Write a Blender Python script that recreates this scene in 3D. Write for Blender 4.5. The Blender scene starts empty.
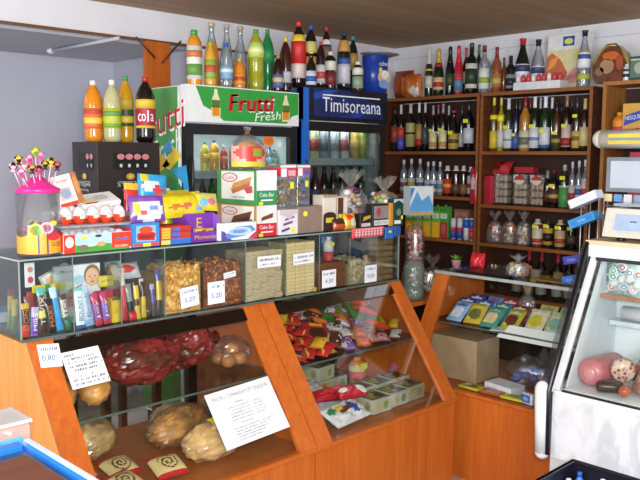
import bpy, math, random
from mathutils import Matrix, Vector, noise
random.seed(7)
PI = math.pi
scene = bpy.context.scene
COL = scene.collection

# ------------------------------------------------------------------ camera
# world: X runs along the sales counter, Y from the counter to the coolers behind it
R = ((0.712524, 0.070173, 0.698130), (-0.701619, 0.080284, 0.708015), (0.006366, 0.994299, -0.106439))
F, H = 776.0, 1.65
cam = bpy.data.objects.new('camera', bpy.data.cameras.new('camera'))
COL.objects.link(cam)
cam.matrix_world = Matrix(((R[0][0], R[0][1], -R[0][2], 0), (R[1][0], R[1][1], -R[1][2], 0), (R[2][0], R[2][1], -R[2][2], H), (0, 0, 0, 1)))
cam.data.sensor_width = 36
cam.data.lens = 36 * F / 640
cam.data.clip_start = 0.05
scene.camera = cam
scene.cycles.transparent_max_bounces = 24

def ray(px, py):
    c = (px - 320, 240 - py, F)
    return [sum(R[i][k] * c[k] for k in range(3)) for i in range(3)]
def PX(px, py, x):
    d = ray(px, py); t = x / d[0]; return Vector((x, d[1] * t, d[2] * t + H))
def PY(px, py, y):
    d = ray(px, py); t = y / d[1]; return Vector((d[0] * t, y, d[2] * t + H))
def PZ(px, py, z):
    d = ray(px, py); t = (z - H) / d[2]; return Vector((d[0] * t, d[1] * t, z))
def proj(p):
    p = (p[0], p[1], p[2] - H)
    c = [sum(R[i][k] * p[i] for i in range(3)) for k in range(3)]
    return 320 + F * c[0] / c[2], 240 - F * c[1] / c[2], c[2]
def onx(px, x, z):                       # point at column px standing at height z on the plane X = x
    py = 200
    for _ in range(4):
        p = PX(px, py, x); py = proj((x, p.y, z))[1]
    p = PX(px, py, x); return Vector((x, p.y, z))
def ony(px, y, z):
    py = 200
    for _ in range(4):
        p = PY(px, py, y); py = proj((p.x, y, z))[1]
    p = PY(px, py, y); return Vector((p.x, y, z))

# ------------------------------------------------------------------ materials
def lin(h):
    if isinstance(h, str):
        h = h.lstrip('#'); c = [int(h[i:i + 2], 16) / 255 for i in (0, 2, 4)]
    else: c = h
    return tuple(x / 12.92 if x <= .04045 else ((x + .055) / 1.055) ** 2.4 for x in c) + (1,)
MATS = {}
def mat(col, rough=.45, var=.10, scale=14, metal=0, spec=.5, emit=0, bump=0, coat=0):
    key = (col, rough, var, scale, metal, spec, emit, bump, coat)
    if key in MATS: return MATS[key]
    m = bpy.data.materials.new('paint_' + str(col).strip('#')); m.use_nodes = True
    nt = m.node_tree; b = nt.nodes['Principled BSDF']
    c = lin(col)
    n = nt.nodes.new('ShaderNodeTexNoise'); n.inputs['Scale'].default_value = scale; n.inputs['Detail'].default_value = 3
    tc = nt.nodes.new('ShaderNodeTexCoord'); nt.links.new(tc.outputs['Object'], n.inputs['Vector'])
    r = nt.nodes.new('ShaderNodeValToRGB')
    r.color_ramp.elements[0].position = .3; r.color_ramp.elements[1].position = .7
    r.color_ramp.elements[0].color = tuple(x * (1 - var) for x in c[:3]) + (1,)
    r.color_ramp.elements[1].color = tuple(min(1, x * (1 + var)) for x in c[:3]) + (1,)
    nt.links.new(n.outputs['Fac'], r.inputs['Fac']); nt.links.new(r.outputs['Color'], b.inputs['Base Color'])
    b.inputs['Roughness'].default_value = rough; b.inputs['Metallic'].default_value = metal
    b.inputs['Specular IOR Level'].default_value = spec; b.inputs['Coat Weight'].default_value = coat
    if emit:
        nt.links.new(r.outputs['Color'], b.inputs['Emission Color']); b.inputs['Emission Strength'].default_value = emit
    if bump:
        bp = nt.nodes.new('ShaderNodeBump'); bp.inputs['Strength'].default_value = bump; bp.inputs['Distance'].default_value = .01
        n2 = nt.nodes.new('ShaderNodeTexNoise'); n2.inputs['Scale'].default_value = scale * 3
        nt.links.new(tc.outputs['Object'], n2.inputs['Vector'])
        nt.links.new(n2.outputs['Fac'], bp.inputs['Height']); nt.links.new(bp.outputs['Normal'], b.inputs['Normal'])
    MATS[key] = m; return m
def wood(name, c1, c2, axis='Z', scale=1.0, rough=.4):
    m = bpy.data.materials.new(name); m.use_nodes = True; nt = m.node_tree; b = nt.nodes['Principled BSDF']
    tc = nt.nodes.new('ShaderNodeTexCoord'); mp = nt.nodes.new('ShaderNodeMapping')
    s = [30 * scale, 30 * scale, 30 * scale]; s['XYZ'.index(axis)] = 1.6 * scale
    mp.inputs['Scale'].default_value = s
    n = nt.nodes.new('ShaderNodeTexNoise'); n.inputs['Scale'].default_value = 1.5; n.inputs['Detail'].default_value = 5; n.inputs['Distortion'].default_value = .6
    r = nt.nodes.new('ShaderNodeValToRGB'); r.color_ramp.elements[0].position = .3; r.color_ramp.elements[1].position = .75
    r.color_ramp.elements[0].color = lin(c1); r.color_ramp.elements[1].color = lin(c2)
    L = nt.links.new
    L(tc.outputs['Object'], mp.inputs['Vector']); L(mp.outputs['Vector'], n.inputs['Vector']); L(n.outputs['Fac'], r.inputs['Fac']); L(r.outputs['Color'], b.inputs['Base Color'])
    b.inputs['Roughness'].default_value = rough
    return m
def clear(name, tint='#ffffff', base=.03, fres=.8, rough=.03, body=None, bodyw=0, bump=0):
    """thin clear sheet: see-through, with a fresnel sheen; body mixes in a little diffuse colour"""
    m = bpy.data.materials.new(name); m.use_nodes = True; nt = m.node_tree; nt.nodes.clear(); L = nt.links.new
    o = nt.nodes.new('ShaderNodeOutputMaterial'); t = nt.nodes.new('ShaderNodeBsdfTransparent'); t.inputs[0].default_value = lin(tint)
    g = nt.nodes.new('ShaderNodeBsdfGlossy'); g.inputs['Roughness'].default_value = rough
    lw = nt.nodes.new('ShaderNodeLayerWeight'); lw.inputs['Blend'].default_value = .25
    ma = nt.nodes.new('ShaderNodeMath'); ma.operation = 'MULTIPLY_ADD'; ma.inputs[1].default_value = fres; ma.inputs[2].default_value = base
    L(lw.outputs['Fresnel'], ma.inputs[0])
    if bump:
        n = nt.nodes.new('ShaderNodeTexNoise'); n.inputs['Scale'].default_value = bump; n.inputs['Detail'].default_value = 4
        tc = nt.nodes.new('ShaderNodeTexCoord'); L(tc.outputs['Object'], n.inputs['Vector'])
        bp = nt.nodes.new('ShaderNodeBump'); bp.inputs['Strength'].default_value = 1; bp.inputs['Distance'].default_value = .02
        L(n.outputs['Fac'], bp.inputs['Height']); L(bp.outputs['Normal'], g.inputs['Normal']); L(bp.outputs['Normal'], lw.inputs['Normal'])
    src = t
    if body:
        d = nt.nodes.new('ShaderNodeBsdfDiffuse'); d.inputs[0].default_value = lin(body)
        mx0 = nt.nodes.new('ShaderNodeMixShader'); mx0.inputs[0].default_value = bodyw
        L(t.outputs[0], mx0.inputs[1]); L(d.outputs[0], mx0.inputs[2]); src = mx0
    mx = nt.nodes.new('ShaderNodeMixShader')
    L(ma.outputs[0], mx.inputs[0]); L(src.outputs[0], mx.inputs[1]); L(g.outputs[0], mx.inputs[2]); L(mx.outputs[0], o.inputs[0])
    return m
GLASS = clear('pane_glass', '#f8fbf9', .015, .45)
DOORGLASS = clear('door_glass', '#dfe6e4', .02, .4)
FILM = clear('cellophane', '#ffffff', .11, .36, .2, '#ffffff', .02)
FILM2 = clear('stiff_cellophane', '#ffffff', .12, .4, .2, '#ffffff', .09)
CLEARP = clear('clear_plastic', '#f2f5f6', .05, .6, .05, '#d8dce2', .10)
CLEARB = clear('clear_bottle', '#e4eaec', .10, .8, .05, '#b4bcc4', .28)
FOGGY = clear('cloudy_plastic', '#e0e6e0', .06, .6, .15, '#b8c0b8', .25, bump=20)
GLASSEDGE = mat('#4f5c58', .2, .1)
ORANGE = wood('orange_veneer', '#b4561a', '#c76a24', 'Z', .8)
ORANGEX = wood('orange_veneer_across', '#a54a12', '#c8661e', 'X', .8)
ORANGELIT = wood('orange_veneer_end', '#d98a3a', '#eaa258', 'Z', .6)  # paler copy of the orange veneer, daylight on the left end painted in
DARKWOOD = wood('dark_shelf_wood', '#4a2413', '#6b3a20', 'Y', .8, .45)
SHELFEDGE = wood('shelf_edge_wood', '#7c4722', '#9a5f30', 'Y', .8, .45)
LIGHTWOOD = wood('light_shelf_wood', '#9a6430', '#b9803f', 'Z', .8, .45)
BLACK = mat('#141416', .35); WHITE = mat('#dcdcdc', .4, .04); PAPER = mat('#dfe1e8', .8, .02); INK = mat('#3a3f55', .8, 0); BLUEINK = mat('#3a55a0', .8, 0)
TAGM = mat('#e3e23a', .6, .08); SILVER = mat('#b9bcc2', .3, .1, metal=.6); GREYM = mat('#8b8d90', .5)

# ------------------------------------------------------------------ mesh builder
_text = {}
def text_mesh(s):
    if s not in _text:
        cu = bpy.data.curves.new('t', 'FONT'); cu.body = s; cu.resolution_u = 2; cu.align_x = 'CENTER'; cu.align_y = 'CENTER'
        o = bpy.data.objects.new('t', cu); COL.objects.link(o)
        bpy.context.view_layer.update()
        me = bpy.data.meshes.new_from_object(o.evaluated_get(bpy.context.evaluated_depsgraph_get()))
        V = [tuple(v.co) for v in me.vertices]; P = [tuple(p.vertices) for p in me.polygons]
        bpy.data.objects.remove(o); bpy.data.curves.remove(cu); bpy.data.meshes.remove(me)
        xs = [v[0] for v in V]; ys = [v[1] for v in V]
        _text[s] = (V, P, max(xs) - min(xs), max(ys) - min(ys), (max(xs) + min(xs)) / 2, (max(ys) + min(ys)) / 2)
    return _text[s]
class MB:
    def __init__(s): s.v = []; s.f = []; s.fm = []; s.sm = []; s.mats = []
    def mi(s, m):
        if m not in s.mats: s.mats.append(m)
        return s.mats.index(m)
    def add(s, V, Fc, m, smooth=False, M=None):
        b = len(s.v)
        s.v += [tuple(M @ Vector(v)) if M else tuple(v) for v in V]
        for k, f in enumerate(Fc):
            s.f.append(tuple(i + b for i in f)); s.fm.append(s.mi(m[k] if isinstance(m, list) else m)); s.sm.append(smooth)
        return s
    def box(s, x0, x1, y0, y1, z0, z1, m, M=None, c=0):
        if c and min(x1 - x0, y1 - y0, z1 - z0) > 2.2 * c:
            # chamfered box
            V = []; 
            for (ax) in range(3):
                for sx in (0, 1):
                    for sy in (0, 1):
                        for sz in (0, 1):
                            p = [x1 - c if sx else x0 + c, y1 - c if sy else y0 + c, z1 - c if sz else z0 + c]
                            p[ax] = ((x0, x1), (y0, y1), (z0, z1))[ax][(sx, sy, sz)[ax]]
                            V.append(tuple(p))
            I = lambda a, x, y, z: a * 8 + x * 4 + y * 2 + z
            Fc = [(I(0,0,0,0),I(0,0,0,1),I(0,0,1,1),I(0,0,1,0)), (I(0,1,0,0),I(0,1,1,0),I(0,1,1,1),I(0,1,0,1)),
                  (I(1,0,0,0),I(1,1,0,0),I(1,1,0,1),I(1,0,0,1)), (I(1,0,1,0),I(1,0,1,1),I(1,1,1,1),I(1,1,1,0)),
                  (I(2,0,0,0),I(2,0,1,0),I(2,1,1,0),I(2,1,0,0)), (I(2,0,0,1),I(2,1,0,1),I(2,1,1,1),I(2,0,1,1))]
            for a in (0, 1):
                for b in (0, 1):
                    Fc += [(I(0,a,b,0),I(0,a,b,1),I(1,a,b,1),I(1,a,b,0)), (I(0,a,0,b),I(0,a,1,b),I(2,a,1,b),I(2,a,0,b)), (I(1,0,a,b),I(1,1,a,b),I(2,1,a,b),I(2,0,a,b))]
                    for d in (0, 1): Fc.append((I(0,a,b,d),I(1,a,b,d),I(2,a,b,d)))
            return s.add(V, Fc, m, False, M)
        V = [(x, y, z) for x in (x0, x1) for y in (y0, y1) for z in (z0, z1)]
        return s.add(V, [(0,1,3,2),(4,6,7,5),(0,4,5,1),(2,3,7,6),(0,2,6,4),(1,5,7,3)], m, False, M)
    def prism(s, poly, axis, a, b, m, M=None):
        def P(p, t): return {'X': (t, p[0], p[1]), 'Y': (p[0], t, p[1]), 'Z': (p[0], p[1], t)}[axis]
        n = len(poly); V = [P(p, a) for p in poly] + [P(p, b) for p in poly]
        return s.add(V, [tuple(range(n)), tuple(range(2 * n - 1, n - 1, -1))] + [(i, (i + 1) % n, n + (i + 1) % n, n + i) for i in range(n)], m, False, M)
    def lathe(s, prof, m, seg=14, M=None, sx=1, sy=1, smooth=True, mats=None):
        V = []; Fc = []; ms = []
        for r, z in prof:
            for k in range(seg):
                a = 2 * PI * k / seg; V.append((r * math.cos(a) * sx, r * math.sin(a) * sy, z))
        for i in range(len(prof) - 1):
            for k in range(seg):
                k2 = (k + 1) % seg; Fc.append((i * seg + k, i * seg + k2, (i + 1) * seg + k2, (i + 1) * seg + k)); ms.append(mats[i] if mats else m)
        if prof[0][0] > 1e-4: Fc.append(tuple(range(seg - 1, -1, -1))); ms.append(mats[0] if mats else m)
        if prof[-1][0] > 1e-4:
            b = (len(prof) - 1) * seg; Fc.append(tuple(b + k for k in range(seg))); ms.append(mats[-1] if mats else m)
        return s.add(V, Fc, ms, smooth, M)
    def ell(s, c, r, m, seg=12, rings=7, M=None, rough=0, seed=0, freq=6, fn=None, crinkle=0, smooth=True):
        V = []; Fc = []; ms = []
        for i in range(rings + 1):
            t = PI * i / rings
            for k in range(seg):
                a = 2 * PI * k / seg
                d = Vector((math.sin(t) * math.cos(a), math.sin(t) * math.sin(a), -math.cos(t)))
                q = 1 + (rough * noise.noise(d * freq * .4 + Vector((seed * 7.1, seed * 3.3, 0))) if rough else 0)
                if crinkle: q += crinkle * (noise.noise(d * 9 + Vector((seed, 0, 5))) + .7 * noise.noise(d * 21 + Vector((0, seed, 2))))
                V.append((c[0] + r[0] * d.x * q, c[1] + r[1] * d.y * q, c[2] + r[2] * d.z * q))
        for i in range(rings):
            for k in range(seg):
                k2 = (k + 1) % seg; Fc.append((i * seg + k, i * seg + k2, (i + 1) * seg + k2, (i + 1) * seg + k))
                ms.append(fn(i / rings, k / seg) if fn else m)
        return s.add(V, Fc, ms, smooth, M)
    def tube(s, pts, r, m, seg=6, M=None):
        pts = [Vector(p) for p in pts]; V = []; Fc = []; n = len(pts)
        for i, p in enumerate(pts):
            d = (pts[min(i + 1, n - 1)] - pts[max(i - 1, 0)]).normalized()
            u = d.orthogonal().normalized(); w = d.cross(u)
            rr = r[i] if isinstance(r, (list, tuple)) else r
            for k in range(seg):
                a = 2 * PI * k / seg; V.append(tuple(p + u * math.cos(a) * rr + w * math.sin(a) * rr))
        for i in range(n - 1):
            for k in range(seg):
                k2 = (k + 1) % seg; Fc.append((i * seg + k, i * seg + k2, (i + 1) * seg + k2, (i + 1) * seg + k))
        Fc += [tuple(range(seg - 1, -1, -1)), tuple((n - 1) * seg + k for k in range(seg))]
        return s.add(V, Fc, m, True, M)
    def pillow(s, w, h, t, fn, M=None, nx=12, nz=12, crimp=.06, wob=.12, seed=0, crinkle=0):
        """a puffed packet in the XZ plane, bottom edge on z=0, front towards -Y; fn(u,v,front) gives the material"""
        V = []; Fc = []; ms = []
        for side in (0, 1):
            for j in range(nz + 1):
                for i in range(nx + 1):
                    u = i / nx; v = j / nz
                    a = max(0, 1 - abs(2 * u - 1) ** 3); vv = min(1, max(0, (v - crimp) / (1 - 2 * crimp))); b = max(0, 1 - abs(2 * vv - 1) ** 3)
                    th = t / 2 * (a * b) ** .6 + .0006
                    th *= 1 + wob * noise.noise(Vector((u * 5 + seed * 3.7, v * 5, side * 9 + seed)))
                    if crinkle: th += crinkle * (a * b) ** .5 * (noise.noise(Vector((u * 9 + seed, v * 9, side * 4))) + .8 * noise.noise(Vector((u * 22, v * 20 + seed, side * 4))))
                    V.append(((u - .5) * w * (1 - .05 * b * 0), (-th if side == 0 else th), v * h))
        q = (nx + 1) * (nz + 1)
        for side in (0, 1):
            for j in range(nz):
                for i in range(nx):
                    a = side * q + j * (nx + 1) + i; f = (a, a + 1, a + nx + 2, a + nx + 1)
                    Fc.append(f if side == 0 else f[::-1]); ms.append(fn((i + .5) / nx, (j + .5) / nz, side == 0))
        return s.add(V, Fc, ms, not crinkle, M)
    def rect(s, M, u0, v0, u1, v1, m, off=.0008):      # decal on a face frame M (x right, y up, z out)
        return s.add([(u0, v0, off), (u1, v0, off), (u1, v1, off), (u0, v1, off)], [(0, 1, 2, 3)], m, False, M)
    def disc(s, M, u, v, ru, rv, m, off=.0011, n=14):
        return s.add([(u + ru * math.cos(2 * PI * k / n), v + rv * math.sin(2 * PI * k / n), off) for k in range(n)], [tuple(range(n))], m, False, M)
    def poly(s, M, pts, m, off=.0012):
        return s.add([(p[0], p[1], off) for p in pts], [tuple(range(len(pts)))], m, False, M)
    def text(s, M, txt, u, v, w, h, m, off=.0016, rot=0, shear=0):
        V, P, tw, th, cx, cy = text_mesh(txt); k1 = w / tw; k2 = h / th if h else k1
        ca, sa = math.cos(rot), math.sin(rot); W = []
        for x, y, z in V:
            a = (x - cx) * k1; b = (y - cy) * k2; a += b * shear
            W.append((u + a * ca - b * sa, v + a * sa + b * ca, off))
        return s.add(W, P, m, False, M)
    def scrawl(s, M, u0, v, u1, m, h=.004, off=.0014, seed=0):   # a line of handwriting too small to read
        rnd = random.Random(seed); x = u0; pts = []
        while x < u1:
            if rnd.random() < .16: x += h * .8
            l = h * rnd.uniform(.35, .8)
            s.add([(x, v, off), (x + h * .3, v, off), (x + h * .3 + l * .4, v + h * rnd.uniform(.5, 1.1), off), (x + l * .4, v + h * rnd.uniform(.5, 1.1), off)], [(0, 1, 2, 3)], m, False, M)
            x += l
        return s
    def build(s, name, parent=None, bevel=0):
        me = bpy.data.meshes.new(name); me.from_pydata(s.v, [], s.f)
        for m in s.mats: me.materials.append(m)
        me.polygons.foreach_set('material_index', s.fm); me.polygons.foreach_set('use_smooth', s.sm); me.update()
        o = bpy.data.objects.new(name, me); COL.objects.link(o)
        if parent is not None: o.parent = parent
        if bevel:
            b = o.modifiers.new('b', 'BEVEL'); b.width = bevel; b.segments = 2; b.limit_method = 'ANGLE'
        return o
def tag(o, label, cat, group=None, kind=None):
    if label: o['label'] = label
    if cat: o['category'] = cat
    if group: o['group'] = group
    if kind: o['kind'] = kind
    return o
def empty(name, loc=(0, 0, 0), rz=0):
    o = bpy.data.objects.new(name, None); COL.objects.link(o); o.location = loc; o.rotation_euler = (0, 0, rz); o.empty_display_size = .05; return o
def struct(name, mb, bevel=0):
    o = mb.build(name, None, bevel); o['kind'] = 'structure'; return o
def copy_tree(o, parent=None):
    c = o.copy(); COL.objects.link(c)
    if parent is not None: c.parent = parent
    for ch in list(o.children): copy_tree(ch, c)
    return c
def place(o, loc, rz=0, rx=0, ry=0):
    o.location = loc; o.rotation_euler = (rx, ry, rz); return o
BACK = -PI / 2          # turn for things on the back wall, fronts towards -X
ORD = 'first second third fourth fifth sixth seventh eighth ninth tenth eleventh twelfth thirteenth fourteenth fifteenth sixteenth seventeenth eighteenth'.split()

def face(f, w, d, h):   # decal frame of a box (width w along x, depth d along y, base at z=0)
    if f == 'F': return Matrix(((1, 0, 0, -w / 2), (0, 0, -1, -d / 2), (0, 1, 0, 0), (0, 0, 0, 1)))
    if f == 'R': return Matrix(((0, 0, 1, w / 2), (1, 0, 0, -d / 2), (0, 1, 0, 0), (0, 0, 0, 1)))
    if f == 'L': return Matrix(((0, 0, -1, -w / 2), (-1, 0, 0, d / 2), (0, 1, 0, 0), (0, 0, 0, 1)))
    if f == 'T': return Matrix(((1, 0, 0, -w / 2), (0, 1, 0, -d / 2), (0, 0, 1, h), (0, 0, 0, 1)))
def art(mb, f, w, d, h, items):
    M = face(f, w, d, h); W, Hh = {'F': (w, h), 'R': (d, h), 'L': (d, h), 'T': (w, d)}[f]
    for n, it in enumerate(items):
        k = it[0]; off = .0008 + .0004 * n
        if k == 'r': mb.rect(M, it[1] * W, it[2] * Hh, it[3] * W, it[4] * Hh, mat(it[5]), off)
        elif k == 'e': mb.disc(M, it[1] * W, it[2] * Hh, it[3] * W, it[4] * Hh, mat(it[5]), off)
        elif k == 'p': mb.poly(M, [(a * W, b * Hh) for a, b in it[1]], mat(it[2]), off)
        elif k == 't': mb.text(M, it[1], it[2] * W, it[3] * Hh, it[4] * W, it[5] * Hh, mat(it[6]), off, it[7] if len(it) > 7 else 0, it[8] if len(it) > 8 else 0)
def carton(name, label, cat, w, d, h, col, loc, rz=0, arts=(), group=None, rx=0, ry=0, rough=.45, c=.0015):
    mb = MB(); mb.box(-w / 2, w / 2, -d / 2, d / 2, 0, h, mat(col, rough) if isinstance(col, str) else col, c=c)
    for f, items in arts: art(mb, f, w, d, h, items)
    o = mb.build(name); tag(o, label, cat, group); return place(o, loc, rz, rx, ry)

# ------------------------------------------------------------------ bottles
PROF = {
 'wine': [(.9,0),(1,.02),(1,.58),(.93,.65),(.6,.73),(.38,.79),(.33,.84),(.32,.97),(.37,.975),(.36,1)],
 'spirit': [(.93,0),(1,.02),(1,.62),(.9,.69),(.5,.75),(.36,.79),(.34,.98),(.34,1)],
 'champagne': [(.9,0),(1,.03),(1,.48),(.88,.58),(.6,.70),(.42,.8),(.36,.88),(.4,.9),(.4,.97),(.3,1)],
 'pet': [(.75,0),(.97,.04),(1,.10),(1,.28),(.95,.32),(1,.36),(1,.62),(.93,.72),(.7,.82),(.42,.89),(.3,.92),(.3,1)],
 'beer': [(.92,0),(1,.02),(1,.52),(.85,.62),(.5,.74),(.4,.82),(.38,.96),(.45,.965),(.42,1)],
 'carafe': [(.95,0),(1,.02),(1,.45),(.9,.58),(.55,.74),(.38,.84),(.36,.96),(.44,.97),(.42,1)],
 'jug': [(.97,0),(1,.02),(1,.72),(.92,.80),(.6,.88),(.42,.90),(.42,1)],
 'can': [(.85,0),(1,.04),(1,.93),(.86,.98),(.84,.985),(.8,1)],
}
CAP0 = {'wine': .80, 'spirit': .87, 'champagne': .66, 'pet': .93, 'beer': .95, 'carafe': .955, 'jug': .905, 'can': .985}
def prad(kind, z):
    P = PROF[kind]
    if z <= P[0][1]: return P[0][0]
    for (r0, z0), (r1, z1) in zip(P, P[1:]):
        if z <= z1: return r0 + (r1 - r0) * (z - z0) / max(1e-6, z1 - z0)
    return P[-1][0]
_bm = {}
def bottle(name, label, loc, h, r, kind, body, cap=None, bands=(), price=None, group=None, level=None, cap0=None, cat='bottle', rz=0, seg=14):
    bm = body if not isinstance(body, str) else mat(body, .12, .08, coat=.3)
    mb = MB(); prof = [(a * r, b * h) for a, b in PROF[kind]]
    if level:
        pr = [p for p in prof if p[1] < level * h] + [(prad(kind, level) * r, level * h)]
        k = len(pr); pr = pr + [p for p in prof if p[1] > level * h]
        mb.lathe(pr, bm, seg, mats=[bm] * (k - 1) + [CLEARB] * (len(pr) - k + 1))
    else: mb.lathe(prof, bm, seg)
    o = mb.build(name); tag(o, label, cat, group); place(o, loc, rz)
    if cap:
        z0 = cap0 if cap0 else CAP0[kind]
        zs = sorted({z0, 1.0} | {z for _, z in PROF[kind] if z > z0}); pr = [(prad(kind, z) * r * 1.04 + .0008, z * h) for z in zs] + [(prad(kind, 1) * r * .95, h + .002), (.0001, h + .0025)]
        MB().lathe(pr, mat(cap, .3), seg).build('cap', o)
    if bands:
        groups = []
        for n_, bd in enumerate(bands):
            g = next((g for g in groups if any(bd[0] <= o_[0][1] + 1e-6 and bd[1] >= o_[0][0] - 1e-6 for o_ in g)), None)
            if g is None: groups.append([(bd, n_)])
            else: g.append((bd, n_))
        for g in groups:
            mb = MB()
            for (z0, z1, c), n_ in g:
                zs = [z0] + [z for _, z in PROF[kind] if z0 < z < z1] + [z1]
                pr = [(prad(kind, z) * r * 1.012 + .0006 + .0004 * n_, z * h) for z in zs]
                mb.lathe([(pr[0][0] * .95, pr[0][1])] + pr + [(pr[-1][0] * .95, pr[-1][1])], mat(c, .5), seg)
            mb.build('label', o)
    if price:
        rr = prad(kind, price) * r * 1.02 + .003
        MB().box(-r * .55, r * .55, -rr - .001, -rr, price * h - r * .35, price * h + r * .35, TAGM).build('price_tag', o)
    return o
def rowx(x, z, where, items, group, name='bottle', rz=BACK):
    for n, it in enumerate(sorted(items, key=lambda a: a[0])):
        px, pyt, wpx, kind, body, cap, bands, desc = it[:8]; kw = dict(it[8]) if len(it) > 8 else {}
        xx = x + kw.pop('dx', 0); p = onx(px, xx, z); dep = proj(p)[2]
        h = PX(px, pyt, xx).z - z
        bottle(kw.pop('name', name), '%s, %s from left, %s' % (desc, ORD[n], where), p, h, wpx / 2 * dep / F, kind, body, cap, bands, group=group, rz=rz, **kw)
def rowy(y, z, where, items, group, name='bottle'):
    for n, it in enumerate(sorted(items, key=lambda a: a[0])):
        px, pyt, wpx, kind, body, cap, bands, desc = it[:8]; kw = dict(it[8]) if len(it) > 8 else {}
        yy = y + kw.pop('dy', 0); p = ony(px, yy, z); dep = proj(p)[2]
        h = PY(px, pyt, yy).z - z
        lab = '%s, %s from left, %s' % (desc, ORD[n], where) if where else desc
        bottle(kw.pop('name', name), lab, p, h, wpx / 2 * dep / F, kind, body, cap, bands, group=group, **kw)

# ------------------------------------------------------------------ resting things on each other
from mathutils.bvhtree import BVHTree
def tree(o):
    V = []; P = []
    def add(ob, M):
        if ob.type == 'MESH':
            b = len(V); V.extend(M @ v.co for v in ob.data.vertices); P.extend(tuple(b + i for i in p.vertices) for p in ob.data.polygons)
        for c in ob.children: add(c, M @ c.matrix_basis)
    add(o, o.matrix_basis.copy())
    lo = [min(v[i] for v in V) for i in range(3)]; hi = [max(v[i] for v in V) for i in range(3)]
    return V, P, lo, hi
class Pile:
    def __init__(s, *obs): s.t = []; [s.add(o) for o in obs]
    def add(s, o):
        V, P, lo, hi = tree(o); s.t.append((lo, hi, BVHTree.FromPolygons(V, P)))
    def settle(s, o, step=(0, 0, .006), n=60, floor=None, top=None, must=False):
        """move o by step until it touches nothing already in the pile, then add it"""
        V, P, lo, hi = tree(o); st = Vector(step); off = Vector((0, 0, 0)); ok = False
        if floor is not None: off.z = floor - lo[2]
        first = off.copy()
        for k in range(n):
            l2 = [lo[i] + off[i] for i in range(3)]; h2 = [hi[i] + off[i] for i in range(3)]; bv = None; hit = False
            if top is not None and h2[2] > top and k: break
            for a, b, t in s.t:
                if any(l2[i] > b[i] or h2[i] < a[i] for i in range(3)): continue
                if bv is None: bv = BVHTree.FromPolygons([v + off for v in V], P)
                if bv.overlap(t): hit = True; break
            if not hit: ok = True; break
            off += st
        if not ok:
            if must: return False
            off = first
        o.matrix_basis = Matrix.Translation(off) @ o.matrix_basis
        s.t.append(([lo[i] + off[i] for i in range(3)], [hi[i] + off[i] for i in range(3)], BVHTree.FromPolygons([v + off for v in V], P))); return True

# ------------------------------------------------------------------ the setting
CEILB = wood('brown_ceiling_board', '#9c7f60', '#b39474', 'X', .25, .7)
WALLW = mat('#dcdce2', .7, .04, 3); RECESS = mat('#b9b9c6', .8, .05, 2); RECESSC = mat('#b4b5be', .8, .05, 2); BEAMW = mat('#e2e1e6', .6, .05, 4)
FZ = -.17            # floor level
struct('floor', MB().box(-2, 5.45, -2, 6.3, FZ - .05, FZ, mat('#b8aea0', .5, .2, 5)))
struct('ceiling', MB().box(-2, 5.45, -2, 4.62, 2.6, 2.68, CEILB))
mb = MB(); mb.box(5.35, 5.45, -2, 4.62, FZ, 2.6, WALLW)
for z in (2.32, 2.5): mb.box(5.344, 5.35, -2, 4.5, z, z + .006, mat('#c2c2ca', .7))
for y in (1.2, 2.05, 2.9, 3.75): mb.box(5.343, 5.35, y, y + .02, 2.14, 2.6, mat('#d2d2da', .7))
struct('wall_back', mb)
struct('beam', MB().box(-2, 5.35, 4.5, 4.62, 2.41, 2.6, BEAMW))
struct('trim_1', MB().box(-2, 4.0, 4.49, 4.499, 2.392, 2.41, mat('#6d4a30', .6)))
struct('wall_left', MB().box(3.30, 5.35, 4.5, 4.62, FZ, 2.41, WALLW))
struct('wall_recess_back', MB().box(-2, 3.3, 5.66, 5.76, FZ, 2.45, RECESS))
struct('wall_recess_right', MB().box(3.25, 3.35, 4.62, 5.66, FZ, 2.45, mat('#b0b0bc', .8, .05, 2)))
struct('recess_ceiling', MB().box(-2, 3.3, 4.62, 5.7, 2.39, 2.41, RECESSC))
mb = MB(); mb.box(2.795, 2.972, 4.44, 4.49, FZ, 2.39, ORANGE); post = struct('post', mb)
a, b = PY(136, 37, 4.43), PY(155, 58, 4.43); MB().tube([a, b], .006, mat('#3a2a22')).build('brace', post)
a, b = PY(162, 63, 4.43), PY(181, 41, 4.43); MB().tube([a, b], .006, mat('#3a2a22')).build('brace', post)
a, b = PZ(51, 51, 2.375), PZ(119, 38, 2.375)
mb = MB(); mb.tube([a, b], .012, mat('#b9bac2')); mb.ell(a, (.03, .03, .02), mat('#d8d8de'))
tag(mb.build('ceiling_conduit'), 'thin pale conduit running across the grey recess ceiling', 'conduit')

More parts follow.
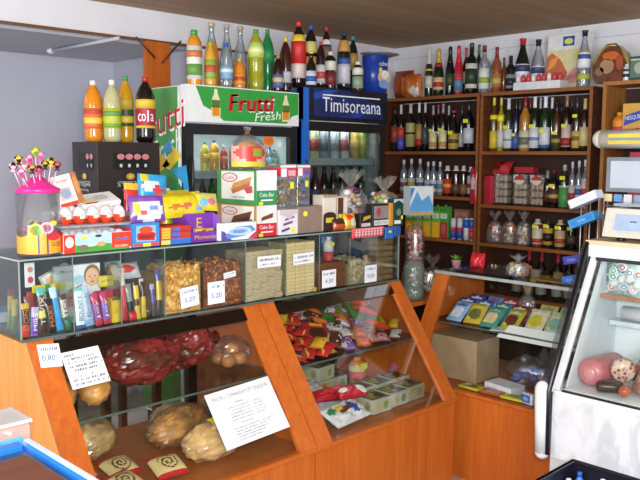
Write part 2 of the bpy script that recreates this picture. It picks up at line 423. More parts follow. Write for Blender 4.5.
# ------------------------------------------------------------------ sales counter: two wooden units with slanted glass
YT, ZT, YB, ZB = 2.83, .945, 2.415, .345
def slant(t, off=0):       # point on the slanted front, t from 0 at the bottom; off pushes it inwards
    L = math.hypot(YT - YB, ZT - ZB); ny, nz = (ZT - ZB) / L, -(YT - YB) / L
    return (YB + (YT - YB) * t + ny * off, ZB + (ZT - ZB) * t + nz * off)
SGLASS = clear('slanted_pane', '#fafcfb', .012, .28)
def counter_unit(x0, x1, label, shelfz, endm):
    t = empty('counter_unit', ((x0 + x1) / 2, 2.43, 0)); tag(t, label, 'counter', 'wooden display counter units'); w = (x1 - x0) / 2; O = 2.43
    def bl(mb, name, p=t): return mb.build(name, p)
    side = [(YT - O + .03, ZT), (3.30 - O, ZT), (3.30 - O, FZ), (.02, FZ), (.02, .33), (YB - O + .03, ZB)]
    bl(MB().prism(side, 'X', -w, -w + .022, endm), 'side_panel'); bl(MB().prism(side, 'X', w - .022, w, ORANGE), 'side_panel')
    for a, b in ((-w, -w + .095), (w - .095, w)):
        p = [slant(0), slant(1), (YT + .028, ZT), slant(0, .028)]
        bl(MB().prism([(y - O, z) for y, z in p], 'X', a, b, ORANGE if a > 0 or endm is ORANGE else ORANGE), 'stile')
    bl(MB().box(-w, w, .0, .02, FZ, .325, ORANGE), 'front_panel')
    bl(MB().box(-w, w, -.022, .03, .325, .345, ORANGE, c=.003), 'rail')
    bl(MB().box(-w + .022, w - .022, .03, .84, .32, .338, mat('#a8622e', .5)), 'base_board')
    bl(MB().box(-w + .022, w - .022, .79, .80, FZ, .32, ORANGE), 'back_panel')
    q = [slant(.01, .010), slant(.99, .010), slant(.99, .014), slant(.01, .014)]
    bl(MB().prism([(y - O, z) for y, z in q], 'X', -w + .09, w - .09, SGLASS), 'slanted_glass')
    tt = (shelfz - ZB) / (ZT - ZB); ys = slant(tt, .03)[0] - O
    mb = MB(); mb.box(-w + .024, w - .024, ys, .80, shelfz - .008, shelfz, clear('shelf_glass', '#dfe6e3', .03, .35)); mb.box(-w + .024, w - .024, ys - .003, ys, shelfz - .009, shelfz, GLASSEDGE)
    bl(mb, 'shelf')
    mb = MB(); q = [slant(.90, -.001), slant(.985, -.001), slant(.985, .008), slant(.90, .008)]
    mb.prism([(y - O, z) for y, z in q], 'X', -w + .095, w - .095, clear('smoked_band', '#6d7472', .06, .5)); bl(mb, 'top_band')  # see-through strip along the top of the slanted glass, darker than the pane
    return t
SH1, SH2 = .652, .652
UNIT1 = counter_unit(1.24, 2.372, 'orange wooden counter unit with slanted glass holding bread and two white price notes', SH1, ORANGELIT)
UNIT2 = counter_unit(2.378, 3.44, 'orange wooden counter unit with slanted glass holding sweets and boxed chocolates', SH2, ORANGE)

# upper glass case standing along both units
CX0, CX1, CY0, CY1, CZ0, CZ1 = 1.21, 3.425, 2.825, 3.27, .948, 1.262
t = CASE = empty('glass_case', (CX0, CY0, CZ0)); tag(t, 'long low glass case full of snack bars and bulk biscuits along the counter top', 'display case')
X = lambda v: v - CX0
g = .005; W, D, Hc = CX1 - CX0, CY1 - CY0, CZ1 - CZ0
mb = MB(); mb.box(0, W, 0, D, 0, .008, clear('case_floor', '#cfd6d3', .03, .3)); mb.box(0, W, -.004, 0, -.002, .008, GLASSEDGE); mb.build('bottom_pane', t)
mb = MB(); mb.box(0, W, 0, D, Hc - .008, Hc, GLASS); mb.box(0, W, -.003, 0, Hc - .007, Hc - .001, mat('#8a9894', .2)); mb.box(-.003, 0, 0, D, Hc - .007, Hc - .001, mat('#a8b4b0', .2)); mb.build('top_pane', t)
MB().box(0, W, 0, g, .008, Hc - .008, GLASS).build('front_pane', t)
for x in (0, W - g):
    mb = MB(); mb.box(x, x + g, g, D, .008, Hc - .008, GLASS); mb.box(x, x + g, .001, g + .001, .008, Hc - .008, mat('#93a09c', .2)); mb.build('side_pane', t)
mb = MB(); mb.box(0, W, D - g, D, .008, Hc - .008, clear('case_back', '#b4babc', .03, .3)); mb.build('back_pane', t)
PARTX = [PY(px, 290, CY0).x for px in (74, 122, 166, 246.5, 287, 320, 350.5, 377)]
for px in PARTX:
    mb = MB(); mb.box(X(px) - .002, X(px) + .002, g + .002, D - g - .002, .0085, Hc - .0085, GLASS); mb.box(X(px) - .002, X(px) + .002, .0055, g + .002, .0085, Hc - .0085, mat('#7f8b88', .2)); mb.build('partition', t)

# corner counter along the back wall
U3Y0, U3Y1 = 1.78, 2.885
t = CORNER = empty('corner_counter', (3.56, 2.3, 0)); tag(t, 'orange wooden corner counter with slanted glass in front of the bottle shelves', 'counter')
def u3(mb, name): o = mb.build(name, t); o.location = (-3.56, -2.3, 0); return o
side = [(3.86 + .03, .945), (4.36, .945), (4.36, FZ), (3.59, FZ), (3.59, .33), (3.59, .345)]
u3(MB().prism(side, 'Y', U3Y1 - .022, U3Y1, ORANGE), 'side_panel'); u3(MB().prism(side, 'Y', U3Y0, U3Y0 + .022, ORANGE), 'side_panel')
for a, b in ((U3Y1 - .10, U3Y1), (U3Y0, U3Y0 + .06)):
    u3(MB().prism([(3.56, .345), (3.86, .945), (3.888, .945), (3.588, .345)], 'Y', a, b, ORANGE), 'stile')
u3(MB().box(3.575, 3.595, U3Y0, U3Y1, FZ, .325, ORANGE), 'front_panel'); u3(MB().box(3.55, 3.60, U3Y0, U3Y1, .325, .345, ORANGE, c=.003), 'rail')
u3(MB().box(3.60, 4.35, U3Y0 + .022, U3Y1 - .022, .32, .338, mat('#a8622e', .5)), 'base_board')
u3(MB().prism([(3.572, .347), (3.868, .943), (3.872, .943), (3.576, .347)], 'Y', U3Y0 + .06, U3Y1 - .10, SGLASS), 'slanted_glass')
mb = MB(); mb.box(3.76, 4.34, U3Y0 + .024, U3Y1 - .024, .662, .67, clear('shelf_glass_corner', '#c8d2ce', .03, .5)); mb.box(3.757, 3.76, U3Y0 + .03, U3Y1 - .1, .661, .67, GLASSEDGE); u3(mb, 'shelf')
mb = MB(); mb.box(3.85, 4.36, U3Y0, U3Y1, .948, .957, clear('corner_top_glass', '#d0d8d4', .04, .6)); mb.box(3.84, 3.85, U3Y0, U3Y1, .942, .960, mat('#9aa09e', .3)); u3(mb, 'top_pane')

# ------------------------------------------------------------------ wall shelves
def bookcase(y0, y1, zs, label, x0=5.05, side=DARKWOOD, edge=SHELFEDGE, top=None):
    t = empty('shelving_unit', (x0, (y0 + y1) / 2, 0)); tag(t, label, 'shelves', 'wooden wall shelves'); w = (y1 - y0) / 2; d = 5.335 - x0
    top = zs[0]
    for s in (-1, 1):
        mb = MB(); mb.box(.001, d, s * w - (.024 if s > 0 else 0), s * w + (.024 if s < 0 else 0), FZ, top - .026, side); mb.box(-.001, .001, s * w - (.024 if s > 0 else 0), s * w + (.024 if s < 0 else 0), FZ, top - .026, edge); mb.build('side_panel', t)
    MB().box(d, d + .006, -w, w, FZ, top - .03, mat('#3a1c10', .6)).build('back_panel', t)
    for i, z in enumerate(zs):
        e = w if i == 0 else w - .025
        mb = MB(); mb.box(0, d - .001, -e, e, z - .025, z, side); mb.box(-.003, 0, -e, e, z - .025, z, edge); mb.build('shelf', t)
    return t
ZTOP, Z2, Z3L, Z3R, Z4, Z5 = 2.14, 1.70, 1.345, 1.298, 1.003, .62
bookcase(3.405, 4.40, (ZTOP, Z2, Z3L, Z4, Z5), 'dark brown shelves of wine, juice cartons and small bottles beside the blue cooler')
bookcase(2.50, 3.395, (ZTOP, Z2, Z3R, Z4, Z5), 'dark brown shelves of spirits and wrapped sweets left of the narrow dark gap')
bookcase(1.25, 2.425, (2.16, 1.745, 1.30, .9), 'lighter wood shelves holding yellow drink packs behind the weighing scale', 5.04, LIGHTWOOD, LIGHTWOOD)

# ------------------------------------------------------------------ drinks coolers
def cooler(x0, x1, y0, ztop, zh, label, bodym, framem, shelves, inner):
    t = empty('drinks_cooler', ((x0 + x1) / 2, y0, 0)); tag(t, label, 'fridge', 'glass-door drinks coolers'); w = (x1 - x0) / 2; d = .5
    mb = MB()
    for s in (-1, 1): mb.box(min(s * w, s * (w - .03)), max(s * w, s * (w - .03)), .05, d, .08, ztop, bodym)
    mb.box(-w + .03, w - .03, d - .03, d, .08, ztop, bodym); mb.box(-w + .03, w - .03, .05, d - .03, ztop - .03, ztop, bodym); mb.box(-w + .03, w - .03, .05, d - .03, .08, .2, bodym)
    im = mat(inner, .5, .04)
    mb.box(-w + .03, w - .03, d - .036, d - .03, .2, zh, im)
    for s in (-1, 1): mb.box(min(s * (w - .03), s * (w - .035)), max(s * (w - .03), s * (w - .035)), .06, d - .036, .2, zh, im)
    mb.box(-w + .03, w - .03, .05, d - .036, zh, zh + .01, im)
    mb.build('cabinet', t)
    MB().box(-w + .02, w - .02, .02, d - .02, FZ, .08, BLACK).build('base', t)
    fr = MB(); z0, z1 = .2, zh - .006
    for s in (-1, 1): fr.box(min(s * w, s * (w - .055)), max(s * w, s * (w - .055)), .005, .045, z0, z1, framem)
    fr.box(-w + .055, w - .055, .005, .045, z1 - .06, z1, framem); fr.box(-w + .055, w - .055, .005, .045, z0, z0 + .06, framem)
    dr = fr.build('door', t)
    MB().box(-w + .055, w - .055, .02, .026, z0 + .06, z1 - .06, DOORGLASS).build('glass', dr)
    MB().tube([(-w + .03, .005, 1.35), (-w + .03, -.022, 1.37), (-w + .03, -.022, 1.62), (-w + .03, .005, 1.64)], .008, framem).build('handle', dr)
    for z in shelves:
        mb = MB(); mb.box(-w + .037, w - .037, .07, d - .04, z - .006, z, mat('#c9ccd2', .4)); mb.box(-w + .037, w - .037, .066, .07, z - .035, z + .012, mat('#c3c8ce', .4)); mb.build('shelf', t)
    return t, w, d
t, w, d = cooler(2.54, 3.39, 3.65, 2.045, 1.84, 'white and green drinks cooler with fruit drink adverts below plastic bottles', WHITE, BLACK, (1.555, 1.2, .85, .5), '#c9ced2')
mb = MB(); hh = 2.05 - 1.842
mb.box(-w, w, -.012, .05, 1.842, 2.05, mat('#e4e6e4', .3, .03)); Mh = Matrix.Translation((0, .019 , 1.842)) @ face('F', 2 * w, .062, hh)
GR = mat('#2f9a3c', .35, .06); q = lambda a, b: (a * 2 * w, b * hh)
mb.poly(Mh, [q(.07, .97), q(.995, .97), q(.995, .35), q(.93, .28), q(.88, .06), q(.30, .06), q(.22, .30), q(.13, .45)], GR, .001)
for cx_, cy_ in ((.235, .52), (.87, .5)):
    mb.poly(Mh, [q(cx_ - .035, cy_ - .38), q(cx_ + .035, cy_ - .38), q(cx_ + .04, cy_ + .05), q(cx_ + .015, cy_ + .28), q(cx_ + .012, cy_ + .4), q(cx_ - .012, cy_ + .4), q(cx_ - .015, cy_ + .28), q(cx_ - .04, cy_ + .05)], mat('#e9dfae', .4), .0014)
    mb.rect(Mh, *q(cx_ - .03, cy_ - .33), *q(cx_ + .03, cy_ - .08), mat('#e08a1e', .4), .0018); mb.rect(Mh, *q(cx_ - .038, cy_ - .1), *q(cx_ + .038, cy_ + .1), mat('#4f7a35', .4), .0018)
mb.text(Mh, 'Frutti', *q(.555, .57), .40 * 2 * w, .48 * hh, mat('#ffffff', .4), .002, 0, .15); [mb.text(Mh, 'Frutti', *q(.55 + dx_, .60), .39 * 2 * w, .48 * hh, mat('#c3182a', .4), .0026 + abs(dx_) * .02, .04, .15) for dx_ in (-.008, 0, .008)]
mb.text(Mh, 'Fresh', *q(.70, .25), .24 * 2 * w, .24 * hh, mat('#eef4ee', .4), .003, .10, .3)
mb.build('header_sign', t)
# side advert
mb = MB(); Ml = Matrix.Translation((0, .05, 0)) @ face('L', 2 * w, 0, 1); Ml = Matrix(((0, 0, -1, -w), (-1, 0, 0, d), (0, 1, 0, 0), (0, 0, 0, 1)))   # x: from rear to front
mb.rect(Ml, 0, .09, d - .052, 2.04, mat('#4f9a48', .4, .12, 4), .002)
mb.rect(Ml, d - .075, .09, d - .052, 2.04, mat('#e2e6e4', .4), .0026)
sw = d - .052
mb.text(Ml, 'Frutti', sw * .60, 1.845, .47, .155, mat('#f2f2f2', .4), .003, .22, .2); mb.text(Ml, 'Frutti', sw * .585, 1.855, .46, .145, mat('#c3182a', .4), .0036, .22, .2)
mb.text(Ml, 'Fresh', sw * .70, 1.70, .30, .14, mat('#eef4ee', .4), .003, .30, .3)
mb.disc(Ml, sw * .66, 1.28, .24, .26, mat('#2c8a43', .3, .15), .003, 24); mb.disc(Ml, sw * .66, 1.28, .17, .19, mat('#3d9a50', .3, .15), .0034, 24)
for pts, c in (([(.2, 1.49), (.36, 1.60), (.44, 1.55), (.3, 1.47)], '#f2d52a'), ([(.12, 1.44), (.05, 1.53), (.22, 1.56), (.3, 1.5)], '#f0b81e'), ([(.3, 1.47), (.5, 1.5), (.53, 1.36), (.48, 1.25), (.46, 1.4)], '#3a9fd8'), ([(.02, 1.30), (.1, 1.45), (.15, 1.42), (.09, 1.30)], '#f2d52a'), ([(.2, 1.56), (.3, 1.66), (.34, 1.58)], '#3a9fd8')):
    mb.poly(Ml, [((x + .12) * sw / .55, y + .10) for x, y in pts], mat(c, .4), .004)
mb.build('side_advert', t)
t2, w2, d2 = cooler(3.43, 4.25, 3.65, 2.08, 1.885, 'black and blue beer cooler with a lettered header left of the wine shelves', mat('#1d4f9a', .35, .1), BLACK, (1.63, 1.28, .9, .5), '#b4bac2')
mb = MB(); hh = 2.1 - 1.887
mb.box(-w2, w2, -.012, .05, 1.887, 2.1, mat('#0c1020', .3)); Mh = Matrix.Translation((0, .019, 1.887)) @ face('F', 2 * w2, .062, hh); q = lambda a, b: (a * 2 * w2, b * hh)
mb.poly(Mh, [q(.12, .12), q(.95, .12), q(.93, .5), q(.5, .95), q(.10, .95)], mat('#15275e', .35, .5, 9), .001)
mb.poly(Mh, [q(.12, .6), q(.4, .95), q(.25, .95), q(.11, .8)], mat('#2346a0', .35, .3, 9), .0014); mb.poly(Mh, [q(.4, .12), q(.6, .12), q(.92, .5), q(.85, .6)], mat('#1c3a8c', .35, .3, 9), .0014)
mb.text(Mh, 'Timisoreana', *q(.56, .5), .70 * 2 * w2, .44 * hh, mat('#eceef4', .4), .002); mb.rect(Mh, *q(.21, .76), *q(.90, .80), mat('#eceef4', .4), .002)
mb.build('header_sign', t2)
MB().box(-w2, -w2 + .05, -.013, .04, .22, 2.09, mat('#1f63c2', .3, .15, 4)).build('edge_strip', t2)
sg = MB(); Ms = Matrix.Translation((2.965, 3.632, 0)) @ face('F', 0, 0, 0); ctr = PY(270, 141, 3.655); sg = MB()
for k in range(8):
    a = k * PI / 4; sg.disc(Matrix(((1,0,0,0),(0,0,-1,0),(0,1,0,0),(0,0,0,1))), math.cos(a) * .03, math.sin(a) * .022, .016, .014, mat('#e8842a', .5), .001 + .0001 * k, 8)
sg.disc(Matrix(((1,0,0,0),(0,0,-1,0),(0,1,0,0),(0,0,0,1))), 0, 0, .03, .02, mat('#d8701c', .5), .002, 10)
place(tag(sg.build('price_sticker'), 'orange flower-shaped paper sticker on the left cooler door', 'sticker'), (ctr.x, 3.668, ctr.z))
Mst = Matrix(((1,0,0,0),(0,0,-1,0),(0,1,0,0),(0,0,0,1))); sg = MB()
for k in range(6):
    a = k * PI / 6; sg.poly(Mst, [(math.cos(a) * .03, math.sin(a) * .03), (math.cos(a + .4) * .01, math.sin(a + .4) * .01), (-math.cos(a) * .03, -math.sin(a) * .03), (-math.cos(a + .4) * .01, -math.sin(a + .4) * .01)], mat('#e8ecee', .5), .001 + .0001 * k)
ctr = PY(281, 144, 3.655); place(tag(sg.build('star_sticker'), 'white star-shaped sticker beside the orange one on the left cooler door', 'sticker'), (ctr.x, 3.668, ctr.z))
# ------------------------------------------------------------------ cold display case, scale and gum rack at the right
KY1, KY0 = 1.745, .6
t = COLD = empty('refrigerated_case', (3.2, KY1, 0)); tag(t, 'white refrigerated meat case with slanted glass and marbled lower front', 'display fridge')
def kk(mb, name, p=None): o = mb.build(name, p or t); o.location = (-3.2, -KY1, 0) if p is None else (0, 0, 0); return o
WM = mat('#dde0e4', .25, .03); COLDW = mat('#dfe4ea', .4, .04)
marble = bpy.data.materials.new('grey_marbled_laminate'); marble.use_nodes = True; nt = marble.node_tree; b = nt.nodes['Principled BSDF']
n = nt.nodes.new('ShaderNodeTexNoise'); n.inputs['Scale'].default_value = 7; n.inputs['Detail'].default_value = 7; n.inputs['Distortion'].default_value = 1.6
tc = nt.nodes.new('ShaderNodeTexCoord'); mp = nt.nodes.new('ShaderNodeMapping'); mp.inputs['Scale'].default_value = (1, 1, .45); mp.inputs['Rotation'].default_value = (.7, 0, 0)
r = nt.nodes.new('ShaderNodeValToRGB'); r.color_ramp.elements[0].position = .42; r.color_ramp.elements[1].position = .56; r.color_ramp.elements[0].color = lin('#c6c8ce'); r.color_ramp.elements[1].color = lin('#dcdee4')
nt.links.new(tc.outputs['Object'], mp.inputs[0]); nt.links.new(mp.outputs[0], n.inputs['Vector']); nt.links.new(n.outputs['Fac'], r.inputs[0]); nt.links.new(r.outputs[0], b.inputs['Base Color']); b.inputs['Roughness'].default_value = .3
kk(MB().box(3.2, 3.235, KY0, KY1 - .03, .275, .575, marble), 'front_panel')
mb = MB(); mb.box(3.235, 4.0, KY0, KY1 - .03, .12, .56, WM); mb.box(3.3, 3.98, KY0, KY1 - .05, FZ, .12, BLACK); kk(mb, 'base')
# rounded white end with the black gasket
end = [(3.17, .30), (3.19, .272), (3.24, .268), (4.02, .268), (4.02, 1.255), (3.535, 1.255), (3.165, .60)]
mb = MB(); mb.prism(end, 'Y', KY1 - .006, KY1 + .022, clear('end_glass', '#eef4f6', .03, .4)); kk(mb, 'end_pane')
mb = MB(); mb.box(3.24, 4.02, KY1 - .03, KY1 - .006, .12, .60, WM); mb.tube([(3.172, KY1 + .0, .30), (3.155, KY1 + .0, .60)], .034, WM, 10); mb.ell((3.172, KY1, .30), (.034, .034, .034), WM); mb.ell((3.155, KY1, .60), (.034, .034, .04), WM); kk(mb, 'end_bumper')
mb = MB(); mb.tube([(3.160, KY1 - .034, .30), (3.150, KY1 - .034, .60), (3.522, KY1 - .008, 1.25)], .012, mat('#15161c', .3)); kk(mb, 'gasket')
mb = MB(); mb.prism([(3.20, .585), (3.56, 1.235), (3.575, 1.235), (3.215, .585)], 'Y', KY1 - .055, KY1 - .022, WM); kk(mb, 'glass_stile')
mb = MB(); mb.prism([(3.205, .585), (3.53, 1.165), (3.535, 1.165), (3.21, .585)], 'Y', KY0, KY1 - .055, GLASS); kk(mb, 'front_glass')
mb = MB(); mb.box(3.19, 3.24, KY0, KY1 - .04, .575, .598, WM); mb.box(3.187, 3.20, KY0, KY1 - .08, .598, .606, mat('#20222c', .3)); kk(mb, 'lower_frame')
mb = MB(); mb.box(3.508, 3.60, KY0, KY1 - .02, 1.185, 1.24, WM); mb.box(3.505, 3.57, KY0, KY1 - .06, 1.168, 1.185, mat('#23242e', .3)); kk(mb, 'upper_frame')
mb = MB(); mb.box(3.515, 4.22, KY0, KY1 - .0, 1.24, 1.262, mat('#d9c3a0', .4, .06)); kk(mb, 'top_board')
mb = MB(); mb.box(3.745, 3.765, KY0, KY1 - .03, .56, 1.24, COLDW); kk(mb, 'back_wall')
mb = MB(); mb.prism([(3.26, .60), (3.57, 1.165), (3.743, 1.165), (3.743, .60)], 'Y', KY1 - .065, KY1 - .058, mat('#dadfe8', .35, .04)); kk(mb, 'inner_end_wall')
mb = MB(); mb.box(3.235, 3.743, KY0, KY1 - .066, .575, .60, mat('#dfe3e8', .3)); kk(mb, 'display_floor')
mb = MB(); mb.box(3.56, 3.743, KY0, KY1 - .07, .995, 1.003, mat('#8f9799', .3)); mb.box(3.552, 3.56, KY0, KY1 - .07, .985, 1.006, mat('#a9775a', .4)); kk(mb, 'shelf')
mb = MB(); mb.box(3.655, 3.743, KY0, KY1 - .07, .84, .862, mat('#cfd8e2', .4)); kk(mb, 'shelf')

# weighing scale on the case
t = empty('weighing_scale', (3.62, 1.55, 1.262)); tag(t, 'beige electronic weighing scale with pale blue display on the white meat case', 'scale')
BE = mat('#cfccc0', .35, .04)
mb = MB(); mb.prism([(-.085, .022), (-.045, .155), (.22, .155), (.22, .022)], 'Y', -.24, .125, BE); mb.build('housing', t)
mb = MB(); mb.prism([(-.0755, .042), (-.0470, .14), (-.0490, .14), (-.0800, .042)], 'Y', -.22, .095, mat('#c6c8c4', .3)); mb.prism([(-.0770, .055), (-.0510, .13), (-.0530, .13), (-.0790, .055)], 'Y', -.20, .075, mat('#a4b8d6', .25)); dsp = mb.build('display', t)
mb = MB()
for y0, y1 in ((-.03, .0),): mb.box(-.0680, -.064, y0, y1, .094, .100, mat('#445066', .4))
mb.build('readout', dsp)
for x in (-.02, .18):
    for y in (-.2, .06): MB().lathe([(.022, 0), (.018, .01), (.014, .024)], BLACK, 10, Matrix.Translation((x, y, 0))).build('foot', t)
MB().box(-.03, .24, -.25, .1, .165, .178, mat('#aab4bc', .15, .05, metal=.5)).build('weighing_plate', t)
MB().box(.05, .15, -.12, -.02, .155, .165, BLACK).build('plate_support', t)
p = Vector((.13, -.02, 0)); zc = 1.747 - 1.262; y1 = 1.845 - 1.55; 
MB().tube([(.13, -.30, .10), (.13, -.30, zc - .04)], .016, BE, 10).build('pole', t)
MB().tube([(.13, -.30, .10), (.13, -.23, .10)], .016, BE, 10).build('pole_bracket', t)
mb = MB(); mb.tube([(.13, -.40, zc), (.13, y1 - .045, zc)], .046, BE, 14); mb.ell((.13, y1 - .045, zc), (.046, .046, .046), BE, 14, 8); hd = mb.build('display_head', t)
mb = MB(); Mf = Matrix(((0, 0, -1, .0832), (-1, 0, 0, y1 - .07), (0, 1, 0, zc - .03), (0, 0, 0, 1)))
mb.rect(Mf, .03, .004, .22, .022, mat('#c9b64a', .5), 0); mb.rect(Mf, .03, .022, .22, .036, mat('#7d8f8a', .5), 0); mb.rect(Mf, .03, .036, .22, .054, mat('#d8c044', .5), 0)
mb.rect(Mf, .222, .004, .4, .022, mat('#3f86cc', .5), 0); mb.rect(Mf, .222, .022, .4, .036, mat('#b9ad54', .5), 0); mb.rect(Mf, .222, .036, .4, .054, mat('#4a92d4', .5), 0)
mb.build('key_strip', hd)

# pale framed panel and price-card rack behind the scale
a, b = PX(607, 160, 4.08), PX(640, 190, 4.08)
mb = MB(); y0, y1 = 1.2, a.y; z0, z1 = 1.475, 1.475 + .20; z1 = a.z + .015; z0 = PX(620, 192, 4.08).z
mb.box(4.08, 4.10, y0, y1, z0, z1, mat('#858b92', .3)); pn = mb.build('monitor'); tag(pn, 'flat screen with a pale blank face behind the weighing scale', 'screen')
MB().box(4.075, 4.08, y0 + .02, y1 - .025, z0 + .022, z1 - .02, mat('#c9d2e0', .2, .08, 2)).build('screen', pn)
MB().box(4.085, 4.115, 1.35, 1.42, 1.264, z0, BLACK).build('stand', pn); MB().box(4.02, 4.19, 1.28, 1.5, 1.2625, 1.27, BLACK).build('stand_base', pn)
t = empty('card_rack', (3.9, 1.5, 1.262)); tag(t, 'chrome wire rack clipped with small price cards behind the scale', 'rack')
mb = MB(); zr = PX(610, 197, 3.9).z - 1.262; y1 = PX(604, 200, 3.9).y - 1.5
for z in (zr, zr - .045, zr - .10): mb.tube([(0, y1, z), (0, -.35, z)], .0035, SILVER)
for y in (y1, y1 - .1, y1 - .2, -.3): mb.tube([(0, y, 0), (0, y, zr)], .0035, SILVER)
mb.build('wire_frame', t)
for k, c in enumerate(('#d8c8a0', '#5f9ad0', '#d6dae2', '#8ea0c0')): MB().box(-.006, -.004, y1 - .045 - k * .052, y1 - .003 - k * .052, zr - .022, zr + .016, mat(c, .5)).build('price_card', t)

t = empty('gum_rack', (3.84, 1.93, .957)); tag(t, 'thin wire gum stand at the end of the corner counter', 'rack')
mb = MB(); zt = PX(580, 196, 3.84).z - .957; ya = PX(580, 240, 3.84).y - 1.93; yb = PX(599, 200, 3.84).y - 1.93
for y in (ya, yb):
    for x in (0, .10): mb.tube([(x, y, .001), (x, y, zt)], .003, SILVER)
mb.build('wire_frame', t)
for k, (pa, pb, c, tilt) in enumerate((((575, 205), (604, 190), '#d3dcec', .42), ((572, 226), (600, 210), '#3f97d8', .42))):
    z = PX(588, (pa[1] + pb[1]) / 2, 3.84).z; y = PX(588, 200, 3.84).y; L = .16 if k == 0 else .15
    o = carton('gum_box', 'tilted %s chewing gum box, %s on the wire gum stand' % (('white', 'topmost') if k == 0 else ('sky blue', 'second from the top')), 'box', L, .085, .045, c, (3.835, y, z - .03), BACK, [('F', [('r', .08, .15, .92, .85, '#e8eef6' if k == 0 else '#2f7fcc'), ('t', 'Orbit', .5, .5, .30, .34, '#5a86c4' if k == 0 else '#bcd8f0')])], 'gum boxes on the wire stand')
    o.matrix_world = Matrix.Translation((3.835, y, z - .03)) @ Matrix.Rotation(BACK, 4, 'Z') @ Matrix.Rotation(-tilt, 4, 'Y')
for k, (px, py, c) in enumerate(((573, 260, '#3a3fa8'), (572, 280, '#3a6fc8'))):
    p = PX(px, py, 3.93)
    o = carton('gum_pack', 'small %s gum pack clipped low on the wire gum stand' % ('violet' if k == 0 else 'bright blue'), 'packet', .10, .02, .045, c, p, 0, [('F', [('t', 'Orbit', .5, .5, .5, .36, '#aebce0')])], 'gum packs low on the wire stand')
    o.matrix_world = Matrix.Translation(p - Vector((0, 0, .02))) @ Matrix.Rotation(BACK, 4, 'Z') @ Matrix.Rotation(-.25, 4, 'Y')

# chest freezer lid at the lower left, crate at the lower right
t = empty('chest_freezer', (.5, 1.6, 0)); tag(t, 'chest freezer with bright blue rim and glass lid at the lower left', 'freezer')
BLU = mat('#1e6fd8', .25, .06)
MB().box(-.7, .40, -.8, .48, FZ, .80, WHITE).build('cabinet', t)
mb = MB(); mb.box(.385, .42, -.8, .50, .80, .85, BLU, c=.008); mb.box(-.7, .385, .465, .50, .80, .85, BLU, c=.008); mb.box(-.7, .385, -.8, -.765, .80, .85, BLU, c=.008); mb.build('rim', t)
MB().box(.392, .408, -.8, .49, .85, .853, mat('#cfe4fa', .2)).build('rim_trim', t)
MB().box(-.7, .384, -.764, .464, .825, .832, clear('freezer_glass', '#bcd4ea', .08, .6, body='#5d7f9a', bodyw=.35)).build('glass_lid', t)
MB().box(-.7, .40, .50, .72, .70, .765, WHITE).build('rear_ledge', t)
brn = wood('brown_board', '#5e3526', '#74462f', 'X', .5, .6)
o = MB().box(-.6, .36, -.7, .395, 0, .012, brn, c=.002).build('wooden_board'); place(tag(o, 'dark brown board lying on the blue-rimmed freezer', 'board'), (.5, 1.6, .8535))
o.location = (.5, 1.6, .8325)
t = empty('plastic_tub', (.845, 2.20, .766)); tag(t, 'small clear pink plastic box with a blue-topped label behind the freezer', 'box')
PK = clear('pink_plastic', '#f2d8d0', .10, .6, .08, '#eec0b0', .55)
MB().box(-.09, .09, -.07, .07, 0, .115, PK, c=.006).build('body', t); MB().box(-.094, .094, -.074, .074, .1155, .128, clear('tub_lid', '#ffffff', .1, .6, .1, '#eef0f4', .6), c=.004).build('lid', t)
mb = MB(); mb.box(-.06, .06, -.0752, -.0745, .05, .085, mat('#58a8dc', .5)); mb.box(-.06, .06, -.0752, -.0745, .025, .05, PAPER); mb.build('label_sticker', t)

t = empty('bottle_crate', (2.99, 1.33, 0)); tag(t, 'black plastic bottle crate on the floor before the white meat case', 'crate')
mb = MB(); BP = mat('#1c1a26', .35)
for s in (-1, 1):
    mb.box(-.20, .20, s * .265 - .006, s * .265 + .006, .02, .30, BP); mb.box(s * .197 - .006, s * .197 + .006, -.265, .265, .02, .30, BP)
    mb.box(-.207, .207, s * .265 - .012, s * .265 + .012, .285, .30, BP, c=.003); mb.box(s * .197 - .012, s * .197 + .012, -.27, .27, .285, .30, BP, c=.003)
mb.box(-.2, .2, -.265, .265, 0, .02, BP); [mb.box(sx - .02, sx + .02, sy - .02, sy + .02, FZ, .0, BP) for sx in (-.17, .17) for sy in (-.23, .23)]; mb.build('shell', t)
mb = MB()
for x in (-.1, 0, .1): mb.box(x - .002, x + .002, -.258, .258, .02, .18, BP)
for y in (-.16, -.055, .05, .155): mb.box(-.19, .19, y - .002, y + .002, .02, .18, BP)
mb.build('dividers', t)
cr = [(584, 474, '#2f5fd0', '#3f7fd8'), (570, 478, '#e0e2e6', '#dfe6ea'), (607, 479, '#e4e6ea', '#d8dcd8'), (620, 482, '#3f6fd0', '#4f86c8')]
for n, (px, py, cap, bd) in enumerate(cr):
    p = PZ(px, py, .27); gx = 2.99 + min((-.15, -.05, .05, .15), key=lambda v: abs(v + 2.99 - p.x)); gy = 1.33 + min((-.21, -.107, -.002, .103, .21), key=lambda v: abs(v + 1.33 - p.y))
    bottle('water_bottle', '%s capped bottle, %s from the left in the black floor crate' % ('blue' if cap.startswith('#2') or cap.startswith('#3') else 'white', ORD[n]), (gx, gy, .021), .25, .032, 'pet', bd, cap, [(.35, .55, '#e8ecf2')], group='bottles in the floor crate')

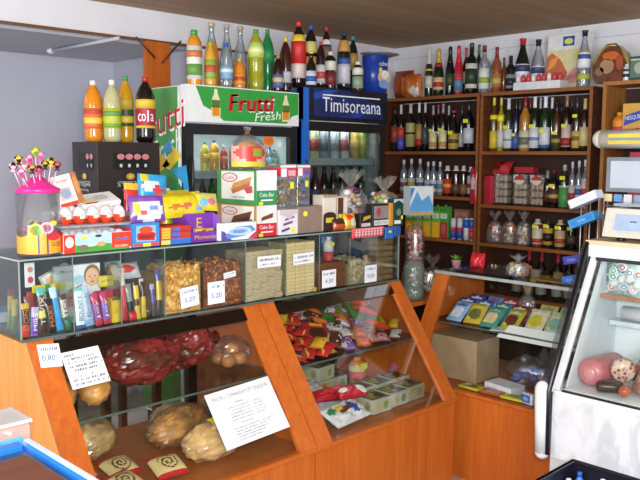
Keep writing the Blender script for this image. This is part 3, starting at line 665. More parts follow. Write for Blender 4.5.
# ------------------------------------------------------------------ bottles on the wall shelves
DKG = '#101812'; DKB = '#15100e'; BRN = '#4a230f'
rowx(5.15, ZTOP + .001, 'top shelf', [
 (428.5, 47, 8, 'champagne', '#1c2a18', '#c9ccc6', [(.18, .42, '#d8d4c0'), (.52, .56, '#d8c93a')], 'green sparkling wine bottle with silver foil'),
 (438, 49, 10.5, 'champagne', '#1a2412', '#c89a3a', [(.14, .40, '#d9c48a'), (.2, .30, '#b8322a'), (.62, .68, '#a8262a')], 'sparkling wine bottle with gold foil and red band', {'cap0': .70}),
 (449.5, 47, 9, 'champagne', '#0f1010', '#15161a', [(.2, .45, '#3a4a28')], 'black foil sparkling wine bottle'),
 (458, 46, 9, 'champagne', '#b02030', '#c8283a', [(.08, .42, '#4f7f9a'), (.30, .40, '#c03a3a')], 'bright red party bottle with blue label'),
 (465.3, 48, 7, 'wine', '#3a1210', '#c0283a', [(.25, .5, '#c8b898')], 'red capsule wine bottle', {'dx': .08}),
 (470.8, 43.5, 12, 'spirit', '#10180f', '#16301c', [(.12, .60, '#d9d8d0'), (.2, .5, '#2c3a2c')], 'square shouldered dark bottle with framed white label', {'cap0': .84}),
 (478, 45, 7, 'wine', '#182818', '#1f6a34', [(.2, .5, '#9aa890')], 'green capped bottle', {'dx': .08}),
 (483.5, 46, 10.5, 'spirit', CLEARB, '#6a1a24', [(.10, .52, '#dfe4dc'), (.22, .34, '#9ab04a')], 'clear bottle with white label and maroon cap'),
 (490.5, 60, 7, 'spirit', CLEARB, '#c9ccd0', [], 'small clear bottle with silver cap', {'dx': .07}),
 (496, 47.5, 9.5, 'wine', '#8a4a2c', '#7c2228', [(.12, .42, '#b07840'), (.2, .32, '#c8a860')], 'amber liqueur bottle with dark red neck', {'cap0': .76}),
 (503.3, 58, 6, 'wine', '#7a3a20', '#5c2a1c', [], 'slim amber bottle', {'dx': .07}),
 (510, 56, 9.5, 'spirit', '#121212', '#14161c', [(.10, .48, '#8c9090'), (.18, .38, '#22262a')], 'black bottle with silver grey label', {'cap0': .76}),
 (521.5, 39, 14.5, 'carafe', '#141a16', '#c02430', [(.14, .52, '#e2e2ea'), (.38, .50, '#343c6a')], 'red capped vermouth bottle with white label', {'cap0': .88, 'dx': .06}),
 (537, 40, 13, 'carafe', CLEARB, '#1e2440', [(.14, .48, '#e0e0e8'), (.34, .46, '#3a426a')], 'clear vermouth bottle with navy cap', {'cap0': .88, 'dx': .06}),
 (583, 31, 13, 'carafe', CLEARB, '#22263c', [(.34, .62, '#e4e6ee'), (.50, .58, '#3a5aa0'), (.14, .24, '#b8b44a')], 'tall clear bottle with navy cap and white label', {'cap0': .90}),
], 'bottles on the top wall shelf')
L = 'second shelf, left bay'
rowx(5.14, Z2 + .001, L, [
 (394.5, 106, 8, 'wine', DKB, '#16161a', [(.2, .55, '#8c4434')], 'black wine bottle with reddish label'),
 (400.5, 105, 7, 'wine', DKB, '#c9ccd4', [(.05, .30, '#5058c0'), (.30, .52, '#c8483a')], 'slim bottle with blue and red stripe'),
 (410, 104, 9.5, 'wine', '#15180c', '#b8b4a0', [(.10, .60, '#a8a468'), (.36, .40, '#22200e')], 'wine bottle with olive green label'),
 (418.5, 103, 7, 'wine', '#1a1410', '#d8dce4', [(.15, .56, '#b08a4a'), (.12, .25, '#b83028')], 'wine bottle with gold and red label'),
 (424.5, 103, 6.5, 'wine', '#14100e', '#c9ccd6', [(.15, .50, '#4c4c58')], 'dark wine bottle with grey label'),
 (432.5, 106, 8, 'wine', DKB, '#8a8a9a', [(.06, .44, '#d8cf9a'), (.10, .2, '#c08a5a')], 'dark wine bottle with rounded cream label', {'price': .46}),
 (437.5, 105, 6, 'wine', '#180c0c', '#a05a64', [], 'plain dark bottle with pinkish capsule', {'dx': .09}),
 (442.3, 104, 8, 'wine', DKB, '#9a7a88', [(.06, .44, '#d8cf9a'), (.10, .2, '#c08a5a')], 'black wine bottle with cream label', {'price': .46}),
 (448, 106, 6, 'wine', '#180c0c', '#aab0b8', [], 'plain dark bottle with grey capsule', {'dx': .09}),
 (453, 111, 10, 'carafe', '#12100c', '#b02a3a', [(.06, .44, '#b89a4a'), (.2, .3, '#5a4418')], 'broad dark bottle with gold square label', {'price': .46}),
 (461, 106, 6, 'wine', '#101012', '#26262c', [(.1, .4, '#b0b0a8')], 'dark bottle with narrow pale label', {'dx': .05}),
 (468, 101, 10.5, 'wine', '#0c0f10', '#1a2024', [(.16, .46, '#c2c4cc')], 'tall black bottle with slanted white label', {'price': .60}),
], 'wine bottles on the second shelf of the left bay')
L = 'second shelf, right bay'
rowx(5.14, Z2 + .001, L, [
 (493, 98, 8, 'spirit', '#5a3a14', '#d8c44a', [(.06, .38, '#d8b82e'), (.60, .68, '#e0d030')], 'brandy bottle with bright yellow label', {'cap0': .86}),
 (500, 98, 7, 'spirit', '#9c8420', '#c9c46a', [(.08, .40, '#c8c8c0'), (.56, .68, '#e4dc22')], 'yellow necked bottle with white label', {'cap0': .86}),
 (507.5, 99, 9.5, 'wine', '#26301c', '#c2c6d0', [(.06, .42, '#ced0d6'), (.2, .24, '#8a90a0')], 'white capsule bottle with wide white label', {'price': .46}),
 (515, 100, 7.5, 'wine', '#141c3c', '#14181c', [(.06, .36, '#4a5a90')], 'navy bottle with diagonal label', {'price': .32}),
 (518.5, 100, 6, 'wine', '#101410', '#22442a', [], 'plain green bottle with dark capsule', {'dx': .09}),
 (524, 97, 11, 'wine', '#a8702a', '#7c2430', [(.06, .38, '#c4c4a8'), (.12, .26, '#6a705a')], 'amber bottle with maroon capsule'),
 (529, 98, 6, 'wine', '#14100c', '#9a2c38', [], 'plain dark bottle with red capsule', {'dx': .09}),
 (533.5, 97, 10, 'wine', '#122012', '#d6dae4', [(.06, .44, '#d2d4dc'), (.2, .26, '#7a86b0')], 'green bottle with white capsule and pale label', {'price': .46}),
 (539, 98, 6, 'wine', '#122012', '#c9cdd8', [], 'green bottle with white capsule set behind', {'dx': .09}),
 (544, 97, 10.5, 'wine', '#143016', '#dfe2ea', [(.06, .44, '#cfd6da'), (.06, .12, '#3a5a9a')], 'green bottle with white capsule and blue edged label', {'price': .38}),
 (550.5, 98, 7, 'wine', '#142a14', '#d2d6e0', [], 'plain green bottle with white capsule', {'dx': .07}),
 (555.5, 103, 9, 'wine', '#4a2c14', '#241c18', [(.06, .34, '#3c4428'), (.18, .26, '#a88c4a')], 'brown bottle with dark green label', {'price': .38}),
 (560, 103, 6, 'wine', '#301c12', '#1c1816', [], 'slim plain brown bottle', {'dx': .09}),
 (565.3, 96, 9.5, 'wine', '#20100e', '#8a6a5a', [(.08, .48, '#c8b0a4'), (.10, .24, '#a02c2c')], 'dark bottle with red and white label', {'price': .46}),
 (570.2, 98, 6, 'wine', '#1a1614', '#3a3630', [], 'plain dark bottle with brown capsule', {'dx': .09}),
 (575.5, 98, 9, 'wine', '#2a1a0e', '#2c3038', [(.06, .38, '#c8b05a'), (.2, .28, '#8a5a2a')], 'dark bottle with straw yellow label', {'price': .66}),
 (583.5, 99, 10, 'wine', '#2a1c10', '#c2aa6a', [(.10, .46, '#cfc08a')], 'bottle with cream capsule and cream label'),
], 'spirits on the second shelf of the right bay')
L = 'third shelf, left bay'
its = [(403.5, 160, 7.5, '#b8bcc0', '#7a4a4a'), (411, 159, 7.5, '#c4c0a8', '#b0a040'), (419.5, 159, 8, '#c0c4c8', '#3a5a8a'), (427.5, 162, 7, '#b8b8bc', '#8a9098'), (433, 161.5, 7.5, '#d0d4d4', '#4a7aa8'), (439.5, 162, 7, '#b4b8bc', '#6a7a8a')]
rowx(5.14, Z3L + .001, L, [(p, t, w, 'spirit', CLEARB, '#c9ccd0', [(.10, .46, a), (.2, .34, b)], 'small clear spirit bottle with %s label' % d) for (p, t, w, a, b), d in zip(its, ('rose', 'yellow', 'navy', 'grey', 'light blue', 'slate'))] + [
 (447, 166, 9, 'jug', '#2c100c', '#c9c9cc', [(.08, .58, '#b83a30'), (.28, .4, '#e0a03a')], 'squat dark bottle with red square label', {'cap0': .84}),
 (455.5, 166, 9, 'jug', '#24120c', '#c4c4c6', [(.1, .40, '#5a4028')], 'squat brown bottle with white cap', {'cap0': .84}),
 (463, 166, 7.5, 'jug', '#26140e', '#c9c6c2', [(.08, .4, '#7a5a34')], 'squat dark bottle with tan label', {'cap0': .84}),
 (470, 167, 6.5, 'jug', '#3a1818', '#d0d0d2', [(.1, .7, '#c8c4c4'), (.3, .45, '#a83038')], 'small bottle with white and red label', {'cap0': .84}),
], 'small bottles on the third shelf of the left bay')
L = 'third shelf, right bay'
rowx(5.13, Z3R + .001, L, [
 (546.5, 171, 8, 'wine', '#1a0f0c', '#8a8e92', [(.15, .45, '#4a2a20')], 'dark brown bottle partly hidden'),
 (553, 170, 10, 'spirit', '#1c100c', '#5a2024', [(.14, .50, '#5c3024'), (.25, .35, '#c0a060')], 'dark liqueur bottle with brown label', {'price': .58}),
 (563.5, 165, 10.5, 'spirit', '#22301a', '#a8acb0', [(.02, .48, '#4f9a52'), (.48, .52, '#c8d0b0')], 'herbal liqueur bottle with bright green label', {'price': .70}),
], 'liqueurs on the third shelf of the right bay')
rowx(5.10, Z3R + .001, 'beside the gum stand', [
 (571, 162, 6.5, 'spirit', CLEARB, '#c8ccd4', [(.1, .5, '#c8b4b8'), (.2, .34, '#a83a44')], 'slim clear bottle with red and white label'),
 (577.5, 161, 6.5, 'spirit', CLEARB, '#d4d8e0', [(.1, .5, '#b4bcc8'), (.3, .42, '#3a5a9a')], 'slim clear bottle with blue and white label'),
 (583.5, 160, 6, 'spirit', CLEARB, '#e0e2e6', [(.1, .62, '#d0c4c8'), (.30, .42, '#c03a4a')], 'slim clear bottle with white neck band'),
], 'slim bottles by the gum stand')
rowx(5.13, Z4 + .001, 'fourth shelf, right bay', [
 (537, 219, 10.5, 'jug', '#7a3a1c', '#c8c4c0', [(.10, .66, '#d8ccb4'), (.16, .30, '#b83a2a')], 'amber flask with cream label', {'price': .74, 'cap0': .82}),
 (547.5, 218, 10, 'jug', '#241408', '#3a3030', [(.10, .66, '#c8a83a'), (.22, .5, '#2a1c0c')], 'dark bottle with yellow framed label', {'price': .74, 'cap0': .82}),
 (559.5, 220, 10.5, 'jug', '#3a1c10', '#cbb88a', [(.08, .64, '#c8b07a'), (.2, .36, '#a84a2a')], 'brown flask with tan and red label', {'price': .74, 'cap0': .84}),
 (571, 221, 9, 'jug', '#141210', '#1c1a1a', [(.2, .5, '#4a4428')], 'black flask with dull label', {'price': .74}),
], 'flasks on the fourth shelf of the right bay')
rowx(5.13, Z5 + .001, 'lowest shelf', [
 (516.5, 251, 10, 'wine', '#0f0f0e', '#1a1a1c', [(.10, .44, '#c2bba8')], 'black capsule wine bottle'),
 (528, 251, 10, 'wine', '#120f0e', '#a82a34', [(.06, .44, '#c8b43a')], 'red capsule wine bottle with yellow label'),
 (540.5, 252, 10.5, 'wine', '#120f0e', '#982834', [(.10, .40, '#d4d4d8')], 'red capsule wine bottle with white label'),
 (556.5, 253, 10.5, 'wine', '#120f0e', '#b02c34', [(.10, .40, '#d8d8dc')], 'bright red capsule wine bottle with white label', {'price': .52}),
 (568, 255, 10, 'wine', '#14100e', '#1a1618', [(.10, .40, '#c8c4b4')], 'dark capsule wine bottle with cream label', {'price': .52}),
], 'wine bottles on the lowest shelf')
p = PX(527, 271, 5.05); mb = MB()
for k in range(8): mb.disc(Mst, .038 * math.cos(k * PI / 4), .038 * math.sin(k * PI / 4), .02, .02, mat('#e0622a', .5), .001 + k * .0001, 8)
mb.disc(Mst, 0, 0, .04, .04, mat('#d8542a', .5), .002); mb.text(Mst, 'vin', 0, 0, .05, .018, mat('#f0c8a8', .6), .003)
place(tag(mb.build('price_sign'), 'orange flower-shaped price card before the wine bottles on the lowest shelf', 'sign'), (5.045, p.y, p.z), BACK)

# crisp bag bundle, gift tins and packs on the top shelf
def packet(name, label, cat, w, h, t, fn, loc, rz=0, rx=0, ry=0, group=None, seed=0, crimp=.06, nx=12, nz=12, wob=.12, crinkle=0):
    o = MB().pillow(w, h, t, fn, None, nx, nz, crimp, wob, seed, crinkle).build(name); tag(o, label, cat, group)
    o.matrix_world = Matrix.Translation(loc) @ Matrix.Rotation(rz, 4, 'Z') @ Matrix.Rotation(rx, 4, 'X') @ Matrix.Rotation(ry, 4, 'Y'); return o
def bands(*cs):     # colours stacked from bottom to top: (upper limit, colour)
    ms = [(z, mat(c, .3, .15, 30)) for z, c in cs]
    def fn(u, v, front):
        for z, m in ms:
            if v <= z: return m
        return ms[-1][1]
    return fn
def spots(base, *sp):   # base colour with elliptical patches (u,v,ru,rv,colour); the last that fits wins
    b = mat(base, .3, .15, 30); ms = [(u, v, a, c, mat(k, .3, .15, 30)) for u, v, a, c, k in sp]
    def fn(u, v, front):
        r = b
        if front:
            for cu, cv, a, c, m in ms:
                if ((u - cu) / a) ** 2 + ((v - cv) / c) ** 2 <= 1: r = m
        return r
    return fn
p = onx(402, 5.16, ZTOP)
packet('snack_bag', 'shiny brown bag on the top shelf beside the blue cooler', 'bag', .20, .235, .13, spots('#8c3a22', (.3, .5, .2, .3, '#a84a28'), (.75, .4, .2, .4, '#c8682a')), (5.19, p.y, ZTOP + .002), BACK, seed=1)
p = onx(414, 5.12, ZTOP)
packet('snack_bag', 'orange snack bag with white corner on the top shelf', 'bag', .17, .19, .09, spots('#c8662a', (.7, .25, .25, .22, '#dcd4c8'), (.35, .5, .12, .3, '#e08a3a')), (5.11, p.y, ZTOP + .002), BACK, seed=2)
a, b = PX(518, 72, 5.1), PX(564, 84, 5.1)
mb = MB(); w = a.y - b.y
t = carton('bottle_tray', 'shrink-wrapped white tray of small red-lettered drinks on the top shelf', 'tray', w, .12, .055, '#d8dade', (5.10, (a.y + b.y) / 2, ZTOP + .001), BACK)
for k in range(9):
    o = MB().lathe([(.016, 0), (.017, .03), (.012, .05), (.009, .055)], mat('#c8444a' if k % 3 else '#dfd8da', .3), 10).build('mini_bottle'); tag(o, 'small red and white drink in the shrink-wrapped tray on the top shelf', 'bottle', 'small drinks in the white tray'); place(o, (5.075, a.y - .02 - k * (w - .04) / 8, ZTOP + .057))
a, b = PX(546, 33, 5.22), PX(588, 84, 5.22); w = a.y - b.y; h = PX(566, 33, 5.22).z - ZTOP
carton('chocolate_box', 'big white and yellow chocolate gift box leaning on the top shelf', 'box', w, .03, h, '#dedee0', (5.25, (a.y + b.y) / 2, ZTOP + .001), BACK, [('F', [('r', .0, .0, 1, .72, '#d8cfa0'), ('p', [(0, .05), (.35, .05), (.5, .3), (.32, .55), (.12, .68), (0, .6)], '#c86a4a'), ('p', [(.02, .35), (.2, .45), (.28, .62), (.1, .55)], '#e0a04a'), ('p', [(.35, .1), (.75, .12), (.95, .3), (.9, .5), (.6, .35)], '#d4929a'), ('t', 'Ciocolata', .62, .24, .5, .10, '#b03a44', .2), ('e', .75, .62, .1, .05, '#e0d23a'), ('r', .36, .78, .62, .95, '#2c4a9a'), ('e', .49, .86, .1, .055, '#c8d46a'), ('r', .0, .0, .55, .06, '#b83040')])], rx=-.05)
# brown gift cake with gold lid
p = onx(610, 5.0, 2.162); mb = MB(); yw = PX(593, 70, 5.05).y - PX(629, 70, 5.05).y; hz = PX(610, 44, 5.05).z - 2.162
dome = [(-.5 * yw, .05), (-.5 * yw, .5 * hz), (-.32 * yw, .82 * hz), (-.1 * yw, .99 * hz), (.12 * yw, .99 * hz), (.33 * yw, .8 * hz), (.5 * yw, .45 * hz), (.5 * yw, .05), (.4 * yw, 0), (-.4 * yw, 0)]
mb.prism(dome, 'Y', -.05, .05, mat('#6a3a24', .2, .4, 20, coat=.4))
Mg = Matrix(((1,0,0,0),(0,0,-1,-.05),(0,1,0,0),(0,0,0,1)))
mb.disc(Mg, -.1 * yw, .42 * hz, .2 * yw, .2 * hz, mat('#a88468', .4)); mb.disc(Mg, .0, .7 * hz, .24 * yw, .12 * hz, mat('#c8642a', .4)); mb.disc(Mg, .25 * yw, .5 * hz, .1 * yw, .2 * hz, mat('#a8502a', .4)); mb.disc(Mg, -.3 * yw, .3 * hz, .12 * yw, .12 * hz, mat('#8a6a5a', .4))
o = mb.build('gift_pack'); tag(o, 'rounded brown gift pack with gold rim above the right cabinet', 'gift pack'); place(o, (5.13, p.y + .04, 2.162), BACK)
mb = MB(); mb.tube([(a_[0], -.045, a_[1]) for a_ in dome[1:8]], .011, mat('#c9b060', .25, .1, metal=.4)); mb.build('gold_rim', o)
p = onx(622, 5.0, 2.161); bottle('salt_shaker', 'small white bottle with dark bands in front of the brown gift pack', (5.06, p.y, 2.161), .105, .021, 'jug', '#cfd2d8', '#e0e2e6', [(.2, .4, '#2a2c34'), (.55, .7, '#3a3a44')])
carton('tea_box', 'dark green box at the right end above the light cabinet', 'box', .17, .1, .15, '#2c4a3a', (5.10, onx(640, 5.1, 2.16).y - .03, 2.161), BACK, [('F', [('r', .06, .1, .94, .9, '#5c7a6a'), ('e', .4, .5, .2, .25, '#a8b8a8'), ('r', .06, .82, .94, .9, '#b8c0a0')])])

# right cabinet: drink powder packs
p = onx(616, 5.08, 1.747)
bottle('cocoa_tin', 'orange and yellow tin on the light cabinet shelf', (5.12, p.y, 1.748), .21, .046, 'jug', '#e08a1e', '#d8a030', [(.08, .8, '#e0902a'), (.25, .55, '#c8506a'), (.0, .12, '#4a3a3a')], cat='tin')
p = onx(631, 5.05, 1.747)
carton('cocoa_pack', 'yellow cocoa drink pack with blue lettering on the light cabinet shelf', 'packet', .15, .06, .265, '#d8a84a', (5.10, p.y, 1.748), BACK, [('F', [('r', 0, 0, 1, .38, '#b07848'), ('e', .45, .2, .28, .14, '#e0d0b0'), ('e', .7, .3, .15, .1, '#7a4a2a'), ('p', [(.08, .45), (.9, .6), (.95, .85), (.12, .70)], '#3a4fb0'), ('t', 'NESQUIK', .5, .65, .72, .12, '#e8ecf4', .13), ('e', .95, .6, .14, .1, '#d03a6a')])])
carton('cocoa_pack', 'yellow pack with red base at the frame edge on the light cabinet shelf', 'packet', .12, .06, .34, '#e0c23a', (5.09, onx(648, 5.05, 1.747).y - .01, 1.748), BACK, [('F', [('r', 0, 0, 1, .3, '#d07030')])])
carton('cocoa_pack', 'low dark packet lying under the yellow packs in the light cabinet', 'packet', .2, .1, .05, '#5a2a2a', (5.12, onx(630, 5.05, 1.30).y, 1.302), BACK)
carton('snack_box', 'pink box peeking over the scale display head', 'box', .14, .1, .34, '#c84a6a', (5.12, onx(636, 5.05, 1.30).y, 1.36 - .005), BACK)

# third shelf right bay: red bags, candle, biscuit trays
p = onx(492, 5.10, Z3R)
carton('red_candle', 'tall plain red box left of the wrapped biscuit trays', 'box', .055, .05, PX(489, 176, 5.08).z - Z3R, '#b01c30', (5.09, onx(489, 5.09, Z3R).y, Z3R + .001), BACK)
packet('snack_bag', 'red and dark glossy snack bag resting above the tall red box', 'bag', .15, .12, .045, spots('#b82a30', (.3, .5, .2, .3, '#7a1c24'), (.7, .35, .2, .2, '#d84a4a'), (.5, .8, .2, .1, '#38202a')), (5.18, onx(499, 5.18, Z3R).y, PX(496, 174, 5.18).z), BACK, rx=-.6, seed=3)
packet('hanging_wrapper', 'slim red wrapper hanging at the shelf divider', 'wrapper', .06, .27, .02, spots('#a82a34', (.5, .6, .3, .2, '#c8b0b0')), (5.03, onx(473, 5.03, Z3R).y, Z3R + .0), BACK, seed=4)
carton('snack_box', 'dark red narrow box right of the shelf divider', 'box', .05, .06, .2, '#5a2024', (5.12, onx(486.5, 5.12, Z3R).y - .003, Z3R + .001), BACK, [('F', [('r', .2, .5, .8, .9, '#8a4a4a')])])
WAF = mat('#b9a184', .6, .25, 40)
for n, (px, c) in enumerate(((503, '#b0a090'), (522, '#b8a48c'), (539, '#b49c84'))):
    p = onx(px, 5.16, Z3R); w = .12
    t = empty('biscuit_tray', (5.16, p.y, Z3R + .001), BACK); tag(t, 'clear wrapped biscuit tray on the third shelf, %s' % ('nearest the red box', 'in the middle of three', 'nearest the dark liqueur bottles')[n], 'biscuits', 'clear wrapped biscuit trays')
    for k in range(3 if n else 4):
        for j in range(3):
            MB().box(-.05 + j * .034, -.05 + j * .034 + .03, -.04, .04, .012 + k * .055, .055 + k * .055, mat(c, .7, .25, 60), c=.006).build('biscuit', t)
    MB().box(-w / 2, w / 2, -.05, .05, .0, .24, FILM, c=.01).build('wrapping', t)
    if n: 
        mb = MB(); Mq = Matrix.Translation((0, -.0515, .19)) @ Mst; mb.disc(Mq, 0, 0, .042, .034, mat('#d8ccb0', .5), .001, 18); mb.poly(Mq, [(.042 * math.cos(a * PI / 9), .034 * math.sin(a * PI / 9)) for a in range(10)], mat('#b03a30', .5), .0016); mb.build('brand_sticker', t)
a = onx(523, 5.2, Z3R)
carton('snack_box', 'flat red box lying on top of the wrapped biscuit trays', 'box', .16, .08, .045, '#a8262e', (5.18, onx(525, 5.18, Z3R).y, Z3R + .243), BACK)

# fourth shelf: juice cartons, brown box, energy drink cans, cellophane sweets
for n, (px, c1, c2) in enumerate(((411, '#58a83a', '#d87a24'), (419.5, '#63b03e', '#e0a020'), (428.5, '#5fae3c', '#e8a41c'), (437.5, '#66b440', '#e8b020'), (445.5, '#4a9a38', '#a83a3a'))):
    p = onx(px, 5.12, Z4); h = PX(px, 205, 5.12).z - Z4; w = 8.4 * proj(p)[2] / F * 1.12
    t = carton('juice_carton', 'green topped juice carton with %s lower half, %s from the left' % (('orange', 'golden', 'golden', 'golden', 'dark red')[n], ORD[n]), 'carton', w, .06, h - .012, c1, (5.12, p.y, Z4 + .001), BACK,
        [('F', [('r', 0, 0, 1, .5, c2), ('e', .5, .30, .3, .16, '#f0c030' if n < 4 else '#c85a5a'), ('r', .1, .62, .9, .78, '#e4ead8'), ('t', 'suc', .5, .70, .5, .1, '#2f7a2c'), ('r', 0, .86, 1, 1, '#3f8c30')])], 'juice cartons on the fourth shelf')
    MB().lathe([(.012, 0), (.012, .012)], mat('#3f9a34', .3), 10, Matrix.Translation((0, -.005, h - .012))).build('cap', t)
for n, (px, c1, c2) in enumerate(((453, '#c4cad6', '#2c50b0'), (459.5, '#c9ced8', '#2c50b0'), (466, '#3058b8', '#c8ccd6'), (471.3, '#3a5ab4', '#b83a44'))):
    p = onx(px, 5.10, Z4); h = PX(px, 218, 5.1).z - Z4
    bottle('energy_drink_can', 'tall %s energy drink can, %s of four beside the shelf divider' % ('silver and blue' if n < 2 else 'blue', ORD[n]), p + Vector((0, 0, .001)), h, .0215, 'can', '#b4bac4', None, [(.05, .5, c2), (.5, .93, c1), (.40, .56, '#c8343c' if n != 2 else '#d8dce4')], group='energy drink cans on the fourth shelf', cat='can')
carton('coffee_box', 'brown box standing behind the energy drink cans', 'box', .145, .07, .235, '#8a5a48', (5.22, onx(463, 5.22, Z4).y, Z4 + .001), BACK, [('F', [('r', .1, .6, .9, .9, '#a87a64'), ('t', 'cafea', .5, .76, .6, .14, '#5a2a20')])])
def sweets_bag(name, label, loc, r, h, cols, seed, group=None, n=26, neck=True, film=None, cat='bag of sweets', fill=.55, big=1):
    film = film or FILM2; rnd = random.Random(seed); t = empty(name, loc); tag(t, label, cat, group)
    mb = MB()
    for k in range(n):
        a = rnd.uniform(0, 2 * PI); q = rnd.uniform(.1, .8) * r; z = rnd.uniform(.05, fill) * h
        e = r * rnd.uniform(.18, .32) * big; q = min(q, r * .92 - e)
        mb.ell((q * math.cos(a), q * math.sin(a), max(z, e)), (e, e * .8, e * .7), mat(rnd.choice(cols), .25, .1), 7, 5)
    s = mb.build('sweets', t); s['kind'] = 'stuff'
    mb = MB(); pr = [(.85, 0), (1, .08), (1.02, .35), (.9, .55), (.55, .68), (.14, .74)] if neck else [(.9, 0), (1, .1), (1, .8), (.8, .95), (.3, 1)]
    if neck:
        seg = 26; V = []; Fc = []
        for i, (a, b) in enumerate(pr + [(.45, .88), (.7, 1.0)]):
            for k in range(seg):
                an = 2 * PI * k / seg; rr = a * r * (1 + (.22 if i >= 6 else .06) * math.sin(an * 5 + seed) + .05 * math.sin(an * 9 + i))
                V.append((rr * math.cos(an), rr * math.sin(an), b * h + (.06 * h * math.sin(an * 4 + seed) if i == 7 else 0)))
        for i in range(7):
            for k in range(seg): Fc.append((i * seg + k, i * seg + (k + 1) % seg, (i + 1) * seg + (k + 1) % seg, (i + 1) * seg + k))
        mb.add(V, Fc, film, False)
    else: mb.lathe([(a * r, b * h) for a, b in pr], film, 18)
    mb.build('wrapping', t); return t
for n, (px, r, cols) in enumerate(((494.5, .058, ['#d8d4d0', '#c8343c', '#e0dcd8', '#b8483c']), (509, .056, ['#c8a060', '#d8c8b0', '#b07a3a', '#c84a3a']), (523, .056, ['#d8d4d4', '#c83a40', '#d8c4a8', '#e0d040']))):
    p = onx(px, 5.13, Z4); sweets_bag('sweets_bag', 'cellophane bag of %s sweets with tied top on the fourth shelf' % ('white and red', 'golden brown', 'red, white and yellow')[n], p + Vector((0, 0, .001)), r, PX(px, 212, 5.13).z - Z4, cols, n + 3, 'cellophane sweet bags on the fourth shelf', 40, fill=.62, big=1.2)

# ------------------------------------------------------------------ bottles on the coolers and inside them
ZF = 2.052
rowy(3.80, ZF, 'atop green cooler', [
 (194.5, 30.5, 15.5, 'jug', '#d88a2a', '#3f9a3c', [(.13, .72, '#dcdcd4'), (.2, .4, '#6a9a4a'), (.52, .64, '#c87a4a')], 'white labelled juice bottle with green cap', {'seg': 8}),
 (212, 23.5, 15, 'carafe', '#d07f1c', '#b8a070', [(.1, .4, '#c88a2a')], 'tall glass bottle of orange drink', {'dy': .12, 'level': .72}),
 (210.5, 43, 12, 'pet', '#d8a03a', '#8ab83a', [(.2, .62, '#8fae4a'), (.34, .5, '#c85a3a')], 'small fruit drink bottle with green and red label', {'dy': -.02}),
 (227, 25, 13, 'carafe', CLEARB, '#a8a090', [], 'tall empty clear glass bottle', {'dy': .12}),
 (226.5, 43.5, 13, 'pet', CLEARB, '#2f4fb0', [(.22, .5, '#7ab0d0'), (.36, .44, '#e0e8ec')], 'small water bottle with blue cap', {'dy': -.02}),
 (240.5, 27, 13, 'carafe', CLEARB, '#b09a70', [], 'tall clear glass bottle, brown cap', {'dy': .12}),
 (239.5, 59, 12, 'pet', '#d8802a', '#e0c020', [(.15, .55, '#e0903a'), (.3, .42, '#b8442a')], 'short orange fizzy drink bottle', {'dy': -.02}),
 (256, 30, 16.5, 'pet', '#9a9a1e', '#4a9a3c', [(.55, .80, '#b8cc6a'), (.62, .72, '#dfe8a0')], 'large yellow green soda bottle', {}),
 (267.5, 30, 13, 'pet', '#1f7a44', '#2f8a3c', [(.5, .72, '#2a9a50')], 'large dark green soda bottle', {'dy': .12}),
 (278, 56, 11, 'pet', '#2a1410', '#c07a3a', [(.15, .5, '#5a6a9a'), (.3, .42, '#c8b890')], 'short dark cola bottle', {'dy': -.02}),
 (285.5, 38, 12, 'pet', '#3a1814', '#d8c030', [(.2, .4, '#b8bcc8')], 'brown beer bottle with yellow cap', {'dy': .0}),
], 'bottles on the green cooler')
ZG = 2.102
rowy(3.72, ZG, 'atop blue cooler', [
 (298.5, 22, 15, 'pet', '#241012', '#d8343c', [(.36, .70, '#c8282c'), (.70, .80, '#e0c23a'), (.14, .36, '#d8c4c0')], 'large cola bottle with red and yellow label', {'dy': .08}),
 (310.5, 25.5, 13.5, 'pet', '#1a1214', '#3a50a8', [(.15, .5, '#c89a5a'), (.18, .3, '#b8c0d8'), (.56, .74, '#b8b46a')], 'large cola bottle with blue cap', {'dy': .06}),
 (311, 52, 10.5, 'beer', '#1c1214', '#d8c23a', [(.05, .45, '#d0d4e0'), (.15, .3, '#3a5aa8')], 'small dark bottle with white and blue label', {'dy': -.03}),
 (320.5, 42, 9.5, 'pet', '#221214', '#b82a30', [(.1, .5, '#c8c4c4'), (.2, .35, '#b84a4a')], 'dark bottle with red cap', {'dy': -.01}),
 (326, 27, 10.5, 'pet', '#2a1416', '#c02a34', [(.3, .7, '#7a5a54'), (.72, .8, '#e0d8d8')], 'tall dark cola bottle with red cap', {'dy': .12}),
 (330, 52, 12, 'jug', '#241812', '#d4d0c4', [(.5, .75, '#d4d0c0'), (.1, .45, '#7a2c2c')], 'squat dark bottle with cream label', {'dy': .0}),
 (343.5, 32, 13, 'pet', '#141418', '#27324a', [(.12, .45, '#c4c0cc'), (.45, .55, '#3a58a0'), (.66, .86, '#b88a4a')], 'tall dark bottle with navy cap and blue band', {'dy': .02}),
 (352.5, 36.5, 10, 'pet', '#1c1c1a', '#1f8a8c', [(.4, .7, '#a8843a')], 'dark bottle with teal cap', {'dy': .12}),
 (357.5, 62, 11, 'jug', '#281c14', '#d8d8c8', [(.55, .8, '#d0d0c4'), (.1, .5, '#8aa08a')], 'short bottle with pale shoulder label', {'dy': -.02}),
], 'bottles on the black cooler')
a, b = ony(367, 3.74, ZG), ony(386.5, 3.74, ZG); zt = PY(376, 56, 3.74).z
t = empty('blue_tub', ((a.x + b.x) / 2, 3.76, ZG)); tag(t, 'blue printed sweets tub under a silver tray on the black cooler', 'tub'); rr = (b.x - a.x) / 2; hh = zt - ZG
mb = MB(); mb.lathe([(rr * .9, 0), (rr, hh)], mat('#1f3f9a', .3, .12), 20, sy=.8); mb.build('body', t)
mb = MB()
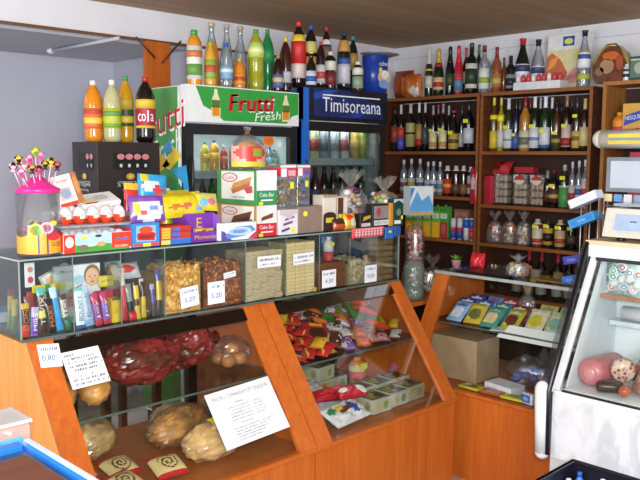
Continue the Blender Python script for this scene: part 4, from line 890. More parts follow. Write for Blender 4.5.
for k, (x, z, rx_, rz_, c) in enumerate(((0, .42, .07, .05, '#d8b49a'), (.01, .5, .04, .03, '#e8e4e0'), (.0, .24, .06, .03, '#7a9ad0'), (-.04, .6, .02, .02, '#e0d23a'))): mb.disc(Matrix.Translation((0, -rr * .8 - .001, 0)) @ Mst, x, z * hh, rx_, rz_, mat(c, .4), .001 + .0005 * k)
mb.text(Matrix.Translation((0, -rr * .8 - .001, 0)) @ Mst, 'cabana', 0, hh * .78, rr * 1.1, .03, mat('#e8ecf4', .4), .004, .05); mb.build('print', t)
pa, pb = PY(362, 52, 3.7), PY(400, 52, 3.7)
mb = MB(); mb.lathe([(.02, .002), (.07, .0), (.10, .012), (.125, .018), (.125, .021), (.10, .015), (.02, .006)], SILVER, 24, sx=1.3); o = tag(mb.build('silver_tray'), 'shallow silver tray lying on the blue sweets tub', 'tray'); place(o, ((a.x + b.x) / 2 + .05, 3.76, zt + .001))
t = o
for k, (x, c) in enumerate(((-.09, '#e0d83a'), (.0, '#e0d83a'), (.06, '#d8d8dc'))): tag(MB().box(-.018, .018, -.012, .012, 0, .010, mat(c, .4), c=.002).build('wrapped_sweet'), 'small %s wrapped sweet on the silver tray' % ('yellow' if k < 2 else 'white'), 'sweet', 'sweets on the silver tray').location = ((a.x + b.x) / 2 + .05 + x, 3.74, zt + .009)
# inside the coolers
rowy(3.80, 1.556, 'inside white cooler', [
 (205, 142, 9, 'pet', '#c8b42e', '#3a9a4a', [(.3, .6, '#c89a2a')], 'yellow soda bottle with green cap'),
 (214.5, 140, 10, 'pet', '#d0902a', '#3a3f9a', [(.3, .6, '#d8a83a')], 'orange soda bottle with blue cap'),
 (224, 146, 8, 'pet', '#a83a34', '#c8ccd0', [(.3, .6, '#c85a4a')], 'red soda bottle'),
 (233, 144, 8, 'pet', '#b8a43a', '#d8d8d8', [], 'pale yellow soda bottle'),
 (261, 146, 8, 'pet', CLEARB, '#5a8ac0', [(.3, .55, '#8ab0c8')], 'clear water bottle'),
 (269.5, 147, 8, 'pet', CLEARB, '#3a5ab0', [(.3, .55, '#a8c0d0')], 'clear water bottle with blue cap'),
 (274, 150, 7, 'pet', CLEARB, '#4a9a6a', [(.3, .6, '#b8dcc0')], 'clear water bottle with green label'),
], 'bottles inside the white cooler')
rowy(3.80, 1.632, 'inside blue cooler', [(px, 126, 9, 'can', c, None, [(.06, .9, c), (.25, .6, c2)], '%s drink can' % d, {'cat': 'can', 'name': 'drink_can'}) for px, c, c2, d in ((314, '#a8ac8a', '#a03a38', 'green and red'), (323.5, '#8a90a0', '#5a6478', 'slate grey'), (334, '#b4b8c0', '#8a929c', 'silver'), (344, '#c0bcc0', '#a85a60', 'silver and red'), (354.5, '#b8964a', '#d0b060', 'gold'), (362, '#8a9a4a', '#b8b85a', 'olive green'))], 'cans inside the blue cooler')
rowy(3.78, 1.282, 'lower shelf inside blue cooler', [(px, 162, 9.5, 'beer', '#2a1812', '#b07a78' if k % 2 else '#8a8e96', [(.12, .45, '#8a6a58' if k % 3 else '#7a7a80')], 'brown beer bottle with %s cap' % ('pinkish' if k % 2 else 'grey'), {'cap0': .90}) for k, px in enumerate((315, 324, 333, 342, 351, 360))], 'beer bottles inside the blue cooler')
rowy(3.80, 1.202, 'lower shelf inside white cooler', [(px, 178, 9, 'pet', c, '#3a3a44', [(.3, .6, c2)], '%s bottle' % d) for px, c, c2, d in ((203, '#3a2018', '#a83030', 'cola'), (212, '#3a7a3a', '#8ab84a', 'green soda'), (270, '#c88a2a', '#d8b04a', 'orange soda'))], 'bottles on the lower white cooler shelf')

# beer cartons left of the coolers with four big bottles on top
c_, d_ = ony(97.5, 3.70, 1.6), ony(160, 3.70, 1.6); zt = 1.722
DKC = '#2a2322'
tw = d_.x - c_.x
mb = MB(); mb.box(-tw / 2, tw / 2, -.02, .40, 0, .02, DARKWOOD)
t = empty('storage_stand', ((c_.x + d_.x) / 2, 3.72, 0)); tag(t, 'dark wooden stand under the beer cartons beside the white cooler', 'stand')
MB().box(-tw / 2, tw / 2, -.02, .42, 1.345, 1.37, DARKWOOD).build('top', t)
for sx in (-1, 1):
    for y in (0, .38): MB().box(sx * (tw / 2 - .03) - .02, sx * (tw / 2 - .03) + .02, y - .015, y + .025, FZ, 1.345, DARKWOOD).build('leg', t)
MB().box(-tw / 2 + .02, tw / 2 - .02, .0, .3, .5, .52, DARKWOOD).build('lower_shelf', t)
x0, x1 = c_.x, d_.x; w = x1 - x0; hh = zt - 1.371; dC = PX(72, 142, x0).y - 3.70
def beer(n):
    its = []; nb = 2 if n == 0 else 4; u0 = .62 if n == 0 else .36; du = .16 if n == 0 else .13
    its += [('r', .25 if n == 0 else .24, .58, .85 if n == 0 else .78, .84, '#151214')]
    for k in range(nb):
        u = u0 + k * du; its += [('r', u - .05, .60, u + .05, .72, '#0c0c0e'), ('e', u, .78, .06, .045, '#c87a80'), ('r', u - .02, .62, u + .02, .67, '#c8c4c0')]
    its += [('e', .5, .48, .07 if n else .09, .05, '#c0963a'), ('e', .5, .48, .03, .025, '#e0c878')]
    return its + [('t', 'STEJAR', .5, .35, .42 if n else .5, .075, '#d8d4cc'), ('r', .3 if n else .25, .40, .7 if n else .75, .405, '#d8d4cc'), ('t', 'strong', .5, .27, .26 if n else .32, .05, '#c8c4bc')]
carton('beer_carton', 'big dark brown beer carton with four pink bottle tops printed on it', 'box', w, dC, hh, DKC, ((x0 + x1) / 2, 3.70 + dC / 2, 1.371), 0, [('F', beer(1)), ('L', beer(0))])
rowy(3.79, zt + .001, 'on beer cartons', [
 (94.2, 81, 18.5, 'pet', '#d8851c', '#e0e0e2', [(.22, .55, '#d86a3a'), (.30, .40, '#e8c03a'), (.46, .52, '#c84a3a')], 'big bottle of orange soda with white cap', {'dy': .17}),
 (113, 80.5, 18, 'pet', '#b8b487', '#e4e4e6', [(.22, .55, '#b8c03a'), (.24, .30, '#7aa83a'), (.42, .5, '#6a9a4a')], 'big bottle of cloudy lemonade with white cap', {'dy': .08}),
 (126.5, 76.5, 15, 'pet', '#cf961e', '#3f9a44', [(.25, .66, '#3a4a2c'), (.5, .66, '#c8a83a'), (.30, .40, '#d8c03a')], 'big yellow juice bottle with green cap', {'dy': .16}),
 (146, 77.5, 19.5, 'pet', '#150d0d', '#b82a34', [(.24, .66, '#a81f34'), (.52, .66, '#d8b83a'), (.22, .26, '#d8b83a')], 'big cola bottle with red and yellow label'),
], 'big bottles on the beer cartons')
p = ony(146, 3.79, zt); rr = 19.5 / 2 * proj(p)[2] / F
for o in COL.objects:
    if o.get('label', '').startswith('big cola bottle with red and yellow label, fourth'):
        mb = MB(); hgt = PY(146, 77.5, 3.79).z - zt
        for q_, (ch) in enumerate('cola'):
            a_ = (q_ - 1.5) * .42 - .52; M_ = Matrix.Rotation(a_, 4, 'Z') @ Matrix.Translation((0, -rr * 1.02, hgt * .38)) @ Mst; mb.text(M_, ch, 0, 0 if ch != 'l' else .008, rr * .42 if ch != 'l' else rr * .15, .042 if ch != 'l' else .062, mat('#f0ecec', .4), .001)
        mb.build('lettering', o)

# ------------------------------------------------------------------ goods along the top of the glass case
ZC = CZ1 + .0012
def cbox(name, label, cat, px0, px1, pyt, yf, d, col, arts=(), z0=ZC, group=None, h=None):
    x0, x1 = ony(px0, yf, z0).x, ony(px1, yf, z0).x
    hh = h or PY((px0 + px1) / 2, pyt, yf).z - z0
    return carton(name, label, cat, x1 - x0 - .002, d, hh, col, ((x0 + x1) / 2, yf + d / 2, z0), 0, arts, group)
# lollipop tub
a, b = ony(10, 2.96, ZC), ony(60, 2.96, ZC); r = (b.x - a.x) / 2 * .80; cx = (a.x + b.x) / 2 + .005; zl = PY(35, 192, 2.9).z - ZC; cy = 2.935
t = empty('lollipop_tub', (cx, cy, ZC)); tag(t, 'clear tub with pink lid and orange band full of lollipops at the counter end', 'tub')
mb = MB(); mb.lathe([(r * .96, 0), (r, .01), (r, zl)], CLEARP, 28); mb.build('body', t)
mb = MB(); mb.lathe([(r * .9, .003), (r * .9, .006)], mat('#2a2a30'), 24); mb.build('tub_floor', t)
mb = MB(); mb.lathe([(r * 1.03, zl - .004), (r * 1.04, zl + .012), (r * .92, zl + .016), (r * .62, zl + .03), (r * .3, zl + .055), (.001, zl + .06)], mat('#dd2c8e', .3), 28); mb.build('lid', t)
seg = 40; mb = MB(); V = []; Fc = []; ms = []; top = []
for k in range(seg + 1):
    an = 2 * PI * k / seg; hz = .085 + .012 * math.sin(an * 3 + 1); V += [(1.012 * r * math.cos(an), 1.012 * r * math.sin(an), .008), (1.012 * r * math.cos(an), 1.012 * r * math.sin(an), hz)]
for k in range(seg): Fc.append((2 * k, 2 * k + 2, 2 * k + 3, 2 * k + 1))
mb.add(V, Fc, mat('#f0a436', .4), True)
def wrapM(an, z, rr): return Matrix.Rotation(an, 4, 'Z') @ Matrix.Translation((0, -rr, z)) @ Mst
va = -.40
for da, z, ra, rb, c in ((-.15, .10, .030, .026, '#f2c24a'), (-.15, .10, .022, .020, '#6fb03a'), (.30, .108, .027, .024, '#d8a8c4'), (.30, .108, .018, .016, '#c83a5a'), (.62, .075, .030, .016, '#c82a3a'), (.62, .126, .017, .010, '#e8d83a')):
    mb.disc(wrapM(va + da, z, r * 1.03), 0, 0, ra, rb, mat(c, .4), .002 + abs(da) * .002)
mb.text(wrapM(va + .72, .045, r * 1.03), 'GUSI', 0, 0, .045, .017, mat('#4a3418', .5), .004); mb.rect(wrapM(va - .05, .0, r * 1.03), -.003, .01, .003, .085, mat('#3a3a60'), .004); mb.rect(wrapM(va + .33, .0, r * 1.03), -.003, .01, .003, .088, mat('#3a3a60'), .004)
mb.build('printed_band', t)
rnd = random.Random(5); mb = MB()
for k in range(46):
    an = rnd.uniform(0, 6.28); q = rnd.uniform(.2, .82) * r; z = rnd.uniform(.012, .12)
    mb.ell((q * math.cos(an), q * math.sin(an), z), (.013, .013, .013), mat(rnd.choice(['#1c1a1c', '#d8b42a', '#201c20', '#c8a02a', '#5a8a2a', '#b83a5a']), .3), 7, 5)
s_ = mb.build('loose_sweets', t); s_['kind'] = 'stuff'
LC = [('#1c1a20', '#e0a8b8', 'black and pink'), ('#e0b030', '#1c1a20', 'yellow and black'), ('#d8607a', '#e8c8d0', 'rose'), ('#e8a0c0', '#d03a7a', 'pale pink'), ('#e0c030', '#6a8a3a', 'yellow and green'), ('#ec9fc4', '#d85a98', 'bright pink'), ('#c8b040', '#2a2620', 'golden'), ('#1e1c1e', '#d8b02a', 'black and yellow'), ('#c8546a', '#2a2228', 'dark red'), ('#d88a3a', '#2c2426', 'orange and black'), ('#201c20', '#c83a6a', 'black'), ('#e8b8c8', '#d8407a', 'light rose')]
for n, (px, py) in enumerate(((13, 166), (18.5, 159), (24, 165), (29.5, 158), (35.5, 151), (40, 155), (45, 164), (51, 161), (57, 165), (32, 168), (39, 169), (21, 172))):
    dy = ((n * 37) % 7 - 3) * .012; p = PY(px, py, cy + dy * (1 if n < 9 else 0) - (0 if n < 9 else .03)); c1, c2, d = LC[n]
    base = Vector((cx + (p.x - cx) * .72, cy + (p.y - cy) * .72 - (.0 if n < 9 else .015), ZC + zl + .02))
    o = empty('lollipop', p); tag(o, '%s wrapped lollipop stuck in the pink tub lid, %s from left' % (d, ORD[sorted([13, 18.5, 24, 29.5, 35.5, 40, 45, 51, 57, 32, 39, 21]).index(px)]), 'lollipop', 'lollipops in the tub lid')
    MB().ell((0, 0, 0), (.0165, .0165, .015), None, 10, 8, fn=lambda i, k, A=mat(c1, .25), B=mat(c2, .25): A if (i > .45) ^ (int(k * 5) % 2 == 0) else B).build('sweet', o)
    MB().tube([(0, 0, -.012), base - p], .0025, mat('#e0a8c0', .4)).build('stick', o)
    MB().lathe([(.013, -.022), (.005, -.014), (.010, -.008)], mat(c2, .3), 8).build('wrapper_skirt', o)

# chocolate eggs in two trays
x0, x1 = ony(63.5, 2.87, ZC).x, ony(131, 2.87, ZC).x; w = x1 - x0; mx = (x0 + x1) / 2
EW = mat('#dedadd', .25, .05); ER = mat('#e0401e', .25, .08)
_egg = MB(); _egg.ell((0, 0, 0), (.021, .021, .028), None, 12, 10, fn=lambda i, k: ER if i < .37 + .07 * math.sin(k * 12.57) else EW)
_lab = Matrix(((1,0,0,0),(0,0,-1,-.0213),(0,1,0,0),(0,0,0,1)))
_egg.text(_lab, 'kinder', 0, .004, .022, .006, mat('#c8301c', .4), .001)
egg0 = None; ES = 1.35
def egg(x, y, z, where, grp):
    global egg0
    if egg0 is None: o = egg0 = _egg.build('chocolate_egg')
    else: o = egg0.copy(); COL.objects.link(o)
    tag(o, where, 'chocolate egg', grp); place(o, (x, y, z), -.3); o.scale = (ES, ES, ES)
def tray(z0, fronth, label, front, hh):
    t = empty('egg_tray', (mx, 2.87, z0)); tag(t, label, 'tray', 'trays of chocolate eggs')
    MB().box(-w / 2, w / 2, .002, .17, 0, .006, mat('#d8d4d8', .4)).build('tray_floor', t)
    mb = MB()
    for s in (-1, 1): mb.box(s * w / 2 - .0015, s * w / 2 + .0015, .002, .17, .006, hh, mat('#c8301e', .4) if fronth else FILM)
    mb.box(-w / 2, w / 2, .168, .17, .006, hh, mat('#d8dade', .4)); mb.build('tray_walls', t)
    mb = MB(); mb.box(-w / 2, w / 2, 0, .002, 0.0, fronth or .012, front)
    if fronth:
        art(mb, 'F', w, 0, fronth, [('r', .16, .38, .98, 1, '#a9d4ea'), ('p', [(.16, 0), (.98, 0), (.98, .30), (.6, .42), (.4, .28), (.16, .42)], '#4a9a3c'), ('e', .3, .78, .06, .1, '#e8e04a'), ('r', .70, .12, 1, .98, '#dc3a24'), ('t', 'kinder', .85, .22, .2, .12, '#f4f0f0'), ('e', .80, .6, .05, .08, '#5a6aa8'), ('e', .91, .62, .05, .08, '#5a6aa8'), ('e', .28, .26, .07, .16, '#7a6a5a'), ('e', .54, .40, .07, .14, '#c89a6a'), ('e', .50, .86, .05, .08, '#3a3c44'), ('r', 0, 0, .16, 1, '#d83a28'), ('e', .08, .6, .06, .3, '#e8e0e0')])
    mb.build('front_panel', t); return t
zt2 = PY(95, 226.5, 2.87).z + .0
tray(ZC, PY(100, 233, 2.87).z - ZC, 'lower egg tray with a green and blue printed front beside the lollipop tub', WHITE, .085)
tray(zt2, 0, 'upper clear egg tray stacked on the printed one', FILM, .055)
for z0, wh in ((ZC, 'lower'), (zt2, 'upper')):
    for j in range(2):
        for k in range(5): egg(x0 + .032 + k * (w - .064) / 4, 2.912 + j * .062, z0 + .006 + .0285 * ES, 'red and white foil chocolate egg standing in the %s tray' % wh, 'eggs in the %s tray' % wh)
kb = carton('chocolate_box', 'upright white chocolate box leaning at the left on the egg trays', 'box', .105, .025, .13, '#e8e4e4', (0, 0, 0), 0, [('F', [('r', 0, 0, .75, .12, '#c8402a'), ('r', .1, .2, .6, .6, '#c8b4b0'), ('t', 'kinder', .36, .82, .5, .1, '#c83a2a'), ('r', .75, 0, 1, 1, '#b06a3c'), ('e', .88, .6, .1, .3, '#c88a50'), ('e', .35, .4, .2, .15, '#8aa0b8')])])
p = PY(73, 216, 2.96); kb.matrix_world = Matrix.Translation((p.x, 2.965, zt2 + .082)) @ Matrix.Rotation(-.22, 4, 'X') @ Matrix.Rotation(-.22, 4, 'Y')
a, b = PY(84, 207, 2.93), PY(122, 207, 2.93)
kb = carton('chocolate_pack', 'flat white chocolate pack lying across the upper egg tray', 'packet', b.x - a.x, .10, .022, '#ebe9ea', (0, 0, 0), 0, [('F', [('t', 'kinder', .6, .5, .3, .5, '#c83a2a')]), ('T', [('r', .05, .1, .5, .6, '#d8d4a8'), ('e', .6, .5, .2, .25, '#b8c4d0'), ('r', .1, .0, .4, .12, '#c83a2a')])])
kb.matrix_world = Matrix.Translation(((a.x + b.x) / 2, 2.99, zt2 + .088)) @ Matrix.Rotation(.35, 4, 'X') @ Matrix.Rotation(-.10, 4, 'Y')

cbox('wafer_box', 'blue box with red chocolate picture right of the egg trays', 'box', 132, 160, 223, 2.87, .13, '#2f7fc8', [('F', [('r', .05, .04, .95, .16, '#e04a3a'), ('r', .14, .22, .86, .9, '#7fb4e0'), ('p', [(.2, .3), (.8, .25), (.85, .55), (.7, .62), (.3, .62), (.16, .55)], '#b8281e'), ('e', .5, .72, .25, .15, '#d84a2c'), ('e', .5, .42, .28, .06, '#8a1c18'), ('r', .38, .02, .66, .16, '#e8e03a')])])
packet('chocolate_bag', 'purple and white bag of milk chocolates on the blue box', 'bag', .175, .115, .045, spots('#7a4aa0', (.5, .42, .42, .42, '#d8d8ea'), (.5, .3, .3, .2, '#eceaf2'), (.15, .5, .08, .25, '#e0c03a'), (.5, .85, .3, .1, '#8a5ab4'), (.65, .5, .12, .12, '#7aa0d0'), (.35, .35, .08, .1, '#c85a6a')), (PY(149, 222, 2.9).x, 2.905, PY(147, 222, 2.9).z + .0), 0, -.2, seed=11)
packet('chocolate_bag', 'bright blue crisp bag standing behind the purple one', 'bag', .15, .19, .05, spots('#2f90c8', (.5, .85, .4, .12, '#3aa0d8'), (.4, .7, .3, .15, '#c8d8e8'), (.6, .62, .2, .1, '#c83a4a'), (.2, .9, .15, .1, '#d8c43a')), (PY(153, 205, 2.99).x, 3.0, ZC + .115), 0, -.1, ry=.08, seed=12)
packet('chocolate_bag', 'red and yellow packet at the left behind the purple bag', 'bag', .07, .18, .03, bands((.6, '#a82434'), (.8, '#c83a3a'), (1, '#d8b43a')), (PY(131, 220, 2.98).x, 2.985, ZC + .09), 0, -.1, ry=.10, seed=13)
cbox('wafer_box', 'display tray of red, blue and yellow wafer bars beside the blue box', 'box', 161, 191, 226, 2.87, .13, '#c8342a', [('F', [('r', 0, .0, 1, .30, '#2f6fc0'), ('r', .0, .02, .3, .25, '#e8d03a')] + [('r', .02, .34 + .15 * k, .30, .46 + .15 * k, '#d8b83a') for k in range(4)] + [('r', .34, .34 + .15 * k, .62, .46 + .15 * k, ['#2a5ab0', '#2f6fc8', '#2a5ab0', '#3a6ab8'][k]) for k in range(4)] + [('r', .66, .34 + .15 * k, .98, .46 + .15 * k, ['#a83a2c', '#b8442c', '#a02a24', '#a83a2c'][k]) for k in range(4)])])
x0, x1 = ony(191, 2.87, ZC).x, ony(220, 2.87, ZC).x; w = x1 - x0; hq = PY(205, 214, 2.87).z - ZC
t = empty('purple_display_box', ((x0 + x1) / 2, 2.87, ZC)); tag(t, 'open purple cardboard display box with a gold letter on its front', 'box'); PU = mat('#6a2a9a', .4, .1)
MB().box(-w / 2, w / 2, 0, .14, 0, .004, PU).build('floor_panel', t)
mb = MB(); mb.box(-w / 2, w / 2, 0, .003, .004, hq * .36, PU)
mb.text(Matrix.Translation((0, -.0002, 0)) @ Mst, 'Moments', 0, hq * .18, w * .75, hq * .16, mat('#d8a83a', .4), .001); mb.build('front_lip', t)
mb = MB()
for s in (1,): mb.prism([(0.0, .004), (.14, .004), (.14, hq), (.06, hq), (.0, hq * (.45 if s < 0 else .9))], 'X', s * w / 2 - .0015, s * w / 2 + .0015, PU if s < 0 else mat('#8a5ab8', .4))
mb.build('side_wall', t)
MB().prism([(0.0, .004), (.14, .004), (.14, hq), (.06, hq), (.0, hq * .45)], 'X', -w / 2 - .0015, -w / 2 + .0015, PU).build('side_wall', t)
mb = MB(); mb.box(-w / 2, w / 2, .05, .053, .004, hq, mat('#7434a4', .4)); mb.text(Matrix.Translation((0, .0498, 0)) @ Mst, 'E', .03 * 0, hq * .66, w * .18, hq * .36, mat('#e0b03a', .4), .001); mb.rect(Matrix.Translation((0, .0498, 0)) @ Mst, -w * .2, hq * .36, w * .2, hq * .46, mat('#c89a3a', .4), .001); mb.build('back_card', t)
for k, (dx, c) in enumerate(((-.03, '#d8b04a'), (.035, '#c89a30'))): carton('chocolate_bar', 'gold wrapped bar in the open purple display box, %s' % ('left one' if k == 0 else 'right one'), 'chocolate bar', .035, .02, hq * .42, c, ((x0 + x1) / 2 + dx, 2.89, ZC + .006), 0, [('F', [('r', .1, .5, .9, .8, '#7a3a9a')])], 'bars in the purple display box')
packet('biscuit_pack', 'wide yellow biscuit pack lying on the wafer bar tray', 'packet', .245, .115, .06, spots('#d8c424', (.3, .4, .1, .14, '#c8783a'), (.55, .4, .1, .14, '#c86a5a'), (.8, .25, .1, .1, '#7ab0d0'), (.5, .9, .5, .1, '#c8b01c')), (PY(184, 214, 2.93).x, 2.935, ZC + .112), 0, -.35, ry=-.05, seed=14)
packet('biscuit_pack', 'yellow biscuit packet with pink and blue picture over the purple box', 'packet', .14, .085, .05, spots('#dcca3a', (.35, .4, .16, .25, '#7ab4d4'), (.68, .45, .16, .22, '#c87a9a'), (.5, .85, .4, .12, '#e0d890')), (PY(207, 213, 2.93).x, 2.94, ZC + .135), 0, -.3, ry=.08, seed=15)
packet('sweets_pack', 'yellow and pale packet behind the yellow biscuit packs', 'packet', .16, .225, .05, spots('#c8b02e', (.5, .6, .3, .25, '#d8d0a8'), (.3, .4, .1, .2, '#5a9a4a')), (PY(178, 200, 3.05).x, 3.06, ZC + .002), 0, -.1, seed=16)
packet('sweets_pack', 'red and orange striped packet behind the yellow biscuit packs', 'packet', .12, .235, .04, bands((.5, '#c84a2a'), (.75, '#d88a3a'), (1, '#d8d4c8')), (PY(165, 196, 3.05).x, 3.08, ZC + .002), 0, -.1, seed=17)

cbox('ice_cream_box', 'white box with blue oval picture before the cake boxes', 'box', 221, 256.5, 222.5, 2.83, .035, '#d8dce6', [('F', [('p', [(0, 0), (.3, 0), (.1, .5), (0, .6)], '#5a4a9a'), ('p', [(.1, .3), (.4, .75), (.85, .8), (.98, .5), (.6, .2), (.2, .1)], '#5a8ad0'), ('e', .52, .5, .34, .24, '#b8d0f0'), ('e', .5, .5, .26, .14, '#8ab0e0'), ('p', [(.75, .05), (1, .0), (1, .45), (.9, .3)], '#b83a4a'), ('t', 'fresh', .5, .5, .3, .2, '#2f4fa0')])])
# cake boxes, seen on two sides
def cake(z0, z1, cL, cF, lab, brown):
    hh = z1 - z0 - .001; WL = '#e6e2d8'
    fl = [('r', .12, .14, .94, .96, WL), ('r', 0, 0, 1, .13, cL), ('e', .34, .78, .20, .14, '#c84a5a'), ('e', .34, .78, .17, .11, '#eadcd8'), ('t', 'Cake', .34, .78, .24, .09, '#b83a4a'),
          ('p', [(.38, .42), (.86, .66), (.90, .82), (.44, .62)], '#c8905a' if not brown else '#6a3a22'), ('p', [(.38, .42), (.86, .66), (.84, .52), (.42, .30)], '#b0703e' if not brown else '#4a2414'), ('p', [(.70, .46), (.90, .56), (.92, .36), (.78, .32)], '#b84a52' if not brown else '#7a4a2a'), ('t', 'cake bar', .55, .22, .36, .07, '#6a8a70')]
    fr = [('r', 0, 0, 1, .42, cF), ('r', 0, .42, 1, 1, '#e2e4e4' if not brown else '#dcd8d8'), ('t', 'Cake Bar', .5, .30, .72, .12, '#f0f2f0'), ('r', .2, .12, .8, .16, '#e8ecea'), ('p', [(.2, .5), (.8, .6), (.8, .75), (.25, .62)], '#e8e4e0' if not brown else '#6a3424'), ('r', .1, .0, .3, .1, '#e0e03a')]
    carton('cake_box', lab, 'box', .128, .312, hh, mat(cL, .4), (2.40 + .064, 2.87 + .156, z0), 0, [('L', fl), ('F', fr)], 'stacked cake bar boxes')
cake(ZC, 1.415, '#b8863c', '#c8202c', 'lower cake bar box with chocolate cake picture and red end', True)
cake(1.4155, 1.585, '#3f8f4a', '#2c8a50', 'upper cake bar box with cream cake picture and green end', False)
# bread bag on the cake boxes
pb = PY(243, 171, 3.0); t = empty('bread_bag', (2.475, 3.03, 1.586)); tag(t, 'tied clear bag of sliced bread standing on the stacked cake boxes', 'bread')
hb = PY(243, 133, 3.03).z - 1.586
mb = MB()
mb.ell((0, 0, hb * .40), (.088, .07, hb * .40), mat('#cfa568', .7, .2, 20), 16, 10, rough=.08, seed=3); mb.build('bread', t)
mb = MB(); prb = [(.092, 0), (.098, hb * .2), (.097, hb * .55), (.078, hb * .78), (.035, hb * .93), (.008, hb * 1.0), (.010, hb * 1.03), (.022, hb * 1.13), (.026, hb * 1.17)]
mb.lathe(prb, FILM, 20, sy=.8); mb.build('bag', t)
MB().lathe([(.011, hb * .99), (.012, hb * 1.03)], mat('#c02a3a', .4), 10).build('tie', t)
mb = MB(); V = []; Fc = []; ms = []; n_ = 12
mcl = [mat('#d8c23a', .4), mat('#c8382e', .4), mat('#d8a090', .4), mat('#8a9a3a', .4)]
for i in range(9):
    for k in range(n_ + 1):
        an = -PI / 2 - .45 + (k / n_ - .5) * 2.3; zz = hb * (.08 + .07 * i); V.append((.100 * math.cos(an), .080 * math.sin(an), zz))
for i in range(8):
    for k in range(n_):
        Fc.append((i * (n_ + 1) + k, i * (n_ + 1) + k + 1, (i + 1) * (n_ + 1) + k + 1, (i + 1) * (n_ + 1) + k))
        u, v = k / n_ - .5, i / 8
        ms.append(mcl[0] if v < .25 else mcl[3] if abs(u - .16) < .1 and v > .4 and v < .8 else mcl[1] if ((u) / .42) ** 2 + ((v - .6) / .36) ** 2 < 1 else mcl[2])
mb.add(V, Fc, ms, True); mb.build('printed_label', t)
cbox('chocolate_box', 'white box with purple bar print beside the red cake box end', 'box', 279, 298, 209.5, 2.86, .11, '#dcdade', [('F', [('p', [(.2, .35), (.7, .45), (.72, .55), (.22, .45)], '#7a3a8a'), ('p', [(.3, .55), (.8, .66), (.8, .74), (.3, .63)], '#8a4a9a'), ('p', [(.12, .1), (.55, .2), (.55, .3), (.12, .2)], '#6a2a7a'), ('p', [(0, .8), (.3, .75), (.55, .6), (.8, .8), (1, .85), (1, 1), (0, 1)], '#c8bcc0'), ('r', .6, .1, .85, .28, '#e0e03a')])])
cbox('brown_carton', 'plain grey brown carton under the jars of gold wrapped sweets', 'box', 298.5, 322, 206, 2.86, .2, '#8a7468', [('F', [('e', .28, .72, .10, .10, '#e8e03a')])])
# two clear boxes with gold sweets
for n, (px0, px1, pyt) in enumerate(((280, 296, 164), (297, 310, 164))):
    yf = 2.875 if n else 2.875; zb = PY(295, 208.5, yf).z if n == 0 else PY(305, 206, yf).z + .003
    zb = ZC + (PY(288, 209.5, 2.86).z - ZC) + .002 if n == 0 else PY(310, 206, 2.86).z + .003
    x0, x1 = ony(px0, yf, zb).x, ony(px1, yf, zb).x; w = x1 - x0 - .004; hh = PY((px0 + px1) / 2, pyt, yf).z - zb
    t = empty('sweets_box', ((x0 + x1) / 2, yf + w / 2, zb)); tag(t, 'clear box of gold wrapped sweets with %s top band, %s of the pair' % (('red and white', 'left') if n == 0 else ('red and blue', 'right')), 'box of sweets', 'clear boxes of gold sweets')
    MB().box(-w / 2, w / 2, -w / 2, w / 2, 0, hh, CLEARP, c=.002).build('clear_box', t)
    mb = MB(); mb.box(-w / 2 - .001, w / 2 + .001, -w / 2 - .001, w / 2 + .001, hh * .72, hh * .92, mat('#c83a4a', .4))
    art(mb, 'F', w + .002, w + .002, hh, [('r', .05, .72, .4, .9, '#e4e4ec'), ('r', .5, .74, .95, .86, '#4a5aa8' if n else '#d8a8b0'), ('r', .6, .45, .85, .6, '#e0dc3a'), ('r', 0, .92, 1, .97, '#e0e0e4')]); mb.build('band', t)
    rnd = random.Random(n + 40)
    mb = MB(); 
    for k in range(34):
        mb.ell((rnd.uniform(-.34, .34) * w, rnd.uniform(-.34, .34) * w, rnd.uniform(.09, .62) * hh), (.011, .010, .009), mat(rnd.choice(['#c89a2c', '#d8b03c', '#a87a20', '#8a6a2a', '#e0c050', '#3a2a1c']), .2, .2, metal=.5), 7, 5)
    s_ = mb.build('gold_sweets', t); s_['kind'] = 'stuff'

# coffee packs, cellophane gift bags, small packets at the far end of the case
cbox('coffee_pack', 'tall white and brown coffee carton right of the plain carton', 'box', 323, 336, 195, 2.88, .08, '#d8d0c4', [('F', [('r', 0, 0, 1, .42, '#3a2018'), ('e', .5, .42, .5, .1, '#3a2018'), ('r', .2, .22, .8, .36, '#d8c83a'), ('r', -.02, .93, 1.02, 1, '#b08a60')])])
cbox('coffee_pack', 'tall white and brown coffee carton with orange foot, second of the pair', 'box', 337, 347.5, 196, 2.89, .08, '#c8b8a0', [('F', [('r', 0, .0, 1, .32, '#b04a24'), ('r', .05, .32, .55, .95, '#5a3020'), ('r', .1, .34, .9, .46, '#d8d03a'), ('r', .6, .5, .95, .95, '#dcd6cc')])])
packet('coffee_pouch', 'orange and dark pouch in front of the cellophane gifts', 'packet', .09, .06, .04, bands((.5, '#b8502a'), (1, '#4a241c')), (PY(342, 230, 2.84).x, 2.86, ZC), 0, -.2, seed=20)
packet('sweets_pack', 'yellow and red pouch left of the black sachet boxes', 'packet', .09, .085, .04, spots('#d8b03a', (.4, .75, .25, .2, '#d83a2a'), (.65, .4, .25, .25, '#dcd4c4')), (PY(353, 229, 2.84).x, 2.86, ZC), 0, -.2, seed=21)
x = PY(350, 215, 3.03).x; sweets_bag('gift_bag', 'cellophane gift bag with white tuft among the coffee packs', (x, 3.03, ZC), .098, PY(350, 172, 3.0).z - ZC, ['#c83a8a', '#e0d8d8', '#3a2a4a', '#d8b060', '#c8507a', '#7a2a3a', '#e8e8ea'], 31, 'cellophane gift bags on the case', 60, cat='gift bag', fill=.66, big=1.0)
